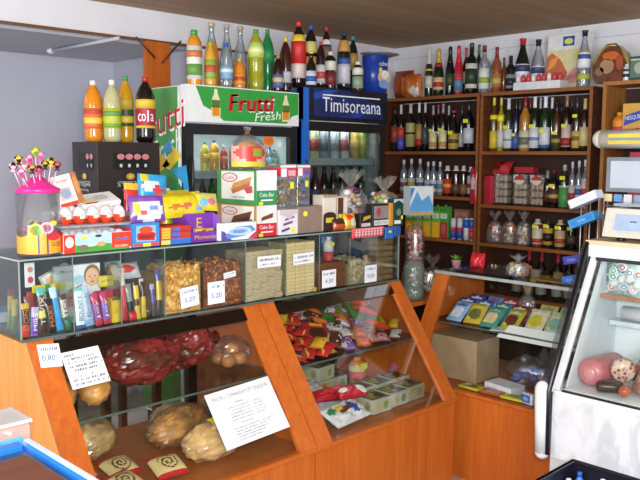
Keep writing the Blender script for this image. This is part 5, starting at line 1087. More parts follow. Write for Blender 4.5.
x = PY(384, 215, 2.965).x; sweets_bag('gift_bag', 'cellophane gift bag with green and pink sweets left of the pale blue carton', (x, 2.965, ZC), .092, PY(385, 178, 3.0).z - ZC, ['#8ab03a', '#a8c04a', '#d86a8a', '#e0d8dc', '#d8c83a', '#b83a5a'], 32, 'cellophane gift bags on the case', 60, cat='gift bag', fill=.66, big=1.0)
cbox('sachet_box', 'small black coffee sachet box with white print, left of the two', 'box', 360, 371.5, 214, 2.84, .05, '#1c1818', [('F', [('r', .1, .12, .9, .36, '#c8c4c0'), ('p', [(.2, .5), (.9, .7), (.9, .9), (.3, .8)], '#c8a03a')])])
t = cbox('sachet_box', 'black coffee sachet box with grey panel and white lettering', 'box', 372, 389.5, 204, 2.84, .05, '#201a1a', [('F', [('r', .08, .36, .92, .92, '#8a8484'), ('r', .1, .08, .95, .3, '#e4e2e0'), ('t', 'NESCAFE', .52, .19, .7, .13, '#1a1a1a'), ('r', .92, .0, 1, 1, '#d8b03a'), ('e', .35, .65, .12, .2, '#b83a4a')])])
cbox('sachet_box', 'orange edged slim packet between the black sachet boxes', 'box', 390, 393, 203, 2.84, .05, '#d88a2a')
cbox('sachet_box', 'dark green coffee sachet box with white lettering at the case end', 'box', 393.5, 403, 199, 2.84, .05, '#1f3a30', [('F', [('r', .05, .06, .75, .2, '#e0e4e0'), ('p', [(.0, .85), (.5, .95), (1, .82), (1, 1), (0, 1)], '#a8c4d8'), ('e', .5, .5, .25, .14, '#6a8a6a'), ('e', .85, .3, .12, .08, '#e0e03a')])])
chk = [('r', .04, .1, .96, .9, '#e0d4d4')] + [('r', .04 + .092 * k, .1 + .27 * j, .04 + .092 * k + .06, .1 + .27 * j + .2, '#c8303c') for k in range(10) for j in range(3)]
def hung(label, px0, px1, py0, py1, col, arts, w_=.008):
    a, b = PY(px0, py0, 2.816), PY(px1, py1, 2.816); zb = PY((px0 + px1) / 2, py1, 2.816).z; zt = PY((px0 + px1) / 2, py0, 2.816).z
    carton('hanging_pack', label, 'packet', b.x - a.x, w_, zt - zb, col, ((a.x + b.x) / 2, 2.8155, zb), 0, arts)
hung('red and white checkered pack taped to the top of the glass case front', 352, 383, 227.5, 237, '#d84048', [('F', chk)])
hung('small bright blue pack with yellow dot taped right of the checkered pack', 385, 393, 227, 238.5, '#2a68b8', [('F', [('e', .55, .6, .18, .12, '#e0dc3a')])])
hung('small dark blue pack taped at the right end of the glass case front', 394.5, 400, 226, 236, '#24549a', [])
pm_ = PY(418, 215, 3.33)
cb = carton('milk_carton', 'pale blue and white carton standing behind the small sachet boxes', 'box', .185, .09, PY(418, 186, 3.33).z - PY(418, 215, 3.33).z, '#d8dce0', (pm_.x, 3.33, pm_.z), -.35, [('F', [('p', [(0, .3), (.3, .85), (.5, .5), (.8, .7), (1, .3), (1, .15), (0, .1)], '#5aa0d8'), ('p', [(0, .5), (.2, .95), (.0, .95)], '#3a86c8'), ('r', 0, 0, 1, .14, '#b8a070')])])
t = empty('pack_stand', (pm_.x, 3.33, .761)); tag(t, 'slim metal stand carrying the pale blue carton behind the case end', 'stand')
MB().lathe([(.05, 0), (.05, .006), (.012, .012)], SILVER, 16).build('base', t); MB().tube([(0, 0, .01), (0, 0, pm_.z - .767)], .006, SILVER, 8).build('post', t); MB().box(-.07, .07, -.035, .035, pm_.z - .768, pm_.z - .7625, SILVER).build('plate', t)

# ------------------------------------------------------------------ inside the long glass case
ZI = CZ0 + .0095
CP = Pile(CASE)
X_ = lambda px: PY(px, 290, CY0).x
def bar(label, px0, px1, pyt, y, cols, tilt=0, text=None, tc='#f0f0f0', lean=-.12, group='snack bars in the glass case', name='snack_bar', w=None, z0=ZI, cat='snack bar'):
    pm = (px0 + px1) / 2; x0, x1 = ony(px0, y, z0).x, ony(px1, y, z0).x; hh = PY(pm, pyt, y).z - z0
    mb = MB(); mb.pillow((x1 - x0) * .96, hh, .016, bands(*cols), None, 6, 12, .07, .1, int(pm))
    if text: mb.text(Matrix.Translation((0, -.0075, hh / 2)) @ Mst, text, 0, 0, hh * .62, (x1 - x0) * .5, mat(tc, .4), .003, PI / 2)
    o = mb.build(name); tag(o, label, cat, group)
    o.matrix_world = Matrix.Translation(((x0 + x1) / 2, y, z0)) @ Matrix.Rotation(lean, 4, 'X') @ Matrix.Rotation(tilt, 4, 'Y'); CP.settle(o, (0, .006, .0004), 50, ZI); return o
bar('black and red snack bar standing at the left corner of the glass case', 21.5, 30, 304, 2.86, [(.3, '#b83a2a'), (.8, '#241a1c'), (1, '#c8a03a')], .05, 'LION', '#d86a2a')
bar('violet snack bar with white lettering near the left corner', 30.5, 38, 308, 2.85, [(.12, '#8a5ab8'), (.7, '#6a3aa0'), (1, '#b8a8d0')], .12, 'Milka', '#f0f0f4')
bar('brown snack bar with a bright yellow band and teal top', 39, 47.5, 288, 2.875, [(.34, '#4a2a20'), (.46, '#e0d83a'), (.85, '#5a3426'), (1, '#5ab0a8')], .02, 'TWIX', '#e8e0d0')
bar('black snack bar with orange lettering left of the sky blue one', 48.5, 57, 299, 2.855, [(1, '#1c1416')], -.06, 'MARS', '#e06a2a')
bar('sky blue snack bar leaning in the middle of the first compartment', 57, 64, 287, 2.875, [(.75, '#3a9ad8'), (1, '#b8d8ea')], -.12)
bar('brown and white snack bar beside the sky blue one', 64, 71, 294, 2.88, [(.35, '#6a4030'), (.8, '#c8bcb4'), (1, '#4a3024')], -.08, 'BIG', '#3a3a5a')
bar('dull green and grey bar behind the brown one', 28, 36, 296, 2.93, [(.6, '#5a7a7a'), (1, '#8a4a4a')], -.05)
bar('dark snack bar behind the sky blue one', 52, 60, 290, 2.95, [(.5, '#3a2a2c'), (1, '#5a7ab0')], .08)
bar('green wrapped bar lying low by the first partition', 66, 73, 318, 2.86, [(1, '#2f6a4a')], -.2)
a, b = PY(36, 292, 2.95), PY(66, 283, 2.95)
carton('display_card', 'yellow and green tray edge behind the bars in the first compartment', 'card', b.x - a.x, .004, .03, '#d8bc2e', ((a.x + b.x) / 2, 2.985, a.z - .01), 0, [('F', [('r', .42, 0, .6, 1, '#3a8a5a'), ('e', .85, .5, .1, .4, '#c8a020')])])
bx = carton('wafer_pack', 'tilted white and tan wafer packet above the bars in the first compartment', 'packet', .125, .03, .045, '#ddd4cf', (0, 0, 0), 0, [('F', [('p', [(.05, .1), (.9, .2), (.95, .9), (.15, .7)], '#d8a880'), ('r', .0, .0, 1, .12, '#c85a5a')])])
p = PY(57, 276, 3.04); bx.matrix_world = Matrix.Translation(p - Vector((0, 0, .015))) @ Matrix.Rotation(-.42, 4, 'Y')
p = PY(30, 287, 3.0); carton('wafer_pack', 'small white card pack with red pictures standing in the first compartment', 'packet', .038, .012, .098, '#d8d8dc', (p.x, 3.0, p.z - .0), 0, [('F', [('e', .5, .72, .3, .12, '#c87a6a'), ('e', .5, .3, .32, .14, '#c83a4a')])])
for n, (px, pyt, cs, l) in enumerate(((25, 296, [(.6, '#c8a02a'), (1, '#3a2a24')], 'gold and brown'), (33, 292, [(.5, '#3a6a8a'), (1, '#b83a34')], 'blue and red'), (44, 294, [(.7, '#8a2a34'), (1, '#d8c8c0')], 'wine red'), (63, 288, [(.5, '#d0d4dc'), (1, '#4a5a9a')], 'silver and blue'), (69, 286, [(.6, '#5a2a20'), (1, '#e0d0b0')], 'chocolate brown'))): bar('%s snack bar in the back row of the first compartment' % l, px - 3.5, px + 3.5, pyt, 2.99, cs, .04 * (n % 3 - 1))
for n, (px, pyt, cs, l) in enumerate(((131, 284, [(.5, '#b82a2a'), (1, '#2a2024')], 'red and black'), (139, 280, [(.4, '#e0c040'), (1, '#7a4a24')], 'yellow topped'), (149, 282, [(.6, '#2a2a3a'), (1, '#8a7ac0')], 'midnight blue'), (160, 280, [(.5, '#3a3034'), (1, '#b8b4b8')], 'charcoal'))): bar('%s snack bar in the back row of the third compartment' % l, px - 3, px + 3, pyt, 2.99, cs, .04 * (n % 3 - 1))
for n, (px, y, pyt, cs, l) in enumerate(((10, 3.03, 290, [(.5, '#7a8a2e'), (.8, '#c8a83a'), (1, '#8a3a2a')], 'olive green packet seen through the left side glass'), (14, 2.96, 300, [(.5, '#4a7a3a'), (1, '#c8b83a')], 'green and yellow packet seen through the left side glass'))):
    bar(l, px - 3, px + 3, pyt, y, cs, .1)
packet('snack_pack', 'blue and white packet lying by the left side glass', 'packet', .09, .09, .04, spots('#2a7ab8', (.5, .2, .5, .2, '#c8d4dc'), (.6, .6, .3, .2, '#3a9ad8')), (1.30, 3.18, ZI), 0, -.9, seed=31)
# second compartment
a, b = Vector((X_(74) + .006, 0, 0)), Vector((X_(122) - .006, 0, 0)); zt = PY(95, 263, 2.99).z
carton('chocolate_box', 'large white chocolate box with a child portrait in the second compartment', 'box', b.x - a.x, .03, zt - ZI, '#dee2ea', ((a.x + b.x) / 2 - .003, 3.0, ZI), 0, [('F', [('t', 'Kinder', .28, .90, .26, .05, '#c03030'), ('r', .10, .895, .14, .925, '#202028'), ('r', 0, .28, 1, .46, '#c83038'), ('p', [(.05, .5), (.4, .62), (.45, .5), (.1, .4)], '#c8a0a0'), ('e', .12, .66, .08, .07, '#e8e04a'), ('e', .5, .74, .14, .08, '#a8c8e0'), ('p', [(.30, .56), (.55, .66), (.6, .58), (.4, .5)], '#c87a7a'),
     ('e', .80, .80, .19, .19, '#8a6440'), ('e', .80, .765, .155, .165, '#e0b090'), ('e', .74, .78, .018, .014, '#3a2a24'), ('e', .86, .78, .018, .014, '#3a2a24'), ('e', .80, .735, .02, .02, '#d09a7c'), ('e', .80, .685, .05, .014, '#b05a50')])])
bar('white and blue coconut bar standing in the second compartment', 76.5, 85.5, 288, 2.86, [(.1, '#3a5ab0'), (.9, '#dfe6ee'), (1, '#7ac0c0')], 0, 'BOUNTY', '#2f58b0')
bar('pale blue bar with white lettering beside the coconut bar', 86.5, 95.5, 286, 2.865, [(.2, '#8aa8d8'), (1, '#b4c6e2')], -.10, 'Almonds', '#5a6aa0')
bar('red and violet bar in the second compartment, left of two', 96, 103, 293, 2.855, [(.15, '#b8304a'), (.7, '#8a4a9a'), (1, '#b83a6a')], -.12, 'Joy', '#e8c8d8')
bar('red and violet bar in the second compartment, right of two', 104, 111, 292, 2.86, [(.15, '#b8304a'), (.7, '#7a5ab0'), (1, '#b83a6a')], -.08, 'Joy', '#d8d0e8')
p = ony(104, 2.90, ZI); carton('bar_tray', 'crimson open tray holding the two red and violet bars', 'tray', .09, .004, PY(104, 290, 2.9).z - ZI, '#a8203c', (p.x, 2.90, ZI), 0)
cbox('bar_tray', 'yellow printed box at the right of the second compartment', 'box', 112, 121, 298, 2.86, .05, '#d0a822', [('F', [('r', .1, .05, .9, .9, '#d8b42e'), ('t', 'SNACK', .5, .5, .6, .1, '#8a5a1a', PI / 2), ('r', .05, .92, .95, 1, '#5a4a20')])], z0=ZI)
p = PY(108, 287, 2.93); carton('display_card', 'yellow card leaning before the child portrait box', 'card', .072, .004, .048, '#d0b42c', (p.x, 2.945, p.z), 0, [('F', [('r', .08, .15, .92, .85, '#dcc850'), ('t', 'pret', .5, .5, .6, .4, '#8a6a1c')])])
# third compartment
bar('tall red and white bar beside the second partition', 122.8, 128, 268, 2.87, [(.25, '#b82a34'), (.7, '#c83a3a'), (1, '#d8c4c4')], 0)
for n, (px0, px1, pyt, y, cs, l) in enumerate(((129, 135, 284, 2.88, [(.5, '#2a2428'), (1, '#8a8a8a')], 'dark grey bar'), (135.5, 141, 279, 2.86, [(.3, '#d8b02a'), (.5, '#5a2a24'), (.8, '#d8b83a'), (1, '#3a2424')], 'yellow and brown bar'), (141.5, 146.5, 282, 2.87, [(.55, '#c8a82c'), (1, '#4a2a2a')], 'mustard bar'), (147, 151.5, 280, 2.86, [(.4, '#3a2c34'), (.85, '#6a5ab0'), (1, '#c8c4d0')], 'violet bar'), (152, 156.5, 284, 2.87, [(.4, '#4a3a44'), (.8, '#5a4a9a'), (1, '#a89ac0')], 'slim purple bar'), (157, 162.5, 270, 2.87, [(.3, '#2a2428'), (.6, '#d0b02e'), (.75, '#d0b02e'), (1, '#5a50a8')], 'yellow and violet bar'))):
    bar('%s standing in the third compartment, %s from left' % (l, ORD[n]), px0, px1, pyt, y, cs, .05 * ((n % 3) - 1))
packet('sweets_pack', 'silvery bag with red print slumped over the bars of the third compartment', 'bag', .135, .075, .06, spots('#c4c6cc', (.45, .5, .28, .25, '#c83a34'), (.3, .4, .1, .12, '#d86a5a')), (X_(144), 2.955, PY(143, 278, 2.93).z), 0, -.5, seed=35)
packet('sweets_pack', 'small red packet at the foot of the third compartment', 'packet', .035, .04, .02, spots('#b8202c'), (PY(134, 318, 2.84).x, 2.845, ZI), 0, -.2, seed=36)
rnd = random.Random(12); mb = MB()
for k in range(26): mb.ell((rnd.uniform(-.06, .06), rnd.uniform(-.02, .08), rnd.uniform(.009, .03)), (.012, .011, .008), mat(rnd.choice(['#3a2a2c', '#c8c4c8', '#5a3a3a', '#8a8088', '#a83a3a']), .25), 7, 5)
s_ = tag(mb.build('wrapped_sweets'), 'loose dark wrapped sweets on the floor of the third compartment', 'sweets', kind='stuff'); place(s_, (X_(144), 2.90, ZI))
# bulk biscuits
def heap(name, label, cat, x0, x1, h, cols, size, n, seed, flat=.7, y0=2.836, y1=3.05, sq=False):
    rnd = random.Random(seed); mb = MB(); w = x1 - x0
    mb.box(-w / 2 + .004, w / 2 - .004, size * 1.6, y1 - y0, 0, h * .90, mat(cols[0], .8))
    for k in range(n):
        f = rnd.random(); x = rnd.uniform(-w / 2 + size * 1.3, w / 2 - size * 1.3); s_ = size * rnd.uniform(.75, 1.15)
        if f < .72: y = rnd.uniform(size * 1.3, size * 1.9); z = rnd.uniform(size * 1.2, h)
        else: y = rnd.uniform(.025, y1 - y0 - size); z = h * rnd.uniform(.9, 1.03)
        M = Matrix.Translation((x, y, z)) @ Matrix.Rotation(rnd.uniform(0, 6), 4, 'Y') @ Matrix.Rotation(rnd.uniform(-.6, .6), 4, 'X')
        if sq: mb.box(-s_, s_, -s_ * .4, s_ * .4, -s_ * .8, s_ * .8, mat(rnd.choice(cols), .7, .2, 60), M, c=s_ * .15)
        else: mb.ell((0, 0, 0), (s_, s_ * flat, s_), mat(rnd.choice(cols), .6, .2, 60), 8, 5, M, rough=.3, seed=k)
    o = mb.build(name); tag(o, label, cat, kind='stuff'); place(o, ((x0 + x1) / 2, y0, ZI)); return o
hz = PY(186, 268, 2.85).z - ZI; heap('puffed_snacks', 'heap of golden puffed snacks filling the fourth glass compartment', 'snacks', X_(167.5), X_(205.5), hz, ['#c88a38', '#d89c44', '#e2ae58', '#b87a2c', '#e8bc6c'], .0145, 330, 51)
hz = PY(225, 264, 2.85).z - ZI; heap('pretzels', 'heap of dark brown pretzel bits filling the fifth glass compartment', 'snacks', X_(207), X_(245.5), hz, ['#7a3c1c', '#8c4c26', '#9a562c', '#6a3216', '#b87036'], .0105, 520, 52)
x0, x1 = X_(166.5), X_(246); p_ = X_(206); o = MB().box(-.002, .002, 0, .40, 0, .2, GLASS).build('divider_pane'); tag(o, 'short clear pane between the golden and dark brown snacks', 'pane'); place(o, (p_, 2.835, ZI))
# stacked wafers
xs0, xs1 = X_(247.5), X_(286); nC = 5; cw = (xs1 - xs0 - .012) / nC; hT = PY(266, 240, 2.85).z - ZI; nR = 9; rh = .24 / nR
src = None
for i in range(nC):
    for j in range(nR):
        if src is None:
            mb = MB(); mb.box(-cw / 2 + .001, cw / 2 - .001, 0, .16, .0005, rh - .0005, mat('#cbb698', .7, .25, 50), c=.001)
            for q_ in range(3): mb.box(-cw / 2 + .0008, cw / 2 - .0008, -.0006, .001, rh * (.22 + .27 * q_), rh * (.29 + .27 * q_), mat('#94795a', .8))
            src = o = mb.build('wafer')
        else: o = src.copy(); COL.objects.link(o)
        tag(o, 'greyish layered wafer block in the stack behind the first white price card', 'wafer', 'grey brown wafer blocks in the glass case'); place(o, (xs0 + .008 + cw * (i + .5), 2.845 + .004 * ((i * 5 + j * 3) % 4), ZI + j * rh), 0)
xs0, xs1 = X_(288), X_(319); nC = 9; cw = (xs1 - xs0 - .012) / nC; src = None
for i in range(nC):
    hh = PY(303, 242, 2.85).z - ZI - .012 * ((i * 7) % 3)
    if src is None:
        mb = MB(); mb.box(-cw / 2 + .0015, cw / 2 - .0015, 0, .14, 0, hh, mat('#dcc596', .7, .2, 50), c=.002)
        for q_ in range(14): mb.box(-cw / 2 + .001, cw / 2 - .001, -.0006, .001, hh * (.04 + .068 * q_), hh * (.055 + .068 * q_), mat('#c8aa74', .8))
        src = o = mb.build('wafer_sheet')
    else: o = src.copy(); COL.objects.link(o)
    tag(o, 'tall pale wafer sheet standing in the row behind the second white price card', 'wafer', 'pale wafer sheets in the glass case'); place(o, (xs0 + .006 + cw * (i + .5), 2.845 + .003 * (i % 3), ZI), 0)
carton('price_chip', 'tiny orange price square at the foot of the pale wafer sheets', 'price tag', .02, .002, .022, '#e0b02a', (X_(316), 2.833, ZI + .002))
a, b = X_(321.5), X_(349.5); hb = PY(335, 262, 2.86).z - ZI
carton('open_carton', 'brown card box in the glass case below the red and white tin', 'box', b - a, .2, hb, '#7a4a2c', ((a + b) / 2, 2.96, ZI), 0, [('F', [('r', 0, .62, 1, .66, '#5a3420'), ('r', .55, .3, 1, .33, '#5a3420')])])
p = ony(341.5, 2.90, ZI + hb); bottle('red_white_tin', 'small red and white tin standing on the brown card box', (X_(342), 2.93, ZI + hb + .001), PY(341, 237, 2.9).z - ZI - hb, .027, 'jug', '#d8d0d0', '#d8d8d0', [(.0, .40, '#b83a40'), (.40, .75, '#d8d4d4')], price=.72, cat='tin')
heap('nuts', 'heap of beige puffed balls right of the brown card box', 'snacks', X_(351.5), X_(376), PY(363, 260, 2.85).z - ZI, ['#b09a7c', '#c0aa8c', '#a88e6c', '#cab89a'], .0165, 120, 53, .9)
packet('snack_pack', 'bright blue bag behind the beige balls', 'bag', .10, .11, .05, spots('#1f5ab0', (.5, .5, .3, .2, '#3a7ad0')), (X_(362) + .04, 3.13, ZI + .165), 0, -.2, seed=38)
src = None
for i in range(2):
    for j in range(7):
        if src is None:
            mb = MB(); mb.box(-.033, .033, 0, .07, 0, .030, mat('#b8935c', .6, .3, 60), c=.006); src = o = mb.build('biscuit')
        else: o = src.copy(); COL.objects.link(o)
        tag(o, 'tan biscuit stacked in the last compartment of the glass case', 'biscuit', 'tan biscuits in the last compartment'); place(o, (X_(378) + .045 + i * .075, 2.845, ZI + j * .0335))
tag(MB().box(X_(378) + .004, CX1 - .012, 2.835, 2.93, ZI + .0002, ZI + .25, FILM).build('biscuit_wrapping'), 'clear wrapping round the tan biscuits at the case end', 'wrapping')

# ------------------------------------------------------------------ paper notices on the glass
def paper(name, label, tl, tr, bl, draw, group=None, cat='paper notice', col=PAPER):
    """tl, tr, bl: corners in space"""
    ux = tr - tl; w = ux.length; ux = ux / w; up = tl - bl; up = up - ux * up.dot(ux); h = up.length; up = up / h; nz = ux.cross(up)
    M = Matrix(((ux.x, up.x, nz.x, 0), (ux.y, up.y, nz.y, 0), (ux.z, up.z, nz.z, 0), (0, 0, 0, 1)))
    mb = MB(); mb.box(0, w, 0, h, -.0003, .0003, col); draw(mb, Matrix.Identity(4), w, h)
    o = mb.build(name); tag(o, label, cat, group); o.matrix_world = Matrix.Translation(bl) @ M; return o
nrm = Vector((0, slant(0, -1)[0] - YB, slant(0, -1)[1] - ZB))
def SL(px, py, off=-.002):     # point of the photograph on the slanted glass
    a0 = Vector((0, slant(.0, off)[0], slant(0, off)[1])); d = Vector(ray(px, py)); tt = nrm.dot(a0 - Vector((0, 0, H))) / nrm.dot(d); return d * tt + Vector((0, 0, H))
def notes(rows, ink=INK, big=0):
    def d(mb, M, w, h):
        for k, (v, u0, u1, s) in enumerate(rows): mb.scrawl(M, u0 * w, v * h, u1 * w, ink, s * h, seed=k + int(w * 1000))
    return d
def bignote(mb, M, w, h):
    mb.text(M, 'PENTRU COMANDATI PT CRACIUN', w * .5, h * .87, w * .86, h * .07, mat('#7a7c88', .8, 0))
    mb.text(M, 'MENIU', w * .44, h * .73, w * .12, h * .03, INK); mb.text(M, 'PRAJITURI', w * .44, h * .36, w * .18, h * .03, INK)
    for k in range(5): mb.scrawl(M, w * .24, h * (.65 - .055 * k), w * .56, INK, h * .02, seed=k); mb.scrawl(M, w * .62, h * (.65 - .055 * k), w * .76, INK, h * .02, seed=k + 9)
    for k in range(5): mb.scrawl(M, w * .22, h * (.28 - .05 * k), w * (.82 - .06 * k), INK, h * .02, seed=k + 20)
paper('price_notice', 'big white printed notice taped slantwise over the bread case glass', SL(200.5, 397), SL(264.5, 377), SL(227, 451), bignote)
paper('price_notice', 'white handwritten notice at the left end of the bread case glass', SL(62.5, 353), SL(100, 345), SL(73, 390), notes([(.86, .06, .3, .07), (.76, .06, .8, .07), (.66, .08, .9, .07), (.55, .06, .92, .07), (.44, .1, .86, .07), (.28, .3, .6, .07), (.18, .1, .9, .07), (.07, .1, .94, .07)]))
paper('price_notice', 'small white note with blue price stuck on the left wooden stile', SL(34, 345), SL(56, 343.5), SL(41, 368), lambda mb, M, w, h: (mb.scrawl(M, .12 * w, .72 * h, .85 * w, BLUEINK, .14 * h), mb.text(M, '0,80', .42 * w, .38 * h, .6 * w, .28 * h, BLUEINK)))
YF = CY0 - .0015
def gp(px, py): return PY(px, py, YF)
for n, (tl, tr, bl, l, txt) in enumerate((((180, 289), (198, 284.5), (181.5, 309), 'white price card with blue writing before the golden puffed snacks', '5,20'), ((206.5, 283), (223.5, 280.5), (208, 305), 'white price card with blue writing before the dark pretzel bits', '5,20'), ((223, 273.5), (235, 270.5), (224, 279), 'small white strip above the dark pretzel bits', None), ((256.5, 257), (280, 254.5), (257.5, 268.5), 'wide white price card before the greyish wafer blocks', None), ((293, 254.5), (313.5, 251.5), (293.5, 265.5), 'wide white price card before the pale wafer sheets', None), ((321, 271), (335, 269), (322, 288.5), 'white price card before the brown card box', '4,50'), ((363.5, 266), (375.5, 264.5), (364.5, 283), 'white price card before the beige balls', '9,00'))):
    ink = BLUEINK if n < 2 else INK
    def d(mb, M, w, h, ink=ink, txt=txt):
        if txt: mb.scrawl(M, .1 * w, .72 * h, .9 * w, ink, .14 * h, seed=n); mb.text(M, txt, .5 * w, .36 * h, .6 * w, .26 * h, ink)
        else: mb.scrawl(M, .08 * w, .58 * h, .9 * w, ink, .22 * h, seed=n); mb.scrawl(M, .08 * w, .2 * h, .8 * w, ink, .18 * h, seed=n + 3)
    paper('price_card', l, gp(*tl), gp(*tr), gp(*bl), d, 'price cards on the glass case', 'price card')

# ------------------------------------------------------------------ bread unit
ZS = .6535; ZFL = .3395
CRUST = mat('#b5743a', .45, .4, 10, bump=.2); CRUST2 = mat('#cc904c', .4, .42, 9, bump=.2); PALE = mat('#e2b678', .45, .34, 9, bump=.2)
P1 = Pile(UNIT1)
def loaf(name, label, loc, rx, ry, rz_, rot, m, seed, group=None, wrap=True, cuts=True, cat='bread', tilt=0):
    t = empty(name, loc); tag(t, label, cat, group)
    t.matrix_world = Matrix.Translation(loc) @ Matrix.Rotation(rot, 4, 'Z') @ Matrix.Rotation(tilt, 4, 'X')
    mb = MB(); mb.ell((0, 0, rz_ * 1.09), (rx, ry, rz_), m, 30, 18, rough=.18, seed=seed, freq=9, crinkle=.012)
    mb.build('loaf', t)
    if cuts:
        mb = MB()
        for k in (-1, 0, 1): mb.ell((k * rx * .45, 0, rz_ * 1.72), (rx * .10, ry * .55, rz_ * .22), PALE, 10, 6, Matrix.Rotation(0, 4, 'Z'))
        mb.build('crust_cuts', t)
    if wrap:
        mb = MB(); mb.ell((0, 0, rz_ * 1.12), (rx * 1.05, ry * 1.05, rz_ * 1.01), FILM, 40, 26, rough=.10, seed=seed + 5, freq=12, crinkle=.075, smooth=False)
        mb.tube([(rx * 1.05, 0, rz_), (rx * 1.2, .01, rz_ * 1.0), (rx * 1.3, .0, rz_ * .8)], [.014, .006, .02], FILM, 8); mb.build('wrapping', t)
    P1.settle(t, (0, .006, .0), 40, (ZS if loc[2] > .6 else ZFL) + .001); return t
p = PZ(101, 414, ZS); loaf('bread_roll', 'round golden bread roll just right of the left stile, front of its shelf', (1.485, 2.735, ZS), .062, .085, .060, -.5, CRUST2, 1, 'bread rolls on the upper shelf', False, False)
loaf('bread_roll', 'golden bread roll half hidden by the left stile', (1.362, 2.77, ZS), .058, .10, .055, -.45, CRUST2, 2, 'bread rolls on the upper shelf', False, False)
loaf('bread_roll', 'golden bread roll farther back behind the handwritten notice', (1.44, 2.98, ZS), .06, .10, .055, -.5, CRUST, 3, 'bread rolls on the upper shelf', False, False)
# sweet breads in red printed bags
def redfn(seed):
    a, b, c, d = mat('#74241f', .2, .3, 22), mat('#54261a', .25, .3, 18), mat('#842a2a', .2, .2, 22), mat('#94443a', .25, .2)
    def fn(u, v, fr):
        q = noise.noise(Vector((u * 3.2 + seed, v * 3.2, seed * 2.1)))
        return b if q > .22 else c if q < -.28 else d if .05 < q < .08 else a
    return fn
for n, (x, y, rx, ry, rz_, rot, l) in enumerate(((1.755, 2.875, .17, .112, .105, -.05, 'front left on the upper shelf'), (2.03, 2.87, .105, .11, .105, .1, 'front right on the upper shelf'), (2.02, 3.10, .115, .085, .085, .1, 'at the back beside the small buns'), (1.66, 3.10, .15, .085, .085, -.05, 'behind the front left one'), (1.72, 2.99, .12, .07, .035, -.1, 'uppermost at the left of the pile'), (2.02, 2.985, .09, .065, .035, .2, 'uppermost beside the small buns'))):
    fn0 = redfn(n + 1.3); fn = lambda i, k, f=fn0: f(k * 2.0, i * 1.2, True)
    t = empty('sweet_bread_bag', (x, y, ZS), rot); tag(t, 'sweet bread in a dark red glossy bag, %s' % l, 'bread', 'sweet breads in red bags')
    mb = MB(); mb.ell((0, 0, rz_ * 1.12), (rx, ry, rz_), None, 48, 30, rough=.14, seed=n + 2, freq=8, fn=fn, crinkle=.036, smooth=False); mb.build('printed_bag', t)
    mb = MB(); sd = 1 if n % 2 else -1; pr = [(.05, 0), (.018, .03), (.012, .04), (.04, .085)]
    mb.lathe(pr, mat('#7c2420', .22, .3, 22), 14, Matrix.Translation((sd * rx * .86, 0, rz_ * 1.1)) @ Matrix.Rotation(sd * PI / 2, 4, 'Y') @ Matrix.Scale(.8, 4)); mb.build('twisted_end', t)
    P1.settle(t, (0, .004, .004) if n < 2 else (0, 0, .006), 46, ZS + .002, .943)
for k, (x, y, z, r_) in enumerate(((2.18, 2.815, .014, .036), (2.252, 2.82, .014, .036), (2.18, 2.89, .014, .036), (2.215, 2.835, .070, .036), (2.25, 2.89, .014, .036))):
    mb = MB(); mb.ell((0, 0, r_ * .8), (r_, r_, r_ * .8), mat('#c07c40', .4, .3, 16, bump=.2), 16, 9, rough=.12, seed=k); o = mb.build('bun'); tag(o, 'small brown bun in the clear bag by the right stile of the bread unit', 'bun', 'buns in the clear bag'); place(o, (x, y, ZS + z + .004))
t = MB(); t.ell((0, 0, .08), (.098, .108, .072), FILM, 34, 22, rough=.08, seed=9, freq=12, crinkle=.045, smooth=False); o = t.build('clear_bag'); tag(o, 'clear bag round the small brown buns beside the red bags', 'bag'); place(o, (2.215, 2.845, ZS + .004))
# lower floor
loaf('wrapped_loaf', 'long wrapped loaf under the red bags, left of the pair', (1.95, 2.88, ZFL + .006), .185, .10, .085, .30, CRUST2, 11, 'wrapped loaves on the unit floor', cuts=True)
loaf('wrapped_loaf', 'pale wrapped loaf with a yellow price sticker at the front', (1.955, 2.64, ZFL + .006), .15, .10, .082, .2, PALE, 12, 'wrapped loaves on the unit floor', cuts=False)
mb = MB(); mb.box(-.042, .042, -.022, .022, 0, .001, mat('#e0d02a', .5)); mb.box(.0, .04, -.02, .02, .001, .0014, mat('#eae6c8', .5)); o = mb.build('price_sticker'); tag(o, 'yellow price sticker on the pale wrapped loaf', 'sticker'); o.matrix_world = Matrix.Translation((1.95, 2.60, ZFL + .192)) @ Matrix.Rotation(.25, 4, 'Z') @ Matrix.Rotation(.2, 4, 'X')
loaf('wrapped_loaf', 'round brown loaf below the big printed notice', (2.195, 2.60, ZFL + .003), .095, .075, .062, .1, mat('#9a5e2e', .5, .35, 12, bump=.3), 13, 'wrapped loaves on the unit floor', cuts=False)
loaf('wrapped_loaf', 'wrapped pale pastry at the back under the shelf', (2.06, 3.10, ZFL + .003), .12, .08, .055, .2, PALE, 14, 'wrapped loaves on the unit floor', cuts=False)
loaf('wrapped_loaf', 'dark round loaf behind the big printed notice', (2.24, 2.93, ZFL + .003), .07, .07, .065, 0, CRUST, 15, 'wrapped loaves on the unit floor', cuts=False)
loaf('clear_bag_of_rolls', 'crumpled clear bag of rolls at the left behind the swirl packets', (1.58, 3.0, ZFL + .006), .11, .09, .085, .4, PALE, 16, None, cuts=False, cat='bread')
def swirl(seed):
    a, b, c, d = mat('#d8c48a', .3), mat('#b8242c', .3), mat('#4a2418', .3), mat('#e0d098', .3)
    def fn(u, v, fr):
        q = ((u - .5) ** 2 + (v - .5) ** 2) ** .5; an = math.atan2(v - .5, u - .5)
        if v > .82 or v < .12: return b
        return c if abs((q * 7 - an / 6.28 + seed) % 1 - .5) < .16 and q < .33 else a
    return fn
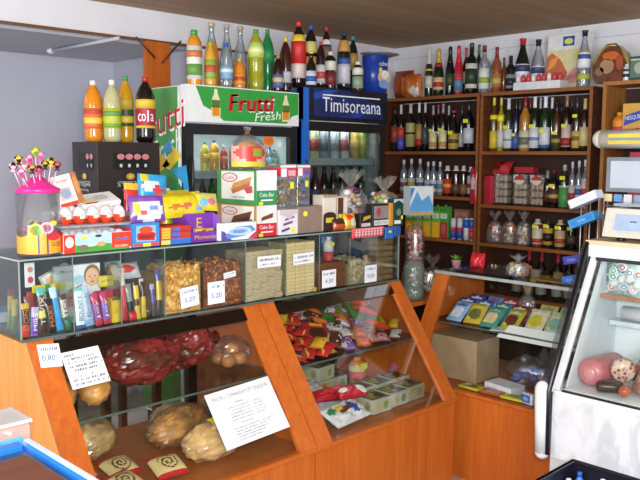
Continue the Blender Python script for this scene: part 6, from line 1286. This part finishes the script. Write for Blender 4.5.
for n, (x, y, rz_, l) in enumerate(((1.43, 2.74, .3, 'leftmost'), (1.585, 2.70, .15, 'in the middle'), (1.72, 2.575, -.1, 'by the pale loaf'), (1.53, 2.545, .3, 'frontmost'))):
    o = packet('swirl_cake_pack', 'red and cream packet with brown swirls low in the bread unit, %s' % l, 'cake', .14, .14, .05, swirl(n * .3), (x, y, ZFL), rz_, -1.25, 0, 'swirl cake packets', seed=80 + n, nx=22, nz=22)
    P1.settle(o, (0, .002, .004), 8, ZFL + .002)

# ------------------------------------------------------------------ sweets unit
rnd = random.Random(77); P2 = Pile(UNIT2)
PAL = {'red': ['#b81f24', '#c8342c', '#a81c2a', '#d8b03a'], 'gold': ['#d8a82c', '#c88a24', '#e0c03a', '#b8642a'], 'silver': ['#c4c0c4', '#8a4a4a', '#d8d4d4', '#4a2a24'], 'violet': ['#6a3a9a', '#8a5ab8', '#c8a8d8', '#5a2a7a'], 'green': ['#2c7a2c', '#3a8a2a', '#1f5a24', '#5a9a3a'], 'orange': ['#d86a2a', '#c84a2c', '#e08a3a', '#b83a2a'], 'brown': ['#4a2418', '#6a3a24', '#3a1c14', '#c8b09a'], 'pink': ['#d8a0a0', '#c87a8a', '#e0c4c0', '#b84a5a']}
def candyfn(cs, seed):
    ms = [mat(c, .22, .15, 30) for c in cs]
    def fn(u, v, fr):
        if v < .1 or v > .9: return ms[1]
        q = noise.noise(Vector((u * 4 + seed, v * 3 + seed * .7, 0)))
        return ms[0] if q < .12 else ms[2] if q < .3 else ms[3]
    return fn
zones = [(2.48, 2.64, 'red', 34), (2.58, 2.74, 'gold', 16), (2.62, 2.82, 'brown', 18), (2.74, 2.92, 'silver', 30), (2.82, 2.97, 'violet', 16), (2.90, 3.07, 'orange', 18), (2.97, 3.16, 'pink', 22), (3.05, 3.30, 'green', 10), (3.12, 3.35, 'orange', 8), (3.10, 3.32, 'violet', 6), (2.95, 3.2, 'silver', 14), (3.0, 3.3, 'green', 4), (3.16, 3.36, 'silver', 12), (3.2, 3.36, 'gold', 8)]
src = {}; late = []
for x0, x1, c, n in zones:
    for k in range(n):
        big = c == 'green'; w_, h_ = (rnd.uniform(.13, .17), rnd.uniform(.17, .2)) if big else (rnd.uniform(.05, .075), rnd.uniform(.10, .13))
        key = (c, k % 4)
        if key not in src:
            o = MB().pillow(w_, h_, .05 if big else .026, candyfn(PAL[c], k * 3.1 + len(c)), None, 8, 10, .08, .3, k).build('sweets_packet'); src[key] = o
        else: o = src[key].copy(); COL.objects.link(o)
        tag(o, 'shiny %s sweets packet heaped on the upper shelf of the sweets unit' % {'gold': 'golden', 'silver': 'silver striped'}.get(c, c), 'sweets packet', '%s sweets packets on the glass shelf' % c)
        y = 2.705 + .32 * rnd.random() ** 1.25 if not big else rnd.uniform(2.85, 3.05); pile = (y - 2.68) / .35
        x = rnd.uniform(x0, x1)
        zz = ZS + .03; x = min(max(x, 2.56 if not big else 2.6), 3.285 if not big else 3.22)
        o.matrix_world = Matrix.Translation((x, y - .03, zz)) @ Matrix.Rotation(rnd.uniform(-1.2, 1.2) if not big else rnd.uniform(-.5, .9), 4, 'Z') @ Matrix.Rotation(-PI / 2 + rnd.uniform(.05, .5), 4, 'X') @ Matrix.Rotation(rnd.uniform(-.25, .25), 4, 'Y')
        late.append((y, o))
packet('crisp_bag', 'big red and yellow bag standing at the left of the sweets shelf', 'bag', .20, .22, .07, spots('#c8281f', (.5, .5, .34, .36, '#dca824'), (.5, .4, .2, .2, '#e0c84a'), (.7, .2, .2, .15, '#4a2018')), (2.66, 2.90, ZS + .03), .25, -.75, .35, seed=91)
packet('crisp_bag', 'brown and red bag with a chocolate picture beside the red and yellow bag', 'bag', .14, .17, .05, spots('#a82424', (.5, .35, .35, .25, '#3a1c14'), (.5, .75, .3, .12, '#d8b03a')), (2.74, 2.78, ZS + .05), -.3, -1.0, .2, seed=92)
packet('crisp_bag', 'big glossy green bag with white and red badge at the right of the sweets shelf', 'bag', .20, .24, .08, spots('#2a7a26', (.62, .62, .2, .16, '#d8d4d0'), (.62, .62, .13, .10, '#c83a3a'), (.3, .3, .2, .2, '#1f5a1c')), (3.20, 2.84, ZS + .03), .1, -.9, .25, seed=93)
packet('crisp_bag', 'dark green glossy bag lying left of the badge bag', 'bag', .22, .18, .07, spots('#1f6a24', (.5, .5, .25, .2, '#3a8a34'), (.8, .4, .1, .3, '#5aa040')), (3.02, 2.90, ZS + .04), -.2, -1.0, -.3, seed=94)
packet('crisp_bag', 'yellow packet under the badge bag', 'bag', .15, .12, .05, spots('#d8b02a', (.4, .5, .2, .3, '#c87a2a')), (3.28, 2.84, ZS + .03), .1, -.9, .1, seed=95)
for n, (x, y, rz_) in enumerate(((3.20, 2.76, .9), (3.25, 2.73, 1.0), (3.15, 2.78, .8))):
    packet('paprika_pack', 'orange red slim packet below the green bag, %s' % ('left', 'right', 'uppermost')[n if n < 2 else 2], 'packet', .05, .17, .035, spots('#c8421f', (.5, .5, .3, .2, '#d86a2c')), (x, y, ZS + .02), rz_, -1.25, 0, 'orange red packets below the green bag', seed=96 + n)
for o in [o for o in COL.objects if o.name.startswith('crisp_bag') and 'green' not in o['label']]: P2.settle(o, (0, .002, .008), 30, ZS + .03, .94)
rnd = random.Random(5)
for y, o in sorted(late, key=lambda a: (int(a[0] * 12), (a[1].name[-1], a[1].name))):
    home = o.matrix_basis.copy(); okk = False
    for k in range(36):
        dx, dy = (0, 0) if k == 0 else (rnd.uniform(-.07, .07), rnd.uniform(-.06, .14)); M_ = home.copy()
        M_.translation.x = min(max(home.translation.x + dx, 2.55), 3.29); M_.translation.y = min(max(home.translation.y + dy, 2.685), 3.10); o.matrix_basis = M_
        if P2.settle(o, (0, .001, .007), 40, ZS + .002, ZS + .085 + .55 * max(0, M_.translation.y - 2.68), True): okk = True; break
    if not okk: bpy.data.objects.remove(o)
for o in [o for o in COL.objects if o.name.startswith('paprika') or (o.name.startswith('crisp_bag') and 'green' in o['label'])]: P2.settle(o, (0, .001, .006), 34, ZS + .05, .94)
big_ = []
for o in COL.objects:
    if o.name.startswith(('crisp_bag', 'paprika_pack')): V, P, lo, hi = tree(o); big_.append((lo, hi, BVHTree.FromPolygons(V, P)))
for o in [o for o in COL.objects if o.name.startswith('sweets_packet')]:
    V, P, lo, hi = tree(o); near = [t for l2, h2, t in big_ if all(lo[i] <= h2[i] and hi[i] >= l2[i] for i in range(3))]
    if near:
        bv = BVHTree.FromPolygons(V, P)
        if any(bv.overlap(t) for t in near): bpy.data.objects.remove(o)
# chocolate gift boxes on the unit floor
def gift(px, py, w, d, h, rz_, n, z=ZFL, top='#6a7050', side='#a8aa90'):
    p = PZ(px, py, z)
    its = [('r', .04, .06, .96, .94, top), ('e', .3, .5, .16, .3, '#b8a860'), ('e', .7, .45, .18, .28, '#5a4a34'), ('e', .5, .7, .1, .15, '#c8c8a0')]
    fr = [('r', .03, .1, .97, .9, side), ('e', .7, .5, .14, .3, '#8a8a5c'), ('e', .3, .5, .1, .25, '#c8a860')]
    return carton('chocolate_gift_box', 'chocolate gift box low in the sweets unit, %s' % n, 'box', w, d, h, '#b4b6a4', p, rz_, [('T', its), ('F', fr), ('L', fr)], 'chocolate gift boxes')
gl = [(0, 0, .14, .12, .075, n) for n in ('front row, left', 'front row, middle', 'front row, right end', 'hindmost, left of its pair', 'second row, left', 'second row, middle', 'second row, against the stile', 'third row, left', 'third row, by the jar', 'hindmost, right of its pair', 'far back left corner')]
cols = [('#7a8060', '#b0b098'), ('#8a947a', '#b8baa8'), ('#6a6a4a', '#a09c7c'), ('#5c5c40', '#98967c'), ('#6a6440', '#b0a880'), ('#7a7450', '#b4b094'), ('#5a5030', '#c0b078'), ('#8a6a34', '#d09a4a'), ('#7a7a50', '#b0b090'), ('#8a8270', '#b8b0a0'), ('#6a7040', '#a8a878')]
XG = [(2.965, 2.60), (3.12, 2.61), (3.272, 2.62), (2.90, 3.155), (3.035, 2.775), (3.185, 2.77), (3.335, 2.78), (2.93, 3.02), (3.08, 3.025), (3.03, 3.155), (2.77, 3.12)]
for k, ((px, py, w, d, h, n), (a_, b_), (x, y)) in enumerate(zip(gl, cols, XG)):
    o = gift(330, 380, w, d, h, .04 * ((k % 3) - 1), n, top=a_, side=b_); o.location = (x, y, ZFL + .001); P2.settle(o, (0, .006, 0), 30)
o = gift(354, 366, .14, .12, .075, .1, 'upper one of the stack at the back'); o.location = (2.98, 3.03, ZFL + .0785); P2.settle(o, (0, 0, .004), 20)
p = (3.215, 3.06, ZFL + .001)
bottle('nut_cream_jar', 'glass jar with orange lid and pink label among the gift boxes', (3.225, 2.96, ZFL + .001), .165, .05, 'jug', '#c8a860', '#d8801c', [(.12, .72, '#d8c88a'), (.22, .55, '#d86a6a')], price=.74, cap0=.80, cat='jar')
for n, (x, y, z, w, h, rz_, c, sp, l) in enumerate(((2.80, 2.77, 0, .24, .20, .2, '#d8dae0', [(.5, .6, .3, .2, '#ececf2'), (.25, .3, .15, .15, '#8a9ab0')], 'silvery white pouch at the left front of the sweets unit floor'), (2.735, 2.515, 0, .28, .15, .12, '#dcdde2', [(.45, .5, .2, .14, '#6a3a24'), (.7, .5, .1, .3, '#2f5ab0'), (.3, .6, .12, .12, '#c8b83a'), (.15, .6, .08, .15, '#3a8a5a')], 'white chocolate pouch with blue figure at the very front'), (2.78, 2.66, .0, .27, .08, -.2, '#b01a26', [(.5, .5, .3, .2, '#c83038')], 'long red packet lying across the white pouches'), (2.80, 2.57, .0, .17, .07, -.3, '#b81c28', [(.8, .5, .2, .4, '#d8d4d4'), (.2, .5, .15, .2, '#e0d8d8')], 'red and white packet before the gift boxes'), (2.74, 2.95, .0, .2, .13, .3, '#5a2c24', [(.5, .5, .25, .25, '#8a6a5a')], 'dark brown pouch behind the silvery one'))):
    o = packet('sweets_pouch', l, 'pouch', w, h, .06, spots(c, *sp), (x, y, ZFL + .03 + z), rz_, -1.15, 0, seed=110 + n, wob=.5, nx=18, nz=16, crinkle=.006)
    P2.settle(o, (0, .001, .006), 24, ZFL + .002)

# ------------------------------------------------------------------ bags in the gap between the counters
t = empty('side_table', (3.87, 3.15, 0)); tag(t, 'plain wooden side table behind the counter gap under bulk sweet bags', 'table')
MB().box(-.36, .36, -.20, .27, .735, .76, ORANGE).build('table_top', t)
for sx in (-.34, .34):
    for sy in (-.17, .23): MB().box(sx - .018, sx + .018, sy - .018, sy + .018, FZ, .735, ORANGE).build('leg', t)
def tall(px, y, z0, pyt, r, cols, lab, seed, n=40, neck=False, film=FILM):
    p = PY(px, 260, y); return sweets_bag('bulk_bag', lab, (p.x, y, z0), r, PY(px, pyt, y).z - z0, cols, seed, 'bulk bags in the counter gap', n, neck, film, fill=.86 if not neck else .6, big=1.15)
tall(414.5, 3.17, .90, 224, .064, ['#b87a74', '#c89a94', '#a85a54', '#d8c4bc'], 'tall clear bag of pinkish sweets behind the case end', 51, 110)
o = carton('bulk_box', 'low box under the tall bag of pinkish sweets', 'box', .12, .12, .135, '#6a5a4a', (PY(414.5, 260, 3.17).x, 3.17, .762))
tall(414, 3.03, .762, 259, .068, ['#4a7a4a', '#6a8a60', '#8a9a84', '#5a6a58'], 'greenish foggy bag below the pinkish sweets', 52, 50, False, FOGGY)
tall(433, 3.07, .762, 256, .07, ['#d0c8b8', '#c8beb0', '#dcd6c8', '#b8ae9c'], 'clear bag of pale marshmallow sweets left of the corner counter', 53, 34, True)
packet('sweets_pack', 'small violet and white packet low in the counter gap', 'packet', .09, .10, .04, spots('#6a5aa8', (.5, .5, .3, .25, '#c8c0e0')), (3.60, 2.97, .762), -.3, -.2, seed=55)

# ------------------------------------------------------------------ corner counter goods
Z3T = .961
t = empty('potted_plant', (3.99, 2.83, Z3T)); tag(t, 'small green plant in a reddish grey pot on the corner counter top', 'plant')
MB().lathe([(.022, 0), (.03, .05), (.031, .055), (.026, .05)], mat('#a87a80', .4), 14).build('pot', t)
mb = MB(); rnd = random.Random(3)
for k in range(9):
    a_ = rnd.uniform(0, 6.28); L_ = rnd.uniform(.035, .06); e = rnd.uniform(.2, 1.0)
    M = Matrix.Translation((0, 0, .05)) @ Matrix.Rotation(a_, 4, 'Z') @ Matrix.Rotation(-e, 4, 'Y'); mb.add([(0, 0, 0), (L_ * .5, -.012, .004), (L_, 0, -.006), (L_ * .5, .012, .004)], [(0, 1, 2, 3)], mat('#4f8a2c' if k % 3 else '#7aa03a', .5), False, M)
mb.build('leaves', t)
packet('sweets_pack', 'crumpled bright red packet beside the small plant', 'packet', .10, .10, .06, spots('#c41f2c', (.5, .4, .2, .2, '#d8484a')), (4.07, 2.73, Z3T), BACK, -.15, seed=57, wob=.6)
o = MB().prism([(-.03, 0), (.0, .012), (.20, .014), (.23, .004), (.2, 0)], 'Y', -.17, .17, BLACK).build('black_tray'); tag(o, 'flat black tray on the left of the corner counter top', 'tray'); place(o, (3.87, 2.57, Z3T))
sweets_bag('sweets_bag', 'clear bag of red and white wrapped sweets under the corner counter glass', (4.08, 2.375, .6705), .05, .24, ['#c83a44', '#d8d0d4', '#b0889a', '#e0dce0', '#a83040'], 61, None, 34)
sweets_bag('sweets_bag', 'loose topped bag of sweets on the corner counter top before the wine bottles', (4.0, 2.40, Z3T), .065, .12, ['#c8444a', '#d8d0d4', '#8a7a9a', '#c8b83a'], 62, None, 20)
tag(MB().box(0, .10, 0, .38, 0, .010, mat('#7a5a34', .5), c=.003).build('wooden_strip'), 'narrow brown wooden strip lying on the corner counter top', 'board').location = (3.92, 1.86, Z3T)
P3 = Pile(CORNER)
def flatpack(label, px, py, z, w, h, fn, rz_, seed, rx=-1.30, t_=.028, grp='flat packets on the corner counter shelf'):
    p = PZ(px, py, z); o = packet('snack_packet', label, 'packet', w, h, t_, fn, (p.x, p.y, z + .02), BACK + rz_, rx, 0, grp, seed=seed)
    P3.settle(o, (.006, 0, .004), 50, ZU + .0015); return o
ZU = .6705
GRID = [(3.81, 2.715, 'pale blue', '#8aa8d0', '#d0d8e4', '#3a5ab0'), (3.81, 2.595, 'mustard', '#c8a83a', '#6a6a3a', '#e0d060'), (3.81, 2.475, 'teal', '#3f8a7a', '#d8b890', '#8ac0b0'), (3.83, 2.355, 'olive yellow', '#a8a830', '#6a2a2a', '#c8d8c0'),
  (3.92, 2.735, 'navy', '#27408c', '#8ab0e0', '#d8d8e0'), (3.92, 2.615, 'royal blue', '#2f58a8', '#c83a5a', '#e0e0e8'), (3.92, 2.495, 'sea blue', '#3a7a9a', '#a8d0d8', '#e0d8a8'), (3.925, 2.375, 'dark red', '#7a2a34', '#b85a5a', '#d8c8b0'), (3.90, 2.235, 'cream', '#d8d0b0', '#c8b83a', '#e8e4d8'), (3.90, 2.115, 'grey green', '#c4d0cc', '#8ab0a8', '#e0d840'), (3.90, 1.995, 'whitish', '#d8d4cc', '#c8a868', '#b8c0d0'),
  (4.03, 2.74, 'deep violet', '#3a3a80', '#a890c8', '#d8d0e0'), (4.03, 2.62, 'sky blue', '#4a86c0', '#d8e0e8', '#c83a3a'), (4.03, 2.50, 'crimson', '#a82838', '#e0c8a0', '#d8d0d0'), (4.02, 2.24, 'straw', '#d0b868', '#e8e0b0', '#8aa05a'), (4.02, 2.12, 'pale mint', '#a8c0ac', '#e0e8e0', '#c8b040'), (4.02, 2.00, 'light orange', '#d8a868', '#e8dcc0', '#c86a3a')]
for n, (x, y, cn, c, c2, c3) in enumerate(GRID):
    rw = 0 if n < 4 else 1 if n < 11 else 2
    o = packet('snack_packet', '%s packet leaning in the %s row on the corner counter shelf' % (cn, ('front', 'middle', 'back')[rw]), 'packet', .113, .15, .03, spots(c, (.5, .42, .36, .26, c2), (.5, .8, .32, .08, c3), (.25, .2, .1, .08, '#e0dc3a')), (x, y, ZU + .002), BACK + .08 * ((n * 5) % 3 - 1), -.85 + .1 * rw, 0, 'packets on the corner counter shelf', seed=130 + n)
    P3.settle(o, (.005, 0, .0), 8, ZU + .0015)
# two white strips that paint a reflection of light on the glass
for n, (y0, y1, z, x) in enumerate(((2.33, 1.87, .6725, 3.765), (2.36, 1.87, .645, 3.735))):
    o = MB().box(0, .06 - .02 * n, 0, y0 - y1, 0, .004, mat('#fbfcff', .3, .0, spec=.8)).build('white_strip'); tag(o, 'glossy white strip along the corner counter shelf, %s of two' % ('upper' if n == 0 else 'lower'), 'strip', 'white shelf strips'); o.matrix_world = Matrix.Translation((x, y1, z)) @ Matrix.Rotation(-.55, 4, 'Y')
o = bx = carton('white_carton_lid', 'white card flap lying at the left of the white strips', 'card', .16, .12, .004, '#e4e6ea', (3.83, 2.36, ZU + .001), BACK + .3)
# lower floor of the corner counter
carton('cardboard_box', 'large plain brown cardboard box inside the corner counter', 'box', .34, .24, .25, '#ab8f70', (3.86, 2.665, ZFL + .001), BACK, [('F', [('r', .0, .0, .004, 1, '#6a5038')]), ('T', [('r', 0, .48, 1, .52, '#a88a68')])])
p = PZ(505, 394, .345); carton('white_box', 'flat white printed box in front of the clear bag in the corner counter', 'box', .19, .12, .05, '#dcdfe8', (3.735, 2.30, ZFL + .0005), BACK - .15, [('F', [('r', .1, .25, .5, .6, '#b8c0d8'), ('r', .6, .3, .9, .5, '#a8b0c8')]), ('T', [('r', .05, .1, .95, .9, '#e6e8ee')])])
for n, (y, c, sp, l) in enumerate(((2.45, '#c8b83a', [('e', .5, .5, .3, .3, '#6a5a3a'), ('e', .3, .6, .15, .2, '#d8d8d0')], 'yellow edged flat packet at the left of the counter edge'), (2.31, '#b84a3a', [('e', .5, .5, .35, .35, '#d0908a'), ('r', 0, 0, 1, .2, '#d8c83a')], 'red and yellow flat packet along the counter edge'), (2.175, '#d0c030', [('e', .5, .5, .3, .3, '#8a9a4a'), ('r', .1, .1, .9, .25, '#e8e060')], 'yellow flat packet beside the small blue box'))):
    carton('flat_packet', l, 'packet', .13, .075, .012, c, (3.635, y, ZFL + .012), BACK + .05 * (n - 1), [('T', sp), ('F', [('r', 0, 0, 1, 1, c)])], 'flat packets on the counter edge')
carton('blue_box', 'small blue and white box standing at the counter edge by the meat case', 'box', .075, .03, .055, '#d8e0ee', (3.612, 2.075, ZFL + .0125), BACK - .2, [('F', [('r', .0, .12, .8, .9, '#3a62b8'), ('e', .4, .5, .25, .2, '#8ab0e8')])])
t = empty('clear_bag', (3.86, 2.22, ZFL + .012)); tag(t, 'see-through bag of blue and pink packets low in the corner counter', 'bag')
mb = MB(); rnd = random.Random(8)
for k in range(14): mb.ell((rnd.uniform(-.03, .08), rnd.uniform(-.09, .09), rnd.uniform(.03, .12)), (.03, .035, .018), mat(rnd.choice(['#4a5aa8', '#5a6ab8', '#3a4a8a', '#c88aa8', '#8a9ac8']), .3), 8, 5)
s_ = mb.build('sweets', t); s_['kind'] = 'stuff'
MB().ell((.02, 0, .09), (.085, .15, .09), FILM, 18, 10, rough=.25, seed=4, freq=12).build('wrapping', t)
t = empty('clear_bag', (3.80, 1.93, ZFL + .012)); tag(t, 'see-through bag with a blue print near the meat case in the corner counter', 'bag')
packet('x', None, None, .1, .12, .03, spots('#9ac0e0', (.5, .5, .3, .3, '#3a8ad0')), (0, 0, 0)).name = 'print_card'; o = bpy.data.objects['print_card']; o.parent = t; o.matrix_local = Matrix.Translation((-.05, .02, .02)) @ Matrix.Rotation(BACK, 4, 'Z') @ Matrix.Rotation(-.6, 4, 'X')
MB().ell((.0, 0, .08), (.085, .11, .08), FILM, 18, 10, rough=.25, seed=6, freq=12).build('wrapping', t)

# ------------------------------------------------------------------ inside the meat case
yE = KY1 - .09
t = empty('mortadella', (3.5, 1.56, .672)); tag(t, 'thick pink mortadella sausage lying at the left of the meat case', 'sausage')
a, b = PX(577, 373, 3.40), PX(606, 352, 3.62); r = .061
t.matrix_world = Matrix.Identity(4)
PKM = mat('#c8757c', .3, .08, 20)
va_ = Vector((3.35, 1.618, .603 + r)); vb_ = Vector((3.60, 1.60, .603 + r)); dd = (vb_ - va_); L_ = dd.length
t.matrix_world = Matrix.Translation(va_) @ dd.to_track_quat('Z', 'Y').to_matrix().to_4x4()
MB().lathe([(.001, -.012), (r * .6, -.010), (r * .92, -.002), (r, .012), (r, L_ - .02), (r * .8, L_), (.001, L_ + .01)], PKM, 22).build('casing', t)
MB().lathe([(.001, -.0135), (r * .55, -.0118), (r * .56, -.010)], mat('#d48a90', .3), 22).build('cut_face', t)
c0 = PX(612, 358, 3.46); mb = MB()
MARB = bpy.data.materials.new('marbled_meat'); MARB.use_nodes = True; nt = MARB.node_tree; bs = nt.nodes['Principled BSDF']; vo = nt.nodes.new('ShaderNodeTexVoronoi'); vo.inputs['Scale'].default_value = 55; tcx = nt.nodes.new('ShaderNodeTexCoord'); rp = nt.nodes.new('ShaderNodeValToRGB'); rp.color_ramp.elements[0].color = lin('#8a4a44'); rp.color_ramp.elements[1].color = lin('#d8b8a8'); rp.color_ramp.elements[0].position = .25; rp.color_ramp.elements[1].position = .6; nt.links.new(tcx.outputs['Object'], vo.inputs['Vector']); nt.links.new(vo.outputs['Distance'], rp.inputs[0]); nt.links.new(rp.outputs[0], bs.inputs['Base Color']); bs.inputs['Roughness'].default_value = .3
mb.lathe([(.001, -.025), (.048, -.023), (.055, -.012), (.055, .025), (.042, .038), (.001, .04)], MARB, 20, Matrix.Rotation(PI / 2, 4, 'Y')); o = mb.build('head_cheese'); tag(o, 'round marbled cold cut leaning against the pink sausage', 'cold cut'); o.matrix_world = Matrix.Translation((3.43, 1.495, .602 + .0565 + .03)) @ Matrix.Rotation(.5, 4, 'Z')
o = MB().lathe([(.001, 0), (.020, .004), (.026, .014), (.026, .10), (.02, .114), (.001, .118)], mat('#3a2c28', .35, .2, 30), 16).build('dark_sausage'); tag(o, 'short dark sausage in front of the pink one', 'sausage'); o.matrix_world = Matrix.Translation((3.29, 1.555, .602 + .027)) @ Matrix.Rotation(-1.0, 4, 'Z') @ Matrix.Rotation(PI / 2, 4, 'Y')
o = MB().ell((0, 0, 0), (.028, .027, .025), mat('#b0583c', .35, .2), 14, 8, rough=.1, seed=3).build('smoked_sausage_end'); tag(o, 'orange brown sausage end at the front of the meat case', 'sausage'); place(o, (3.305, 1.43, .602 + .028))
rnd = random.Random(21); P4 = Pile(COLD, *[o for o in COL.objects if o.parent is None and o.name.split('.')[0] in ('mortadella', 'head_cheese', 'dark_sausage', 'smoked_sausage_end')])
for n, (x, y, z, w, h, c, sp, l) in enumerate(((3.52, 1.455, .05, .18, .16, '#7a2c2e', [(.5, .5, .3, .3, '#a84a48'), (.3, .6, .2, .15, '#c88a80')], 'dark red packed meat right of the marbled cold cut'), (3.60, 1.46, .12, .16, .15, '#9a5048', [(.5, .5, .3, .25, '#c8907c'), (.7, .6, .2, .2, '#6a2c2c')], 'brownish packed meat at the top of the pile'), (3.37, 1.355, .0, .15, .14, '#8a5a50', [(.4, .5, .3, .3, '#b8948a'), (.7, .4, .15, .2, '#5a3430')], 'wrapped brown cold cut at the front right of the meat case'), (3.47, 1.36, .06, .17, .16, '#8f3c3a', [(.5, .5, .3, .3, '#b06a60')], 'wrapped red meat at the right edge of the meat case'), (3.62, 1.34, .0, .13, .13, '#a8786a', [(.5, .5, .3, .3, '#7a4a40')], 'small wrapped cold cut under the marbled one'))):
    o = packet('packed_meat', l, 'meat', w, h, .075, spots(c, *sp), (x, y, .62 + z), BACK + rnd.uniform(-.4, .4), -1.0, 0, 'packed meats in the meat case', seed=150 + n, wob=.6)
    P4.settle(o, (0.004, 0, .006), 60, .602)
t = empty('film_roll', (3.80, 1.40, .8645)); tag(t, 'white roll of wrapping film lying on the small shelf in the meat case', 'roll')
t.matrix_world = Matrix.Translation((3.702, 1.625, .862 + .0365)) @ Matrix.Rotation(PI / 2, 4, 'X')
MB().lathe([(.018, 0), (.036, .0), (.036, .30), (.018, .30), (.018, 0)], mat('#d2d4da', .3, .04), 20).build('film', t); MB().lathe([(.014, -.003), (.018, -.003), (.018, .303), (.014, .303), (.014, -.003)], mat('#3a3f5a', .5), 16).build('core', t)
# round lidded cups stacked on the case shelf
CC = ['#c8505a', '#3a8a7a', '#e0dce0', '#4a7ab8', '#c88a94', '#58a088', '#b8445a', '#8ab0c8', '#d8d0d4']
cupc = {}
pts = [(600, 287), (607.5, 288), (615, 285), (623.5, 289), (631, 291), (602, 279), (609, 279), (616.5, 277), (630, 282), (604, 271), (613, 269), (623, 280), (629, 274), (606.5, 263), (614, 262), (622, 270), (620, 262), (638, 286), (638, 276)]
for n, (px, py) in enumerate(pts):
    c = CC[n % 9]; x = 3.60 + (290 - py) * .003; p = PX(px, py, x)
    if p.y > KY1 - .095: p = Vector((p.x, KY1 - .095 - .0 * n, p.z + (.045 if n % 2 else 0)))
    if c not in cupc:
        t = empty('portion_cup', (0, 0, 0)); MB().lathe([(.0165, .0), (.0185, .03), (.019, .035)], mat('#d8d8dc', .35), 14).build('cup', t)
        MB().lathe([(.0195, .0345), (.0195, .037), (.0005, .0375)], mat('#dedee4', .3, .03), 14).build('lid', t); mb = MB(); mb.disc(Matrix.Identity(4), 0, 0, .0125, .0125, mat(c, .4), .0380); mb.disc(Matrix.Identity(4), 0, 0, .0065, .0065, mat('#e0dcdc', .4), .0383); mb.build('lid_print', t.children[1]); cupc[c] = t
    else: t = copy_tree(cupc[c])
    tag(t, 'small round %s lidded cup stacked on its side on the meat case shelf' % {'#c8505a': 'rose red', '#3a8a7a': 'teal', '#e0dce0': 'plain white', '#4a7ab8': 'blue', '#c88a94': 'pale pink', '#58a088': 'mint', '#b8445a': 'crimson', '#8ab0c8': 'sky blue', '#d8d0d4': 'pearl'}[c], 'cup', 'lidded cups on the meat case shelf')
    t.matrix_world = Matrix.Translation(p) @ Matrix.Rotation(.45 + .2 * math.sin(n * 2.1), 4, 'Z') @ Matrix.Rotation(-PI / 2 + .35 + .15 * math.sin(n), 4, 'Y')
t = MB(); t.box(0, .165, -.30, 0, 0, .165, GLASS, c=.02); o = t.build('clear_pack'); tag(o, 'clear film round the stacked lidded cups', 'wrapping'); place(o, (3.572, KY1 - .075, 1.0065))

# ------------------------------------------------------------------ light
def area(name, loc, target, size, power, col=(1, 1, 1), sy=None):
    l = bpy.data.lights.new(name, 'AREA'); l.energy = power; l.color = col; l.size = size
    if sy: l.shape = 'RECTANGLE'; l.size_y = sy
    o = bpy.data.objects.new(name, l); COL.objects.link(o); o.location = loc
    o.rotation_euler = (Vector(target) - Vector(loc)).to_track_quat('-Z', 'Y').to_euler(); return o
area('shop_window', (-.6, -1.6, 1.9), (2.5, 2.8, 1.0), 2.4, 200, (.95, .98, 1), 1.8)
area('door_light', (-1.7, 2.2, 1.7), (2.0, 3.0, .9), 1.4, 75, (.96, .98, 1), 1.8)
area('flash', (.05, -.02, 1.78), (3.2, 2.9, 1.2), .18, 72)
area('cooler_tube', (2.965, 3.78, 1.80), (2.965, 3.95, 1.2), .6, 2.2, (.95, 1, 1), .05)
area('cooler_tube', (3.84, 3.78, 1.85), (3.84, 3.98, 1.2), .6, 1.6, (.95, 1, 1), .05)
area('case_tube', (3.66, 1.1, 1.17), (3.6, 1.1, .6), .9, 3.5, (1, .97, .95), .04)
area('recess_light', (1.2, 5.0, 2.3), (1.6, 5.2, 0), .8, 4, (.92, .95, 1))
w = bpy.data.worlds.new('world'); scene.world = w; w.use_nodes = True
bg = w.node_tree.nodes['Background']; bg.inputs[0].default_value = (.86, .92, 1, 1); bg.inputs[1].default_value = .74
scene.view_settings.view_transform = 'Standard'
scene.view_settings.look = 'None'
scene.view_settings.exposure = 0
